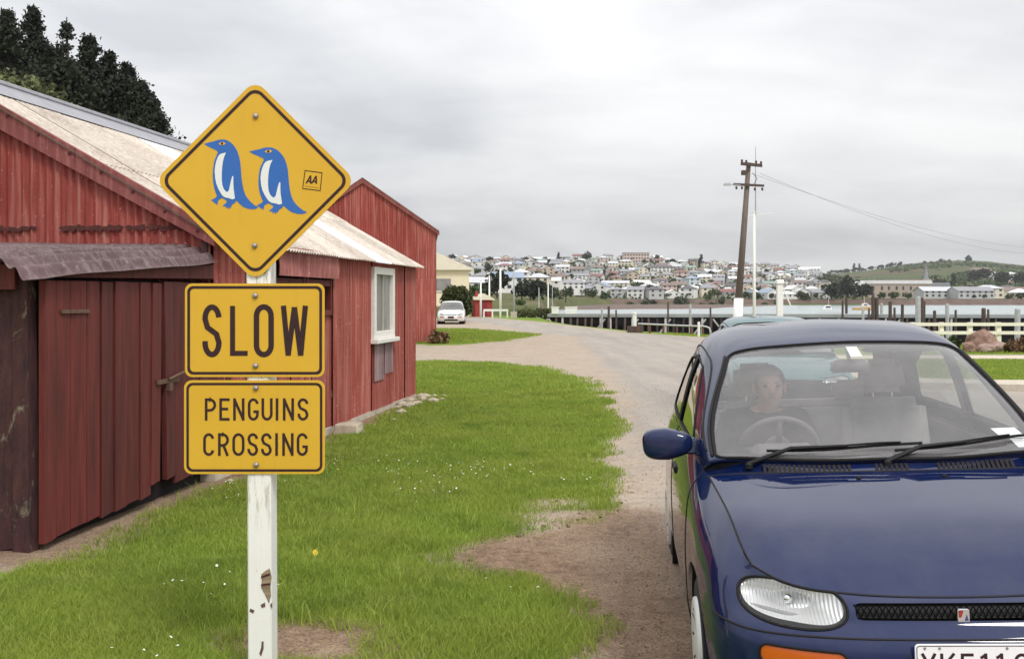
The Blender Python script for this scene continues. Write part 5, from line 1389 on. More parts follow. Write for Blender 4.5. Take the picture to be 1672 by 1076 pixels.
def leaves(C, size, rng, mat, flat=.0):
    """a quad per centre, turned at random; tone stored per leaf"""
    n = len(C); C = np.asarray(C)
    a = rng.normal(size=(n, 3)); a /= np.linalg.norm(a, axis=1)[:, None]
    b_ = np.cross(a, rng.normal(size=(n, 3))); b_ /= np.linalg.norm(b_, axis=1)[:, None]
    s_ = (size * (.6 + .8 * rng.random(n)))[:, None]
    a = a * s_; b_ = b_ * s_ * .55; c_ = np.cross(a, b_); c_ = c_ / (np.linalg.norm(c_, axis=1)[:, None] + 1e-9) * s_ * .22
    V = np.stack([C - a, C - b_ + c_, C + a, C + b_ + c_], 1).reshape(-1, 3)
    me = np_mesh(V, np.arange(4 * n).reshape(n, 4), mat)
    tone = np.repeat(rng.random(n), 4).astype(np.float32)
    at = me.attributes.new('tone', 'FLOAT', 'POINT'); at.data.foreach_set('value', tone[:len(me.vertices)])
    return me
def blob_crown(rng, n, rx, rz, clumps=9, shape='round', base=0.0, leaf=.5, mat=None, hollow=.55):
    cs = []
    for k in range(clumps):
        if shape == 'cone':
            h = rng.random() ** 1.3; r = rx * (1 - h) * .85; a = rng.random() * 6.283
            cs.append((r * math.cos(a) * rng.random() ** .5, r * math.sin(a) * rng.random() ** .5, h * rz * .92, rx * (.30 + .42 * (1 - h))))
        elif shape == 'column':
            h = rng.random(); cs.append((rng.normal() * rx * .15, rng.normal() * rx * .15, h * rz * .9, rx * .55))
        else:
            a = rng.random() * 6.283; r = rx * .62 * rng.random() ** .5; h = rng.random()
            cs.append((r * math.cos(a), r * math.sin(a), rz * (.18 + .62 * h) * (1 - .25 * (r / rx)), rx * (.32 + .22 * rng.random())))
    P = []
    for k in range(n):
        c_ = cs[rng.integers(len(cs))]; d = rng.normal(size=3); d /= np.linalg.norm(d)
        q = c_[3] * (hollow + (1 - hollow) * rng.random() ** .5) * (.85 + .3 * rng.random())
        P.append((c_[0] + d[0] * q, c_[1] + d[1] * q, base + max(.02 * rz, c_[2] + d[2] * q * (.9 if shape != 'column' else 1.6))))
    return leaves(np.array(P), leaf, rng, mat)
def trunk_mesh(h, r, lean=0.0, limbs=3, seed=0, top=.35):
    rn = random.Random(seed); q = MB()
    q.tube([(0, 0, -.4), (lean * .3, 0, h * .35), (lean, 0, h)], [r * 1.15, r * .85, r * top], 7)
    for k in range(limbs):
        a = rn.random() * 6.28; z = h * (.45 + .4 * rn.random()); l = h * .35
        q.tube([(lean * z / h, 0, z), (lean * z / h + math.cos(a) * l * .6, math.sin(a) * l * .6, z + l * .35), (lean * z / h + math.cos(a) * l, math.sin(a) * l, z + l * .55)], [r * .45, r * .3, r * .12], 5)
    return q.mesh(bark_m)
def plant(name, loc, crown_me, trunk_me, label, cat, group=None, sc=1.0, rz=0.0):
    t_ = empty(name, loc, rz, label, cat, group); t_.scale = (sc, sc, sc)
    if trunk_me: obj('trunk', trunk_me, t_)
    obj('crown' if trunk_me else 'foliage', crown_me, t_)
    return t_
# pines on the bank behind the sheds: whorled branches with needle tufts
def pine(rng, H, rad, sparse=0.0):
    P = []; q = MB(); q.tube([(0, 0, -1), (.1, 0, H * .5), (.0, .1, H)], [.30, .2, .04], 7)
    z = H * (.10 + .35 * sparse); 
    while z < H * .985:
        f = (z / H); L = rad * (1.04 - f) ** .95 * (.55 + .75 * rng.random()) * 1.25
        nb_ = 4 if sparse else 6
        for k in range(nb_):
            a = rng.random() * 6.283; l = L * (.6 + .5 * rng.random())
            e = np.array([math.cos(a) * l, math.sin(a) * l, .28 * l + .1])
            q.tube([(0, 0, z), tuple(e * .6 + [0, 0, z - .05 * l]), tuple(e + [0, 0, z])], [.06, .04, .015], 4, False)
            m_ = int((50 if sparse else 120) * l / rad * 1.6) + 24
            for j in range(m_):
                g = .3 + .75 * rng.random(); P.append(e * g + rng.normal(size=3) * (.16 + .09 * l) * [1, 1, .8] + [0, 0, z])
        z += H * (.055 if not sparse else .075) * (.7 + .6 * rng.random())
    return leaves(np.array(P), .15, rng, pine_leaf), q.mesh(bark_m)
rng = np.random.default_rng(5)
PINES = [(14, 14, 70, 2.2, 0, 'tall dark pine at the left edge above the cream shed roof'), (54, 6, 72, 2.0, 0, 'tallest dark pine on the bank above the cream shed roof'),
         (108, 28, 76, 2.3, 1, 'sparse pine with bare trunk and open top on the bank'), (144, 62, 72, 1.9, 0, 'dense pine just right of the sparse one on the bank'),
         (178, 80, 74, 1.9, 0, 'middle pine of the dark row stepping down the bank'), (206, 102, 70, 1.9, 0, 'third pine from the right end of the bank row'),
         (232, 132, 68, 1.8, 0, 'second pine from the right end of the bank row'), (253, 172, 66, 1.9, 0, 'smallest pine at the right end of the bank row'),
         (88, 110, 66, 2.6, 0, 'low broad pine filling the gap under the sparse pine')]
for (x_, y_, Y_, rad, sp_, lab) in PINES:
    p = px(x_, y_, Y_); g0 = float(ground_z(p.x, p.y)); H_ = max(5.0, p.z - g0)
    c_, tr_ = pine(rng, H_, rad, sp_); plant('pine_tree', (p.x, p.y, g0), c_, tr_, lab, 'pine tree', 'pines on the bank behind the sheds')
for i, (x_, y_, Y_, r_, lab) in enumerate([(8, 132, 58, 2.2, 'olive green scrub bush at the left edge under the pines'), (48, 150, 56, 2.0, 'second olive scrub bush from the left edge under the pines'),
                                     (84, 166, 54, 1.8, 'third olive scrub bush from the left edge, beside the roof ridge'), (116, 186, 52, 1.5, 'olive scrub bush furthest right behind the roof ridge'), (20, 150, 52, 2.0, 'low olive scrub bush nearest the ridge at the left edge')]):
    p = px(x_, y_, Y_); g0 = float(ground_z(p.x, p.y)); h_ = max(1.6, p.z - g0)
    plant('scrub_bush', (p.x, p.y, g0 - .2), blob_crown(rng, 1500, r_ * 1.25, h_ * 1.1, 14, leaf=.16, mat=olive_leaf), trunk_mesh(h_ * .5, .06, 0, 3, i), lab, 'bush', 'scrub on the bank behind the sheds')

# ------------------------------------------------------------------ other parked cars
white_paint_car = car_paint('white_car_paint', (.72, .72, .70), (.75, .75, .73))
teal_paint = car_paint('teal_car_paint', (.035, .11, .125), (.05, .14, .155))
wc = empty('parked_car', (px(737, 0, 61.5).x, 61.0, 0), .03, 'white sedan parked on the grass beside the round green conifer', 'car'); build_car(wc, white_paint_car); wc.scale = (1.04, 1.15, .96)
q = MB(); q.prism(rrect(-.18, .18, -.06, .06, .01, 3), -.003, .003); q.build('number_plate', ink, wc).location = (0, -.02, .45)
tc_ = empty('parked_car', (3.55, 12.4, float(ground_z(3.7, 13.5)) + .01), -.10, 'teal car parked behind the blue car, only its roof showing', 'car'); build_car(tc_, teal_paint); tc_.scale = (1.0, 1.05, .865)

# ------------------------------------------------------------------ cream house, conifer, red hut and poles at the bend
cream = simple('cream_wall', (.76, .68, .50), .8, var=.06, scale=2); cream_roof = simple('cream_roof', (.74, .68, .56), .6, var=.08, scale=2)
p = px(766, 0, 82); hs = empty('house', (p.x, 82, 0), .10, 'cream house with shallow gable roof behind the white sedan', 'house')
MB().box((-7, 0, 0), (0, 9, 4.0)).build('wall', cream, hs)
MB().prism([(.35, 3.92), (.35, 4.02), (-3.6, 5.75), (-7.4, 4.02), (-7.4, 3.92)], -.35, 9.4).build('roof', cream_roof, hs)
for (a, c_) in ((-2.9, 1.5), (-6, -4.6)):
    w = MB().box((min(a, a + 1.4), -.05, 2.2), (max(a, a + 1.4), -.012, 3.2)).build('window', glass_dim, hs); MB().box((min(a, a + 1.4) - .08, -.09, 2.12), (max(a, a + 1.4) + .08, -.052, 2.2)).build('sill', white_paint, w)
MB().box((-1.15, -.05, .05), (-.25, -.012, 2.1)).build('door', white_paint, hs)
q = MB(); q.box((-7, -1.2, .9), (.02, -.02, 1.0)); q.build('porch_slab', conc, hs)
p = px(746, 0, 69); plant('conifer', (p.x, 69, 0), blob_crown(np.random.default_rng(3), 7500, 1.12, 3.15, 34, 'round', 0, .10, cedar_leaf, .6), trunk_mesh(1.6, .10, 0, 3, 2), 'round green conifer between the white sedan and the cream house', 'conifer')
red_hut = simple('hut_red', (.33, .035, .035), .7, var=.12, scale=3)
p = px(790, 0, 86); ht = empty('hut', (p.x, 86, 0), .25, 'small red hut with pale roof behind the white poles', 'hut')
MB().box((-.75, 0, 0), (.75, 1.6, 1.5)).build('wall', red_hut, ht); MB().prism([(-.95, 1.45), (.95, 1.45), (.95, 1.52), (0, 2.0), (-.95, 1.52)], -.2, 1.8).build('roof', cream_roof, ht); MB().box((-.3, -.03, .02), (.25, -.004, 1.25)).build('door', simple('hut_door', (.22, .02, .02), .7), ht); MB().box((-.62, .5, 1.6), (-.4, .75, 2.2)).build('chimney', red_hut, ht)
wpole = simple('white_pole', (.80, .80, .76), .5, var=.08); gpole = simple('grey_pole', (.36, .38, .38), .6, var=.15)
def pole(x_, yb, yt, r_, lab, mat=wpole, Y_=None, base=None, yard=None, name='pole', cat='pole'):
    Y_ = Y_ or (EYE * FPX / (yb - HOR)); p = px(x_, yt, Y_); g0 = float(ground_z(p.x, Y_)); t_ = empty(name, (p.x, Y_, g0), 0, lab, cat)
    H_ = p.z - g0; MB().tube([(0, 0, -.3), (0, 0, H_ * .5), (0, 0, H_)], [r_, r_ * .85, r_ * .6], 10).build('shaft', mat, t_, True)
    MB().lathe([(.001, 0.03), (r_ * .9, 0), (r_ * .7, -.05)], 8, 'z', (0, 0, H_)).build('cap', mat, t_)
    if base: MB().box((-base, -base, -.2), (base, base, .5)).build('base_block', conc, t_, bevel=.02)
    if yard:
        z_ = px(x_, yard, Y_).z - g0; MB().tube([(-.5, 0, z_ - .06), (.85, 0, z_ + .12)], .014, 6).build('yard', mat, t_)
    return t_
pole(785, 519, 458, .10, 'white pole rising behind the red hut'); pole(799, 516.5, 450, .10, 'white pole in front of the red hut'); pole(817, 518, 438, .12, 'tallest white pole, right of the red hut')
pole(839, 519.5, 440, .09, 'grey pole on a block, right of the white poles', gpole, base=.25)
pole(880, 513, 470, .07, 'thin pale pole left of the jetty', gpole, Y_=105); pole(895, 512, 463, .09, 'white pole above the jetty end', Y_=108); pole(902, 512, 466, .05, 'thinnest grey pole above the jetty end', gpole, Y_=110)
rl_ = empty('barrier_rail', (px(810, 0, 82).x, 82, 0), 0, 'low white barrier rail in front of the red hut', 'barrier')
MB().box((-1.05, -.05, .52), (1.0, .05, .70)).build('rail', wpole, rl_)
for a in (-1.0, -.3, .35, .93): MB().box((a - .06, -.045, -.05), (a + .06, .045, .52)).build('post', wpole, rl_)
for i, x_ in enumerate((874.5, 886)):
    p = px(x_, 505, 84); t_ = MB().hexa([(-.13, -.13, -.2), (.13, -.13, -.2), (.13, .13, -.2), (-.13, .13, -.2), (-.11, -.11, .62), (.11, -.11, .62), (.11, .11, .62), (-.11, .11, .62)]); t_.add([(-.11, -.11, .62), (.11, -.11, .62), (.11, .11, .62), (-.11, .11, .62), (0, 0, .72)], [(0, 1, 4), (1, 2, 4), (2, 3, 4), (3, 0, 4)])
    tag(obj('marker_post', t_.mesh(wpole), None, (p.x, 84, float(ground_z(p.x, 84)))), ('left', 'right')[i] + ' one of the pair of short white posts by the jetty end', 'post', 'white posts by the jetty end')

# ------------------------------------------------------------------ power pole, flagpole, beacon
tim = simple('pole_timber', (.17, .135, .12), .9, var=.3, scale=5, bump=.01, stretch=(4, 4, .6))
PY = 40.0; pb = px(1205.5, 0, PY); up_ = empty('power_pole', (pb.x, PY, float(ground_z(pb.x, PY))), 0, 'leaning brown timber power pole with white painted foot', 'power pole')
g0 = float(ground_z(pb.x, PY)); pz_ = lambda y: px(0, y, PY).z - g0; pxx = lambda x: px(x, 0, PY).x - pb.x
MB().tube([(pxx(1203), 0, -.4), (pxx(1206), 0, pz_(487))], [.20, .185], 14).build('painted_foot', simple('foot_white', (.84, .84, .83), .6, var=.06), up_, True)
MB().tube([(pxx(1206), 0, pz_(487)), (pxx(1215), 0, pz_(370)), (pxx(1222.5), 0, pz_(266))], [.145, .122, .092], 12).build('shaft', tim, up_, True)
dk_t = simple('crossarm_timber', (.085, .06, .055), .9)
MB().hexa([(pxx(1208), -.22, pz_(271)), (pxx(1243), -.18, pz_(274)), (pxx(1243), -.10, pz_(274)), (pxx(1208), -.14, pz_(271)), (pxx(1208), -.22, pz_(266)), (pxx(1243), -.18, pz_(269)), (pxx(1243), -.10, pz_(269)), (pxx(1208), -.14, pz_(266))]).build('crossarm', dk_t, up_)
MB().hexa([(pxx(1196), -.22, pz_(304)), (pxx(1246), -.18, pz_(306)), (pxx(1246), -.10, pz_(306)), (pxx(1196), -.14, pz_(304)), (pxx(1196), -.22, pz_(300)), (pxx(1246), -.18, pz_(302.5)), (pxx(1246), -.10, pz_(302.5)), (pxx(1196), -.14, pz_(300))]).build('crossarm', dk_t, up_)
for (x_, y_) in ((1210, 264), (1217, 265), (1233, 266), (1241, 267), (1201, 308), (1210, 308), (1231, 310), (1243, 310)): MB().lathe([(.001, .07), (.04, .05), (.05, 0), (.02, -.06), (.001, -.06)], 8, 'z', (pxx(x_), -.16, pz_(y_))).build('insulator', dk_t, up_)
MB().box((pxx(1209), -.35, pz_(287)), (pxx(1216), -.1, pz_(280))).build('switch_box', dk_t, up_); MB().tube([(pxx(1211), -.2, pz_(285)), (pxx(1222), -.1, pz_(278))], .03).build('switch_arm', dk_t, up_)
la = MB().tube([(pxx(1219), -.12, pz_(303)), (pxx(1190), -.3, pz_(303))], .02, 6).build('lamp_arm', gpole, up_); MB().hexa([(pxx(1179), -.42, pz_(304.5)), (pxx(1190), -.42, pz_(304.5)), (pxx(1190), -.22, pz_(304.5)), (pxx(1179), -.22, pz_(304.5)), (pxx(1180), -.4, pz_(301)), (pxx(1190), -.4, pz_(301)), (pxx(1190), -.24, pz_(301)), (pxx(1180), -.24, pz_(301))]).build('street_lamp_head', gpole, la)
MB().tube([(pxx(1228), -.1, pz_(283)), (pxx(1236), -.05, pz_(292)), (pxx(1230), -.05, pz_(302))], .012, 5).build('drop_wire', dk_t, up_)
# second pole further along the quay, out of the picture, that carries the other end of the wires
p2x, p2y = 66.0, 112.0; pe = empty('power_pole', (p2x, p2y, -2.2), 0, 'distant timber power pole standing by the jetty at the wires far end', 'power pole')
MB().tube([(0, 0, -1), (0, 0, 10.3)], [.17, .11], 10).build('shaft', tim, pe, True); MB().box((-.9, -.05, 9.7), (.9, .05, 9.85)).build('crossarm', dk_t, pe)
wire_m = simple('wire', (.16, .16, .17), .6)
for k, (x_, y_, zt, sag) in enumerate(((1240, 284, 7.55, 1.9), (1226, 284, 7.95, 1.7))):
    a = Vector((pb.x + pxx(x_), PY - .1, g0 + pz_(y_))); b_ = Vector((p2x - .8 + 1.6 * k, p2y, zt)); pts = []
    for i in range(41): f = i / 40; q_ = a.lerp(b_, f); q_.z -= sag * 4 * f * (1 - f); pts.append(q_)
    tag(MB().tube(pts, .0065, 5).build('power_wire', wire_m), ('lower', 'upper')[k] + ' of the two wires sagging right from the power pole', 'wire', 'wires from the power pole')
fpo = pole(1231.5, 0, 346, .08, 'tall white flagpole with a yard just right of the power pole', Y_=44.5, yard=352, name='flagpole', cat='flagpole')
MB().tube([(.06, 0, px(0, 352, 44.5).z - fpo.location.z), (.06, 0, px(0, 240, 44.5).z - fpo.location.z)], [.035, .012], 6).build('topmast', gpole, fpo)
p = px(1273, 0, 46); bc_ = empty('beacon', (p.x, 46, float(ground_z(p.x, 46))), 0, 'white beacon pillar with boxed head right of the flagpole', 'beacon'); g1 = bc_.location.z
MB().box((-.13, -.13, -.5), (.13, .13, px(0, 464, 46).z - g1)).build('shaft', wpole, bc_); MB().hexa([(-.19, -.19, px(0, 464, 46).z - g1), (.19, -.19, px(0, 464, 46).z - g1), (.19, .19, px(0, 464, 46).z - g1), (-.19, .19, px(0, 464, 46).z - g1), (-.16, -.16, px(0, 457, 46).z - g1), (.16, -.16, px(0, 457, 46).z - g1), (.16, .16, px(0, 457, 46).z - g1), (-.16, .16, px(0, 457, 46).z - g1)]).build('head', wpole, bc_, bevel=.03)
MB().tube([(.1, 0, px(0, 466, 46).z - g1), (.52, 0, px(0, 500, 46).z - g1)], .03, 6).build('brace', wpole, bc_)
for i, (x_, w_, lab) in enumerate(((1226, .75, 'low green hedge bush at the flagpole foot'), (1250, .8, 'low green hedge bush left of the beacon'), (1268, .6, 'low green hedge bush at the beacon foot'))):
    p = px(x_, 0, 42); plant('hedge_bush', (p.x, 42, float(ground_z(p.x, 42)) - .2), blob_crown(rng, 1800, w_, 1.35, 12, leaf=.07, mat=mid_leaf), None, lab, 'bush', 'low hedge by the flagpole')

# ------------------------------------------------------------------ jetty, piles, boats
deck_m = simple('jetty_deck', (.27, .285, .275), .8, var=.15, scale=1.2); beam_m = simple('jetty_beam', (.030, .022, .024), .9); pile_w = simple('pile_pale', (.40, .39, .37), .8, var=.25, scale=4); pile_d = simple('pile_dark', (.085, .06, .05), .9, var=.3, scale=4)
JA, JB = Vector((2.6, 73, .45)), Vector((62, 66, .45)); jd = (JB - JA); JL = jd.length; ja = math.atan2(jd.y, jd.x)
jt = empty('jetty', (JA.x, JA.y, 0), ja, 'long pale timber jetty on dark framed piles across the harbour', 'jetty')
MB().box((0, 0, .22), (JL, 3.2, .45)).build('deck', deck_m, jt)
MB().box((0, .35, -.28), (JL, .65, .218)).build('beam', beam_m, jt); MB().box((0, 2.5, -.28), (JL, 2.8, .218)).build('beam', beam_m, jt)
MB().box((0, 1.4, -2.6), (JL, 1.75, .216)).build('underdeck_shade', beam_m, jt)  # added dark sheet standing in for the shade under the deck
pm_ = [MB().tube([(0, 0, -3.2), (.04, 0, .2)], [.10, .085], 8).mesh(m_, True) for m_ in (pile_w, pile_d, beam_m, pile_d, pile_w)]
bm_ = MB().tube([(0, 0, -1.2), (1.0, 0, .1)], .07, 6).mesh(pile_w)
rn = random.Random(3); x_ = .6; k = 0
while x_ < JL:
    o = obj('pile', pm_[rn.randrange(5)], jt); o.location = (x_, .12, 0); o.rotation_euler = (0, rn.uniform(-.05, .05), 0)
    if k % 4 == 1 and x_ < 26: o = obj('brace', bm_, jt); o.location = (x_, .05, 0); o.scale.x = rn.choice((-1, 1))
    x_ += (.42 + .3 * rn.random()) if x_ < 13 else 1.3 + .5 * rn.random(); k += 1
for i, (x_, w_) in enumerate(((.9, .50), (1.9, .85))):
    t_ = MB(); t_.box((0, 0, 0), (w_, .5, .46)); t_.box((-.04, -.03, .46), (w_ + .04, .53, .52)); o = obj('storage_box', t_.mesh(wpole)); o.location = (JA.x + x_ - .6, JA.y - .1, .455); o.rotation_euler = (0, 0, ja)
    tag(o, ('smaller', 'larger')[i] + ' of the two white boxes on the jetty landward end', 'box', 'white boxes on the jetty')
ORD = ['first', 'second', 'third', 'fourth', 'fifth', 'sixth', 'seventh', 'eighth', 'ninth', 'tenth', 'eleventh', 'twelfth', 'thirteenth', 'fourteenth', 'fifteenth', 'sixteenth', 'seventeenth', 'eighteenth', 'nineteenth', 'twentieth', 'twenty-first', 'twenty-second', 'twenty-third', 'twenty-fourth', 'twenty-fifth', 'twenty-sixth', 'twenty-seventh', 'twenty-eighth', 'twenty-ninth', 'thirtieth'] + ['thirty-%s' % q for q in ('first', 'second', 'third', 'fourth', 'fifth', 'sixth', 'seventh', 'eighth')]
PILES = [(983, 503, 72, .12), (994, 500, 71, .14), (1006, 506, 71, .10), (1091, 493, 68, .10), (1127, 497, 66, .14), (1160, 502, 65, .10), (1376, 491, 70, .12), (1382, 485, 78, .16), (1409, 503, 64, .13), (1419, 503, 64, .10), (1425.5, 484, 70, .2), (1431.5, 486, 70, .2), (1439.5, 495, 72, .16), (1453.5, 492, 66, .18), (1460.5, 502, 64, .12), (1473.5, 497, 66, .16),
         (1499, 484, 64, .26), (1504, 486, 64.5, .24), (1508, 491, 65, .2), (1526, 507, 64, .16), (1546.5, 496, 64, .18), (1560.5, 506, 64, .12), (1606, 503, 64.5, .22), (1613.5, 505, 64, .12), (1661.5, 504, 64, .28)]
for i, (x_, yt, Y_, r_) in enumerate(PILES):
    p = px(x_, yt, Y_); t_ = MB().tube([(.05 * (i % 3 - 1), 0, -3.4), (0, 0, p.z - .06), (0, 0, p.z)], [r_ * .68, r_ * .62, r_ * .5], 9)
    o = obj('mooring_pile', t_.mesh(pile_d if i % 4 else pile_w)); o.location = (p.x, Y_, 0)
    hh_ = 'tall' if yt < 490 else ('short' if yt > 500 else 'medium'); th = 'thick' if r_ >= .2 else 'thin'
    tag(o, f'{hh_} {th} timber mooring pile, {ORD[i]} from the left along the jetty', 'pile', 'mooring piles along the jetty')
boat_w = simple('boat_white', (.80, .80, .80), .4); boat_o = simple('boat_buff', (.62, .42, .22), .5); boat_d = simple('boat_dark', (.03, .03, .04), .6)
def boat(x_, Y_, L_, rz, hull, lab):
    p = px(x_, 0, Y_); t_ = empty('boat', (p.x, Y_, -2.0), rz, lab, 'boat'); n = 13; vs_, fs_ = [], []
    for i in range(n):
        f = i / (n - 1); w_ = L_ * .16 * (1 - max(0, (f - .45) / .55) ** 2.2); sh = .16 * L_ * (.75 + .45 * f * f)
        xx = L_ * (f - .5)
        vs_ += [(xx, -w_, sh), (xx + .02 * L_ * f, -w_ * .8, .02), (xx, 0, -.25), (xx + .02 * L_ * f, w_ * .8, .02), (xx, w_, sh), (xx, 0, sh - .05)]
    for i in range(n - 1):
        for k in range(6): fs_.append((i * 6 + k, i * 6 + (k + 1) % 6, i * 6 + 6 + (k + 1) % 6, i * 6 + 6 + k))
    fs_.append((0, 1, 2, 3, 4, 5)); obj('hull', mesh_from(vs_, fs_, hull, False), t_)
    MB().hexa([(-.12*L_, -.1*L_, .14*L_), (.2*L_, -.09*L_, .15*L_), (.2*L_, .09*L_, .15*L_), (-.12*L_, .1*L_, .14*L_), (-.1*L_, -.09*L_, .29*L_), (.1*L_, -.08*L_, .29*L_), (.1*L_, .08*L_, .29*L_), (-.1*L_, .09*L_, .29*L_)]).build('cabin', boat_w, t_, bevel=.02 * L_)
    MB().box((-.085*L_, -.1005*L_, .205*L_), (.08*L_, .1005*L_, .26*L_)).build('window', boat_d, t_)
    MB().tube([(-.02*L_, 0, .29*L_), (-.02*L_, 0, .62*L_)], .035, 6).build('mast', boat_w, t_)
    return t_
boat(1352, 236, 6.6, 2.9, boat_w, 'white cabin launch on the water beyond the car roof'); boat(1412, 300, 7.0, .1, boat_o, 'buff coloured boat right of the white launch')

# ------------------------------------------------------------------ shore furniture
p = px(1037, 0, 46.5); g1 = float(ground_z(p.x, 46.5)); bl = empty('bollard', (p.x, 46.5, g1), 0, 'white bollard on a dark block at the road edge by the jetty', 'bollard')
MB().box((-.35, -.2, -.1), (.35, .2, .30)).build('base_block', pile_d, bl, bevel=.02); MB().tube([(-.03, 0, .3), (-.03, 0, .88)], .10, 10).build('shaft', wpole, bl); MB().lathe([(.001, .05), (.13, .03), (.13, -.04), (.1, -.05)], 10, 'z', (-.03, 0, .90)).build('cap', wpole, bl)
galv = simple('galvanised_pipe', (.55, .56, .55), .5, metal=.3)
ra = px(1042, 0, 46); rb = px(1160, 0, 43.5); pr_ = empty('pipe_railing', (ra.x, 46, 0), math.atan2(43.5 - 46, rb.x - ra.x), 'low pipe railing along the grass edge before the jetty', 'railing'); RL = math.hypot(rb.x - ra.x, 2.5)
MB().tube([(0, 0, .42), (RL * .5, 0, .38), (RL - .25, 0, .36), (RL - .05, 0, .30), (RL, 0, .12), (RL, 0, -.1)], .04, 8).build('rail', galv, pr_)
rust_post = simple('rusty_post', (.16, .075, .05), .9)
for i, f in enumerate((.0, .17, .36, .55, .74, .9)): MB().tube([(RL * f, 0, -.3), (RL * f, 0, .41 - .06 * f)], .05, 7).build('post', rust_post, pr_)
p = px(1141, 0, 41.5); tag(obj('marker_post', MB().tube([(0, 0, -.3), (0, 0, .58), (0, 0, .62)], [.06, .055, .03], 8).mesh(wpole), None, (p.x, 41.5, float(ground_z(p.x, 41.5)))), 'thin white marker post on the grass by the pipe railing', 'post')
# white rail fence
fx0, fx1, FY = 12.2, 31.0, 33.0; fe = empty('rail_fence', (fx0, FY, 0), 0.01, 'white two rail fence behind the boulders', 'fence'); fw = simple('fence_cream', (.82, .78, .66), .6, var=.08)
for z_ in (.68, .40): MB().box((0, -.06, z_), (fx1 - fx0, -.015, z_ + .11)).build('rail', fw, fe)
x_ = .15
while x_ < fx1 - fx0: MB().box((x_ - .07, -.012, -.5), (x_ + .07, .11, .80)).build('post', fw, fe); x_ += .955
MB().box((8, 38.5, -2.4), (60, 46, -1.2)) 
rock_m = simple('brown_rock', (.27, .165, .125), .9, var=.45, scale=3.5, bump=.02); rock_m2 = simple('pink_rock', (.34, .24, .20), .9, var=.4, scale=4, bump=.02)
ROCKS = [(1600, 30.0, .46, (.95, .8, .95), rock_m, 'largest brown boulder in front of the white rail fence'), (1583, 29.6, .24, (1, .8, .9), rock_m, 'dark small boulder at the left foot of the largest boulder'), (1612, 29.4, .24, (1.5, 1, .8), rock_m2, 'low pinkish rock in front of the largest boulder'), (1630, 29.8, .22, (1.2, 1, 1.0), rock_m2, 'pinkish rock right of the largest boulder')]
for i, (x_, Y_, r_, sq, mt, lab) in enumerate(ROCKS):
    p = px(x_, 0, Y_); me = stone(r_, mt, 30 + i, sq, 3); o = obj('boulder', me, None, (p.x, Y_, float(ground_z(p.x, Y_)) + r_ * .45 * sq[2]), (0, 0, i)); tag(o, lab, 'boulder', 'boulders by the rail fence')
for i, (x_, Y_, r_, lab) in enumerate(((1650, 29.5, .26, 'small brown tussock right of the boulders'), (1672, 29.2, .42, 'larger brown tussock at the right picture edge'))):
    p = px(x_, 0, Y_); plant('tussock', (p.x, Y_, float(ground_z(p.x, Y_))), blob_crown(rng, 900, r_, r_ * 1.3, 8, leaf=.05, mat=brown_leaf), None, lab, 'plant')
p = px(1556, 0, 31); plant('small_bush', (p.x, 31, float(ground_z(p.x, 31))), blob_crown(rng, 900, .26, .5, 8, leaf=.05, mat=mid_leaf), None, 'small green bush left of the boulders by the car pillar', 'bush')
# path on the seaward lawn
pm2 = simple('path_gravel', (.55, .47, .38), .95, var=.2, scale=3)
vs_ = []; n = 30
for i in range(n): x_ = 7.2 + i * 1.8; y_ = 26.0 + .012 * (x_ - 7) ; vs_ += [(x_, y_, float(ground_z(x_, y_)) + .012), (x_, y_ + 1.5, float(ground_z(x_, y_ + 1.5)) + .012)]
tag(obj('path', mesh_from(vs_, [(2 * i, 2 * i + 2, 2 * i + 3, 2 * i + 1) for i in range(n - 1)], pm2)), kind='structure')
# rough plants at the foot of the tall shed corner and verge tufts
p = px(722, 0, 35.2); plant('weed_clump', (p.x, 35.0, float(ground_z(p.x, 35))), blob_crown(rng, 260, .55, .5, 7, leaf=.09, mat=brown_leaf, hollow=.2), None, 'brown weed clump at the foot of the tall red shed corner', 'plant')
for i, (x_, Y_, w_, lab) in enumerate(((860, 82, .9, 'scrubby bush on the bank beside the grey pole'), (884, 78, 1.0, 'low bush under the jetty end'))):
    p = px(x_, 0, Y_); plant('bank_bush', (p.x, Y_, float(ground_z(p.x, Y_)) - .1), blob_crown(rng, 900, w_, .9, 9, leaf=.09, mat=olive_leaf), None, lab, 'bush')
# ------------------------------------------------------------------ the town on the hill across the water
def terrain_mat(name, cols, s1=.02):
    m, nt, b = new_mat(name); t = NT(nt); v = t.coord('Object')
    c = t.mix(t.ramp(t.noise(v, s1, 5, .6), [(.35, 0), (.65, 1)]), cols[0], cols[1]); c = t.mix(t.ramp(t.noise(v, s1 * 2.3, 5, .6, .5), [(.5, 0), (.62, 1)]), c, cols[2])
    nt.links.new(c, b.inputs['Base Color']); setp(b, rough=1.0, spec=.1); t.bump(t.noise(v, .3, 4, .7), 1.0, 1.5, b); return m
hill_m = terrain_mat('hillside', ((.075, .10, .035), (.12, .125, .055), (.16, .135, .075)))
farhill_m = terrain_mat('far_hillside', ((.050, .080, .032), (.085, .105, .045), (.125, .085, .055)), .004)
SKX = [560, 712, 800, 900, 1000, 1050, 1100, 1200, 1300, 1350, 1400, 1450]; SKY_ = [424, 424, 428, 427, 424, 424, 429, 436, 442, 449, 462, 476]
FTX = [560, 840, 880, 905, 940, 1000, 1450]; FTY = [112, 112, 130, 300, 470, 527, 527]
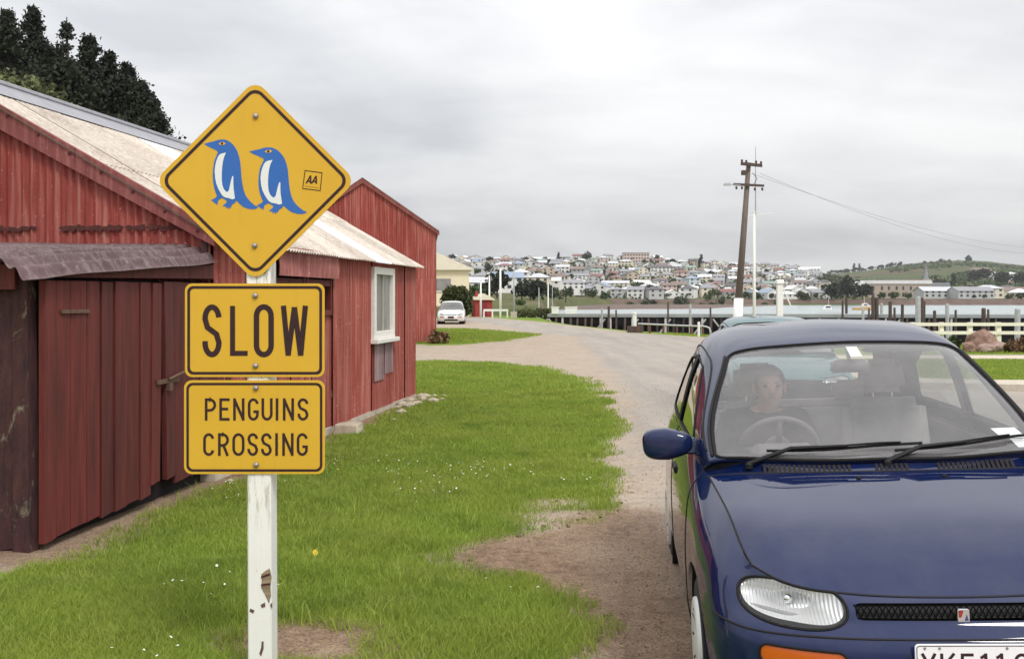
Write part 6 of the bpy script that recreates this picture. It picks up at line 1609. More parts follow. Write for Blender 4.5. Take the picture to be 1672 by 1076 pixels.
def hill_z(x, Y):
    foot = np.interp(x, FTX, FTY); top = EYE + (HOR - np.interp(x, SKX, SKY_)) / FPX * 1000
    f = np.clip((Y - foot) / (1000 - foot), 0, 1.6)
    z = .4 + (top - .4) * np.where(f < 1, f ** np.interp(x, [860, 960], [1.65, 1.12]), 1 - (f - 1) * .25)
    z = z + 1.2 * (fbm(x * .05, Y * .012, 1.0, 3, 4) - .5) * np.clip(f * 4, 0, 1)
    return np.where(Y < foot, -3.0, z)
def fan(name, xs, Ys, zf, mat):
    X, Y = np.meshgrid(xs, Ys); V = np.stack([(X - CX) / FPX * Y, Y, zf(X, Y)], -1).reshape(-1, 3)
    n, m = X.shape; id_ = np.arange(n * m).reshape(n, m); F = np.stack([id_[:-1, :-1], id_[:-1, 1:], id_[1:, 1:], id_[1:, :-1]], -1).reshape(-1, 4)
    return tag(obj(name, np_mesh(V, F, mat, True)), kind='structure')
fan('town_hill', np.arange(400, 1460, 8), np.r_[np.arange(104, 140, 4), np.arange(140, 520, 15), np.arange(520, 1100, 9), np.arange(1100, 1500, 60)], hill_z, hill_m)
FSX = [1150, 1280, 1340, 1370, 1420, 1450, 1500, 1560, 1600, 1672, 1760, 2000]; FSY = [470, 455, 449, 446, 441, 436, 432, 426, 426, 433, 436, 445]
def far_z(x, Y):
    top = EYE + (HOR - np.interp(x, FSX, FSY)) / FPX * 2000
    f = np.clip((Y - 760) / (2000 - 760), 0, 1.5)
    return 1.0 + np.clip((Y - 528) / 300, 0, 1) * 2.0 + (top - 3) * np.where(f < 1, f ** 1.05, 1 - (f - 1) * .3) + 5 * (fbm(x * .03, Y * .004, 1.0, 3, 14) - .5) * np.clip(f * 3, 0, 1)
fan('far_hill', np.arange(1150, 2600, 10), np.r_[np.arange(529, 800, 20), np.arange(800, 2100, 40), np.arange(2100, 3000, 150)], far_z, farhill_m)
mud = simple('sea_wall_stone', (.135, .09, .075), .95, var=.4, scale=.2)
q = MB()
for i in range(40):
    xa, xb = 905 + i * 22, 905 + (i + 1) * 22
    a, b_ = px(xa, 0, 526), px(xb, 0, 526); q.add([(a.x, 523, -2.6), (b_.x, 523, -2.6), (b_.x, 527.5, .9), (a.x, 527.5, .9), (b_.x, 532, 1.05), (a.x, 532, 1.05)], [(0, 1, 2, 3), (3, 2, 4, 5)])
tag(q.build('sea_wall', mud), kind='structure')

vm = []
for i in range(61):
    xa = 860 + i * 7; near_ = np.interp(xa, [860, 900, 1150, 1280], [200, 300, 330, 505]) + 14 * (float(fbm(np.array(xa * .03), np.array(1.0), 1.0, 3, 6)) - .5)
    for Yk, zk in ((near_, -2.1), (near_ + 12, -1.93), (max(near_ + 14, 480), -1.86), (526, -1.5)): vm.append(((xa - CX) / FPX * Yk, Yk, zk))
tag(obj('mud_flat', mesh_from(vm, [(i * 4 + k, i * 4 + 4 + k, i * 4 + 5 + k, i * 4 + 1 + k) for i in range(60) for k in range(3)], mud)), kind='structure')
# houses ------------------------------------------------------------------------------
WC = {'white': (.74, .73, .71), 'cream': (.72, .66, .53), 'pinkish': (.62, .48, .44), 'grey': (.48, .48, .48), 'pale blue': (.55, .62, .66), 'buff': (.52, .43, .33)}
RC = {'grey': (.25, .25, .27), 'silver': (.50, .51, .53), 'rust red': (.21, .095, .085), 'brown': (.19, .135, .115), 'white': (.70, .70, .70), 'blue grey': (.25, .31, .40), 'green': (.20, .28, .24), 'dark': (.09, .08, .085)}
WM_ = {k: simple('wall_' + k.replace(' ', '_'), c, .8, var=.07, scale=.5) for k, c in WC.items()}
RM_ = {k: simple('roofing_' + k.replace(' ', '_'), c, .6, var=.12, scale=.6) for k, c in RC.items()}
pane_m = simple('far_pane', (.045, .05, .06), .2)
def house_meshes(kind, w, d, h, rh):
    wall = MB()
    wall.box((-w/2, -d/2, -4), (w/2, d/2, h))
    roof = MB(); o = .5
    if kind == 'gable front':
        wall.add([(-w/2, -d/2, h), (w/2, -d/2, h), (0, -d/2, h + rh), (-w/2, d/2, h), (w/2, d/2, h), (0, d/2, h + rh)], [(0, 1, 2), (4, 3, 5)])
        for sg in (-1, 1): roof.add([(sg * (w/2 + o), -d/2 - o, h - o * rh / (w/2)), (0, -d/2 - o, h + rh + .12), (0, d/2 + o, h + rh + .12), (sg * (w/2 + o), d/2 + o, h - o * rh / (w/2))], [(0, 1, 2, 3)])
    elif kind == 'gable side':
        wall.add([(-w/2, -d/2, h), (-w/2, d/2, h), (-w/2, 0, h + rh), (w/2, -d/2, h), (w/2, d/2, h), (w/2, 0, h + rh)], [(0, 2, 1), (3, 4, 5)])
        for sg in (-1, 1): roof.add([(-w/2 - o, sg * (d/2 + o), h - o * rh / (d/2)), (w/2 + o, sg * (d/2 + o), h - o * rh / (d/2)), (w/2 + o, 0, h + rh + .12), (-w/2 - o, 0, h + rh + .12)], [(0, 1, 2, 3)])
    else:
        a, b_ = w/2 + o, d/2 + o; e = max(.3, w/2 - d/2)
        roof.add([(-a, -b_, h - .1), (a, -b_, h - .1), (a, b_, h - .1), (-a, b_, h - .1), (-e, 0, h + rh), (e, 0, h + rh)], [(0, 1, 5, 4), (1, 2, 5), (2, 3, 4, 5), (3, 0, 4), (3, 2, 1, 0)])
    wins = []
    nst = 1 if h < 4 else 2; nw = max(2, int(w / 3.6))
    for s_ in range(nst):
        for k in range(nw):
            x_ = -w/2 + w * (k + .5) / nw; z_ = h / nst * s_ + h / nst * .38; wins.append((x_, -d/2, z_))
    return wall.mesh(None), roof.mesh(None), wins
PROTO = []
for kind, w, d, h, rh in (('gable front', 9, 11, 3.2, 2.3), ('gable front', 10, 10, 5.4, 2.4), ('gable side', 13, 8, 3.1, 2.1), ('gable side', 11, 8, 5.2, 2.0), ('hip', 12, 10, 3.2, 2.2), ('hip', 10, 9, 5.4, 2.0), ('gable side', 24, 10, 4.2, 2.2), ('hip', 15, 10, 5.6, 2.0)):
    a, b_, wn_ = house_meshes(kind, w, d, h, rh); a.materials.append(WM_['white']); b_.materials.append(RM_['grey']); PROTO.append((kind, w, h, a, b_, wn_))
win_me = MB().box((-.75, -.10, 0), (.75, -.01, 1.25)).mesh(pane_m)
def house(loc, rz, pi, wall, roof, label, group, sc=1.0):
    kind, w, h, wm__, rm__, wn_ = PROTO[pi]
    t_ = empty('house', loc, rz, label, 'house', group); t_.scale = (sc, sc, sc)
    for nm, me, mt in (('wall', wm__, WM_[wall]), ('roof', rm__, RM_[roof])):
        o = obj(nm, me, t_); o.material_slots[0].link = 'OBJECT'; o.material_slots[0].material = mt
    for (x_, y_, z_) in wn_: obj('window', win_me, t_, (x_, y_, z_))
    return t_
rn = random.Random(77)
ROWS = [545, 585, 630, 685, 745, 805, 865, 925, 985]; HS_ = .80; spots = []
def wpick(d): 
    k = list(d); return rn.choices(k, [d[q] for q in k])[0]
for r, Y_ in enumerate(ROWS):
    x_ = (925 if r == 0 else 890 if r == 1 else 850 if r == 2 else 775 if r < 4 else 745 if r == 4 else 724) + rn.random() * 10; k = 0
    while x_ < 1348:
        pi = rn.choices(range(8), [3, 3, 4, 3, 4, 3, 3.2 if r == 0 else .4, 1])[0]
        wpx = PROTO[pi][1] * HS_ * FPX / Y_; Yj = Y_ + rn.uniform(-4 if r == 0 else -18, 18); xc = x_ + wpx / 2
        if not (1015 < xc < 1062 and r == 7) and xc < 1350:
            X_ = (xc - CX) / FPX * Yj; z_ = float(hill_z(np.array(xc), np.array(Yj)))
            wl_ = wpick({'white': 6, 'cream': 2.6, 'pinkish': .8, 'grey': 1, 'pale blue': .5, 'buff': .8}); rf = wpick({'grey': 3.0, 'silver': 2.4, 'rust red': .8, 'brown': 2.0, 'white': 1.5, 'blue grey': .8, 'green': .6, 'dark': 1.2})
            row = ['waterfront row', 'second row uphill', 'third row uphill', 'fourth row uphill', 'fifth row uphill', 'sixth row uphill', 'seventh row uphill', 'row below skyline', 'skyline row'][r]
            storey = 'two storey ' if PROTO[pi][2] > 4.9 else ''
            house((X_, Yj, z_ + .6), rn.uniform(-.5, .5), pi, wl_, rf, f'{wl_} {storey}house with {rf} roof, {ORD[k]} from left, {row}', 'houses on the hill across the harbour', HS_ * rn.uniform(.9, 1.12))
            spots.append((xc, Yj)); k += 1
        x_ += wpx * rn.uniform(.92, 1.3) + 1.5
for (xc, Yj, pi, wl_, rf, lab) in [(828, 300, 3, 'white', 'blue grey', 'between the tallest white pole and the grey pole'), (772, 330, 2, 'white', 'silver', 'just right of the cream house eave'), (815, 470, 2, 'pinkish', 'silver', 'behind the tallest white pole'), (788, 480, 4, 'cream', 'grey', 'above the red hut'), (850, 480, 5, 'white', 'white', 'above the grey pole'), (880, 420, 4, 'cream', 'silver', 'above the thin pole by the jetty'), (760, 560, 3, 'white', 'grey', 'over the cream house roof end'), (900, 500, 2, 'white', 'white', 'left end of the waterfront above the jetty boxes'), (922, 520, 6, 'white', 'grey', 'long shed at the left end of the waterfront')]:
    house(((xc - CX) / FPX * Yj, Yj, float(hill_z(np.array(float(xc)), np.array(float(Yj)))) + .5), rn.uniform(-.4, .4), pi, wl_, rf, f'{wl_} house with {rf} roof, {lab}', 'houses on the hill across the harbour', .8)
# right hand shore and slopes
k = 0
for (xc, Yj, pi, wl_, rf, lab) in [(1378, 640, 4, 'grey', 'silver', 'behind the big dark trees'), (1530, 575, 6, 'grey', 'silver', 'long shed just right of the stone warehouse'), (1556, 600, 6, 'grey', 'grey', 'long shed on the flat right of the warehouse'), (1585, 570, 6, 'grey', 'grey', 'long shed at the water near the pile pair'), (1612, 590, 7, 'cream', 'silver', 'block right of the long grey shed'), (1640, 610, 6, 'cream', 'brown', 'long cream shed near the right edge'), (1664, 585, 4, 'buff', 'white', 'buff house at the right edge by the water'), (1690, 620, 5, 'white', 'grey', 'just outside the right edge'),
     (1553, 690, 6, 'pinkish', 'rust red', 'long red roofed hall below the far hill'), (1575, 720, 7, 'pinkish', 'rust red', 'red roofed block right of the long hall'), (1600, 700, 6, 'cream', 'white', 'long white roofed hall below the far hill'), (1628, 740, 6, 'cream', 'silver', 'long cream hall right of the white roofed one'), (1655, 700, 4, 'white', 'white', 'white house under the far hill near the edge'),
     (1594, 1250, 7, 'buff', 'brown', 'upper block on the far hill below the lone dark tree'), (1606, 1270, 7, 'cream', 'brown', 'cream block on the far hill right of the lone tree'), (1616, 1240, 5, 'white', 'rust red', 'on the far hill beside the cream block'), (1632, 1150, 6, 'white', 'green', 'green roofed hall on the far hill slope'), (1650, 1180, 5, 'cream', 'white', 'on the far hill right of the green roof'), (1664, 1200, 4, 'white', 'silver', 'highest right hand house on the far hill'), (1640, 1050, 4, 'pinkish', 'brown', 'lower house on the far hill slope'),
     (1545, 640, 4, 'white', 'grey', 'small house behind the long shed'), (1570, 650, 2, 'white', 'white', 'small white house on the flat'), (1622, 660, 0, 'buff', 'rust red', 'small red roofed house on the flat'), (1645, 650, 1, 'grey', 'dark', 'dark roofed house on the flat near the edge')]:
    z_ = float(far_z(np.array(xc), np.array(Yj))); st_ = 'building' if pi in (6, 7) else 'house'
    o = house(((xc - CX) / FPX * Yj, Yj, z_ + .4), rn.uniform(-.35, .35), pi, wl_, rf, f'{wl_} {st_} with {rf} roof, {lab}', 'buildings on the right hand shore', 1.0); spots.append((xc, Yj))
# long pale institutional block on the skyline
p = px(1038, 0, 935); z_ = float(hill_z(np.array(1038.), np.array(935.))); bb = empty('apartment_block', (p.x, 935, z_), .05, 'long brown grey three storey block with flat roof near the skyline', 'building')
MB().box((-12, -5, -4), (12, 5, 9.3)).build('wall', WM_['pinkish'], bb); MB().box((-12.3, -5.3, 9.3), (12.3, 5.3, 9.8)).build('roof', RM_['brown'], bb)
for s_ in range(3):
    for k in range(9): obj('window', win_me, bb, (-10.6 + k * 2.65, -5, 1.0 + s_ * 3.0))
# stone warehouse and church spire
stone_m = simple('warehouse_stone', (.40, .33, .27), .9, var=.2, scale=.4)
p = px(1470, 0, 600); sb = empty('warehouse', (p.x, 600, 1.2), 0.03, 'two storey stone warehouse with pale roof and two rows of windows', 'warehouse')
MB().box((-19.6, 0, -2), (19.2, 12, 9.2)).build('wall', stone_m, sb); MB().prism([(-20, 9.1), (19.6, 9.1), (19.0, 11.2), (-19.4, 11.2)], -.4, 12.4).build('roof', RM_['white'], sb); MB().box((-19.9, -.25, 8.7), (19.5, -.02, 9.15)).build('cornice', stone_m, sb)
wb = MB().box((-.6, -.12, 0), (.6, -.01, 2.2)).mesh(pane_m)
for z_ in (1.4, 5.4):
    for x_ in (-16.5, -11.2, -7.0, -2.2, 1.8, 6.4, 11.2, 16.0): o = obj('window', wb, sb, (x_, 0, z_))
MB().box((-27, 6, -2), (-20.1, 16, 8.2)).build('side_wing', WM_['grey'], sb); MB().prism([(-27.4, 8.1), (-19.9, 8.1), (-23.5, 10.6)], 5.6, 16.4).build('side_roof', RM_['white'], sb)
p = px(1512, 0, 640); ch = empty('church', (p.x, 640, 2.0), 0, 'grey church spire rising behind the stone warehouse', 'church')
MB().box((-2.2, -2.2, -2), (2.2, 2.2, 12)).build('tower', stone_m, ch); MB().lathe([(1.9, 12), (.8, 17), (.05, 23)], 8, 'z').build('spire', RM_['grey'], ch); MB().box((2.2, -3, -2), (14, 4, 7)).build('nave', stone_m, ch); MB().prism([(2.3, 6.9), (14.3, 6.9), (13.6, 9.6), (2.3, 9.6)], -3.4, 4.4).build('nave_roof', RM_['grey'], ch)

# trees among the houses ---------------------------------------------------------------
rt = np.random.default_rng(19)
TP = {}
for nm, mt in (('dark', dark_leaf), ('green', mid_leaf), ('pine', pine_leaf)):
    TP[nm] = [blob_crown(rt, 330, 3.2, 5.2, 9, 'round', 1.2, .62, mt), blob_crown(rt, 330, 4.2, 4.6, 11, 'round', .8, .66, mt), blob_crown(rt, 260, 2.2, 7.5, 9, 'cone', .8, .55, mt), blob_crown(rt, 300, 3.0, 6.5, 8, 'round', 1.6, .6, mt)]
TT = trunk_mesh(4.2, .22, .2, 3, 5)
kinds = {'dark': 'dark', 'green': 'bright green', 'pine': 'blackish'}
shape_n = ('round', 'broad', 'pointed', 'tall')
cnt = 0
def town_tree(xc, Yj, kd, sh, sc, lab, zf=hill_z):
    z_ = float(zf(np.array(float(xc)), np.array(float(Yj))))
    plant('tree', ((xc - CX) / FPX * Yj, Yj, z_ - .3), TP[kd][sh], TT, lab, 'tree', 'trees among the hillside houses', sc, rn.random() * 6)
LAND = [(957, 960, 'pine', 0, 1.75, 'biggest dark round tree on the town skyline'), (912, 975, 'pine', 2, 1.25, 'small pointed dark tree on the skyline left of the biggest one'), (800, 930, 'pine', 1, 1.35, 'dark round tree on the skyline behind the white poles'), (1145, 930, 'pine', 2, 1.6, 'tall narrow dark tree standing alone on the town skyline'), (1050, 985, 'dark', 1, 1.25, 'broad tree on the skyline above the long block'), (1072, 970, 'dark', 3, 1.1, 'tree on the skyline right of the long block'), (1098, 965, 'pine', 1, 1.1, 'dark broad tree on the skyline left of the narrow tree'), (720, 900, 'dark', 1, 1.2, 'tree on the skyline over the cream house'), (738, 920, 'pine', 3, 1.2, 'dark tree on the skyline right of the cream house gable'),
        (866, 205, 'pine', 1, .82, 'large blackish tree on the slope right of the grey pole'), (852, 210, 'pine', 0, .75, 'blackish tree left half of the dark pair by the grey pole'), (812, 225, 'pine', 3, .95, 'tall blackish tree behind the tallest white pole'), (795, 225, 'pine', 1, .7, 'dark tree behind the red hut'), (776, 210, 'green', 1, .62, 'green tree beside the cream house corner'), (903, 330, 'dark', 1, .9, 'dark bushy tree above the jetty end'), (924, 400, 'dark', 0, 1.0, 'dark tree right of the jetty end poles'), (850, 150, 'green', 1, .22, 'small green bush on the slope by the grey pole'), (890, 180, 'dark', 0, .3, 'small dark bush on the slope by the thin poles')]
for a in LAND: town_tree(*a)
rows_t = [0] * 9
for r, Y_ in enumerate(ROWS):
    n = 25 if r < 8 else 24; k = 0
    for i in range(n):
        xc = (900 if r < 2 else 770 if r < 4 else 725) + rn.random() * (1345 - (900 if r < 2 else 770 if r < 4 else 725)); kd = rn.choices(['dark', 'green', 'pine'], [5, 4, 1.4])[0]; sh = rn.choices(range(4), [4, 4, 1, 2])[0]
        rows_t[r] += 1
        town_tree(xc, Y_ - 20 + rn.uniform(-10, 10), kd, sh, rn.uniform(.45, 1.0) * (1.15 if r > 6 else 1), None)
        o = [q for q in bpy.data.objects if False]
# label the trees of each row from left to right
town_trees = [o for o in COL.objects if o.name.startswith('tree') and o.parent is None and 'label' not in o]
def row_of(o): return min(range(9), key=lambda r: abs(o.location.y - (ROWS[r] - 20)))
byrow = {}
for o in town_trees: byrow.setdefault(row_of(o), []).append(o)
for r, L_ in byrow.items():
    L_.sort(key=lambda o: o.location.x / o.location.y)
    for k, o in enumerate(L_):
        crown = [c_ for c_ in o.children if c_.name.startswith('crown')][0].data
        kd = [a for a in TP if crown in TP[a]][0]; sh = TP[kd].index(crown)
        o['label'] = f"{shape_n[sh]} {kinds[kd]} tree, {ORD[k]} from left below the " + ['waterfront houses', 'second row of houses', 'third row of houses', 'fourth row of houses', 'fifth row of houses', 'sixth row of houses', 'seventh row of houses', 'eighth row of houses', 'skyline houses'][r]
for i, (xc, Yj, kd, sh, sc, lab) in enumerate([(1358, 531, 'pine', 1, 1.7, 'left of the three big dark trees at the far shore'), (1382, 533, 'pine', 0, 2.1, 'tallest of the three big dark trees at the far shore'), (1408, 531, 'pine', 1, 1.6, 'right of the three big dark trees beside the warehouse'), (1442, 531, 'green', 1, .8, 'green bush before the warehouse left part'), (1462, 531, 'green', 1, .85, 'green bush before the warehouse middle'), (1482, 531, 'green', 0, .7, 'green bush before the warehouse right part'), (1330, 531, 'dark', 0, .6, 'small dark tree left of the big dark trees'),
                                               (1582, 1850, 'pine', 0, 2.3, 'lone dark tree on the far hill crest'), (1537, 1900, 'pine', 3, 1.36, 'small tree on the far hill crest above the church'), (1510, 1920, 'pine', 0, 1.24, 'small tree on the crest left of the church spire'), (1520, 1920, 'pine', 0, 0.99, 'tiny tree on the crest over the church'), (1551, 1900, 'pine', 0, 1.05, 'tiny tree on the crest right of the church'), (1470, 1950, 'pine', 3, 1.4, 'clump tree on the far hill crest over the warehouse'), (1455, 1950, 'pine', 3, 1.4, 'tree in the far crest clump left part'), (1440, 1960, 'pine', 1, 1.5, 'broad tree in the far crest clump'), (1424, 1960, 'pine', 1, 1.5, 'broad tree at the far crest clump left end'), (1403, 1950, 'pine', 2, 2.0, 'tall pale tree on the crest left of the clump'), (1395, 1950, 'pine', 2, 2.2, 'second tall tree on the crest left of the clump'), (1380, 1950, 'dark', 1, 1.6, 'broad tree on the crest above the big dark trees'),
                                               (1556, 900, 'pine', 2, 1.7, 'pointed dark tree on the far slope behind the red roof'), (1596, 1050, 'pine', 1, 2.4, 'dark wood clump on the far slope'), (1612, 1080, 'pine', 1, 2.6, 'dark wood clump right of the first on the far slope'), (1640, 980, 'pine', 1, 2.6, 'dark wood clump low on the far slope'), (1658, 990, 'pine', 1, 2.4, 'dark wood clump near the right edge of the far slope'), (1672, 1000, 'pine', 0, 2.2, 'dark tree at the right edge of the far slope'), (1535, 950, 'dark', 1, 1.6, 'dark bush clump on the slope behind the church'), (1648, 545, 'dark', 1, .6, 'dark bush on the right shore'), (1668, 540, 'dark', 1, .8, 'dark bush at the right edge of the shore'), (1607, 545, 'dark', 0, .5, 'small dark tree on the right shore'), (1590, 545, 'dark', 0, .45, 'smallest dark tree on the right shore')]):
    town_tree(xc, Yj, kd, sh, sc, lab, far_z)
# low garden growth that reads as one mass
rg = np.random.default_rng(8); P = []
while len(P) < 14000:
    xc = rg.uniform(715, 1400); Yj = rg.uniform(300 if xc < 900 else 540, 1010)
    if rg.random() > (Yj / 1010) ** .5: continue
    if fbm(np.array(xc * .05), np.array(Yj * .02), 1.0, 2, 3) < .40: continue
    P.append(((xc - CX) / FPX * Yj, Yj, float(hill_z(np.array(xc), np.array(Yj))) + rg.random() * 2.4))
tag(obj('garden_shrubbery', leaves(np.array(P), 1.15, rg, dark_leaf)), 'low dark garden shrubbery between the hillside houses', 'shrubbery', kind='stuff')

# scrub, hedges and gorse over the far hill
P = []
while len(P) < 5200:
    xc = rg.uniform(1300, 1760); Yj = rg.uniform(820, 2050)
    k_ = fbm(np.array(xc * .012), np.array(Yj * .0035), 1.0, 4, 23); hedge = abs(((xc * .9 + Yj * .11) % 46) - 23) < 1.2 or abs((Yj % 260) - 130) < 7
    if k_ < (.50 if not hedge else .40): continue
    P.append(((xc - CX) / FPX * Yj, Yj, float(far_z(np.array(xc), np.array(Yj))) + rg.random() * 2.6))
tag(obj('hill_scrub', leaves(np.array(P), 2.6, rg, mid_leaf)), 'dark scrub and hedges scattered over the far right hill', 'scrub', kind='stuff')

for k in range(22):
    xc = 1355 + k * 5.4 + rn.uniform(-1.5, 1.5)
    town_tree(xc, 1960 + rn.uniform(-20, 20), rn.choice(['pine', 'dark']), rn.choice([0, 1, 3]), rn.uniform(.9, 1.5), f'small dark tree, {ORD[k]} from left along the far hill crest', far_z)
# ------------------------------------------------------------------ grass blades, daisies, stones and litter
grass_m, nt, b = new_mat('grass_blades'); t = NT(nt)
at = t.node('ShaderNodeAttribute', attribute_name='tone'); v = t.coord('Object'); nb = t.noise(v, .8, 4, .6)
c = t.mix(at.outputs['Fac'], (.13, .215, .028), (.40, .50, .082))
c = t.mix(t.math('MULTIPLY', t.ramp(nb, [(.35, 0), (.7, 1)]), .55), c, (.36, .39, .075))
c = t.mix(t.ramp(at.outputs['Fac'], [(.955, 0), (.965, 1)]), c, (.40, .36, .17))
c = t.mix(t.math('MULTIPLY', t.ramp(t.noise(v, 2.3, 5, .7, .5), [(.54, 0), (.70, 1)]), .3), c, (.36, .34, .12))
c = t.mix(t.math('MULTIPLY', t.ramp(t.noise(v, 1.4, 4, .65), [(.28, 1), (.44, 0)]), .5), c, (.10, .19, .03))
nt.links.new(c, b.inputs['Base Color']); setp(b, rough=.6, spec=.3)
tl = t.node('ShaderNodeBsdfTranslucent'); nt.links.new(c, tl.inputs[0]); ms = t.node('ShaderNodeMixShader'); ms.inputs[0].default_value = .4
nt.links.new(b.outputs[0], ms.inputs[1]); nt.links.new(tl.outputs[0], ms.inputs[2]); nt.links.new(ms.outputs[0], nt.nodes['Material Output'].inputs[0])
rg = np.random.default_rng(31)
def blades(x, y, h, w, name, label):
    n = len(x); z = ground_z(x, y) - .004; a = rg.random(n) * 6.283; ln = rg.normal(size=(n, 2)) * .45 * h[:, None]
    cx_, sy_ = np.cos(a) * w / 2, np.sin(a) * w / 2
    V = np.empty((n, 5, 3))
    V[:, 0] = np.stack([x - cx_, y - sy_, z], -1); V[:, 1] = np.stack([x + cx_, y + sy_, z], -1)
    mx, my = x + ln[:, 0] * .35, y + ln[:, 1] * .35
    V[:, 2] = np.stack([mx + cx_ * .8, my + sy_ * .8, z + h * .6], -1); V[:, 3] = np.stack([mx - cx_ * .8, my - sy_ * .8, z + h * .6], -1)
    V[:, 4] = np.stack([x + ln[:, 0], y + ln[:, 1], z + h], -1)
    i = np.arange(n)[:, None] * 5
    F = np.concatenate([i + [0, 1, 2], i + [0, 2, 3], i + [3, 2, 4]], 0)
    me = np_mesh(V.reshape(-1, 3), F, grass_m)
    ad = me.attributes.new('tone', 'FLOAT', 'POINT'); ad.data.foreach_set('value', np.repeat(np.clip(.62 * rg.random(n) + .38 * fbm(x, y, 2.5, 3, 7), 0, 1), 5).astype(np.float32)[:len(me.vertices)])
    return tag(obj(name, me), label, 'grass', kind='stuff')
def scatter(n, x0, x1, y0, y1, dens):
    x = rg.uniform(x0, x1, n); y = y0 + (y1 - y0) * rg.random(n)
    vis = (np.abs(x) < (y * .545 + .5)) & (y > 2.4); x, y = x[vis], y[vis]
    d = lawn_sd(x, y); keep = (rg.random(len(x)) < np.clip(.5 - (d + .16) / .55, 0, 1) * (.55 + .45 * sstep(.3, .6, fbm(x, y, 3, 3, 12)))) & (rg.random(len(x)) < dens(y))
    ins = sdpoly(x, y, SHEDFOOT) < .02
    return x[keep & ~ins], y[keep & ~ins]
gx_, gy_ = [], []
for (n, x0, x1, y0, y1) in ((330000, -2.9, .8, 3.2, 6.0), (330000, -4.2, 1.4, 6.0, 10.5), (200000, -3.2, 2.2, 10.5, 17), (90000, -4.2, 3, 17, 26)):
    x, y = scatter(n, x0, x1, y0, y1, lambda q: np.ones_like(q)); gx_.append(x); gy_.append(y)
x = np.concatenate(gx_); y = np.concatenate(gy_); far_ = sstep(4, 20, y)
tuft = sstep(.45, .75, fbm(x, y, 1.7, 3, 41))
h = (.022 + .034 * rg.random(len(x)) + .035 * tuft * rg.random(len(x))) * (1 + .3 * far_); w = (.0032 + .0026 * rg.random(len(x))) * (1 + 2.2 * far_)
blades(x, y, h, w, 'lawn_grass', 'short bright green grass of the lawn beside the sheds')
x, y = scatter(60000, -8, 3, 35, 52, lambda q: np.ones_like(q)); blades(x, y, .05 + .06 * rg.random(len(x)), .022 + .0 * x, 'island_grass', 'short green grass of the lawn with the white sedan')
x = np.concatenate([rg.uniform(6.5, 16, 60000), rg.uniform(7, 20, 40000)]); y = np.concatenate([rg.uniform(17, 26, 60000), rg.uniform(28, 48, 40000)])
k_ = lawn_sd(x, y) < 0; x, y = x[k_], y[k_]; blades(x, y, .04 + .05 * rg.random(len(x)), .018 + .0 * x, 'seaside_grass', 'green grass of the seaward lawn by the kerb')
# longer rank tufts
tx, ty = scatter(170, -2.8, 1.2, 3.4, 12, lambda q: np.ones_like(q)); ex = [gp(600, 1050), gp(560, 1020), gp(640, 1000), gp(700, 890), gp(720, 905), gp(930, 960), gp(500, 1010), gp(380, 1040), gp(660, 1060), gp(470, 900), gp(455, 1000), gp(395, 1010)]
tx = np.r_[tx, [a for a, _ in ex]]; ty = np.r_[ty, [b_ for _, b_ in ex]]
x = np.repeat(tx, 46) + rg.normal(size=46 * len(tx)) * .05; y = np.repeat(ty, 46) + rg.normal(size=46 * len(tx)) * .04
blades(x, y, .05 + .085 * rg.random(len(x)), .004 + .003 * rg.random(len(x)), 'rank_grass', 'longer rank grass tufts scattered in the lawn')
# dead straw on the bare earth and along the worn edge
x = rg.uniform(-1.6, 1.4, 9000); y = rg.uniform(3.5, 9.5, 9000); k_ = (np.abs(lawn_sd(x, y) - .06) < .16) & (rg.random(9000) < .5); x, y = x[k_], y[k_]; n = len(x); a = rg.random(n) * 6.283; l = .015 + .03 * rg.random(n); z = ground_z(x, y) + .004
V = np.stack([np.stack([x - np.cos(a) * l, y - np.sin(a) * l, z], -1), np.stack([x + .002, y + .002, z + .008], -1), np.stack([x + np.cos(a) * l, y + np.sin(a) * l, z + .01 * rg.random(n)], -1)], 1).reshape(-1, 3)
tag(obj('dead_straw', np_mesh(V, np.arange(3 * n).reshape(n, 3), simple('straw', (.36, .28, .16), .9, var=.5, scale=40))), 'dead straw and roots along the worn lawn edge', 'straw', kind='stuff')
# daisies and dandelions
def discs(x, y, z, r, mat, name, label, n=6):
    V, F = [], []
    tl_ = rg.normal(size=(len(x), 2)) * .3
    for i in range(len(x)):
        b0 = len(V)
        for k in range(n): a = 6.283 * k / n; dx, dy = r[i] * math.cos(a), r[i] * math.sin(a); V.append((x[i] + dx, y[i] + dy, z[i] + dx * tl_[i, 0] + dy * tl_[i, 1]))
        F.append(tuple(range(b0, b0 + n)))
    return tag(obj(name, mesh_from(V, F, mat)), label, 'flowers', kind='stuff')
x, y = scatter(2600, -2.9, 1.2, 3.4, 10, lambda q: np.ones_like(q)); k_ = rg.random(len(x)) < sstep(.50, .74, fbm(x, y, 1.3, 3, 77)); x, y = x[k_], y[k_]
discs(x, y, ground_z(x, y) + .05 + .02 * rg.random(len(x)), .0042 + .004 * rg.random(len(x)), simple('daisy_white', (.82, .82, .76), .7), 'lawn_daisies', 'tiny white daisies dotted over the lawn')
x, y = scatter(14, -2.6, 1.0, 3.6, 10, lambda q: np.ones_like(q)); discs(x, y, ground_z(x, y) + .055, .011 + .006 * rg.random(len(x)), simple('dandelion', (.75, .48, .02), .7), 'lawn_dandelions', 'few yellow dandelions on the lawn', 8)
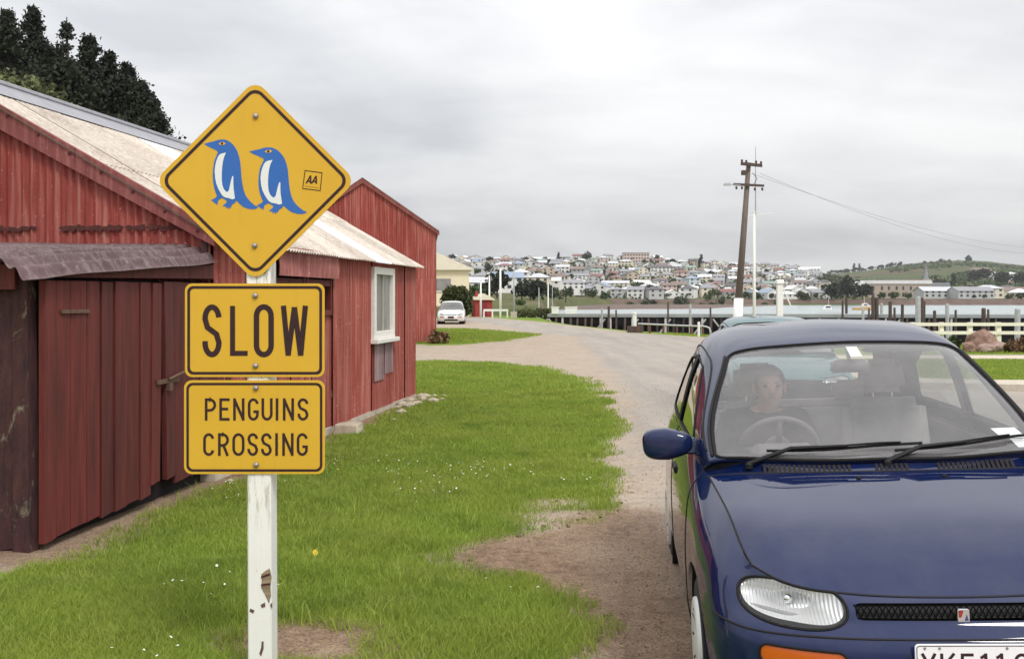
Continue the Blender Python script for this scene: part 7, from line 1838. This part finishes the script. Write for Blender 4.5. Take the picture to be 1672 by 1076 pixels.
# loose stones on the dirt and gravel
NP = 26000; x = rg.uniform(-.9, 3.4, NP); y = 3.3 + 16 * rg.random(NP) ** 1.5; d_ = sdpoly(x, y, DIRT); k_ = (lawn_sd(x, y) > .02) & (rg.random(NP) < np.where(d_ < 0, .7, .35)) & (x < 1.5 + .12 * y); x, y = x[k_], y[k_]
V, F = [], []; z = ground_z(x, y)
for i in range(len(x)):
    s_ = .004 + .011 * rg.random() ** 3; b0 = len(V); a0 = rg.random() * 6
    for k in range(4): a = a0 + 1.57 * k; q_ = s_ * (.7 + .6 * rg.random()); V.append((x[i] + q_ * math.cos(a), y[i] + q_ * math.sin(a), z[i] - .002))
    V.append((x[i] + s_ * .2, y[i], z[i] + s_ * .8)); F += [(b0, b0 + 1, b0 + 4), (b0 + 1, b0 + 2, b0 + 4), (b0 + 2, b0 + 3, b0 + 4), (b0 + 3, b0, b0 + 4)]
peb = simple('pebbles', (.27, .20, .15), .9, var=.6, scale=90); tag(obj('loose_gravel', mesh_from(V, F, peb)), 'loose gravel stones on the bare earth beside the car', 'gravel', kind='stuff')
# clods and dead roots
x = rg.uniform(-.6, 1.3, 260); y = rg.uniform(3.6, 8.5, 260); k_ = np.abs(lawn_sd(x, y)) < .12; x, y = x[k_], y[k_]; V, F = [], []
for i in range(len(x)):
    me = sm[i % 4]; sc_ = .07 + .17 * rg.random(); M_ = Matrix.Translation((x[i], y[i], float(ground_z(x[i], y[i])) + .004)) @ Matrix.Rotation(rg.random() * 6, 4, 'Z') @ Matrix.Scale(sc_, 4); b0 = len(V)
    V += [tuple(M_ @ v_.co) for v_ in me.vertices]; F += [tuple(j + b0 for j in p_.vertices) for p_ in me.polygons]
tag(obj('earth_clods', mesh_from(V, F, simple('earth_clod', (.15, .095, .065), .95, var=.4, scale=30))), 'small earth clods along the worn lawn edge', 'clods', kind='stuff')

# ------------------------------------------------------------------ the damp air over the harbour
hz = bpy.data.materials.new('damp_air'); hz.use_nodes = True; hz.node_tree.nodes.clear(); t = NT(hz.node_tree)
ho = t.node('ShaderNodeOutputMaterial'); hv = t.node('ShaderNodeVolumePrincipled'); hv.inputs['Color'].default_value = (.93, .95, .98, 1); hv.inputs['Density'].default_value = .00010; hv.inputs['Anisotropy'].default_value = .2
hz.node_tree.links.new(hv.outputs[0], ho.inputs['Volume'])
tag(MB().box((-2000, -260, -6), (3800, 3300, 125)).build('haze', hz), 'thin pale damp air over the harbour and town', 'haze', kind='stuff')
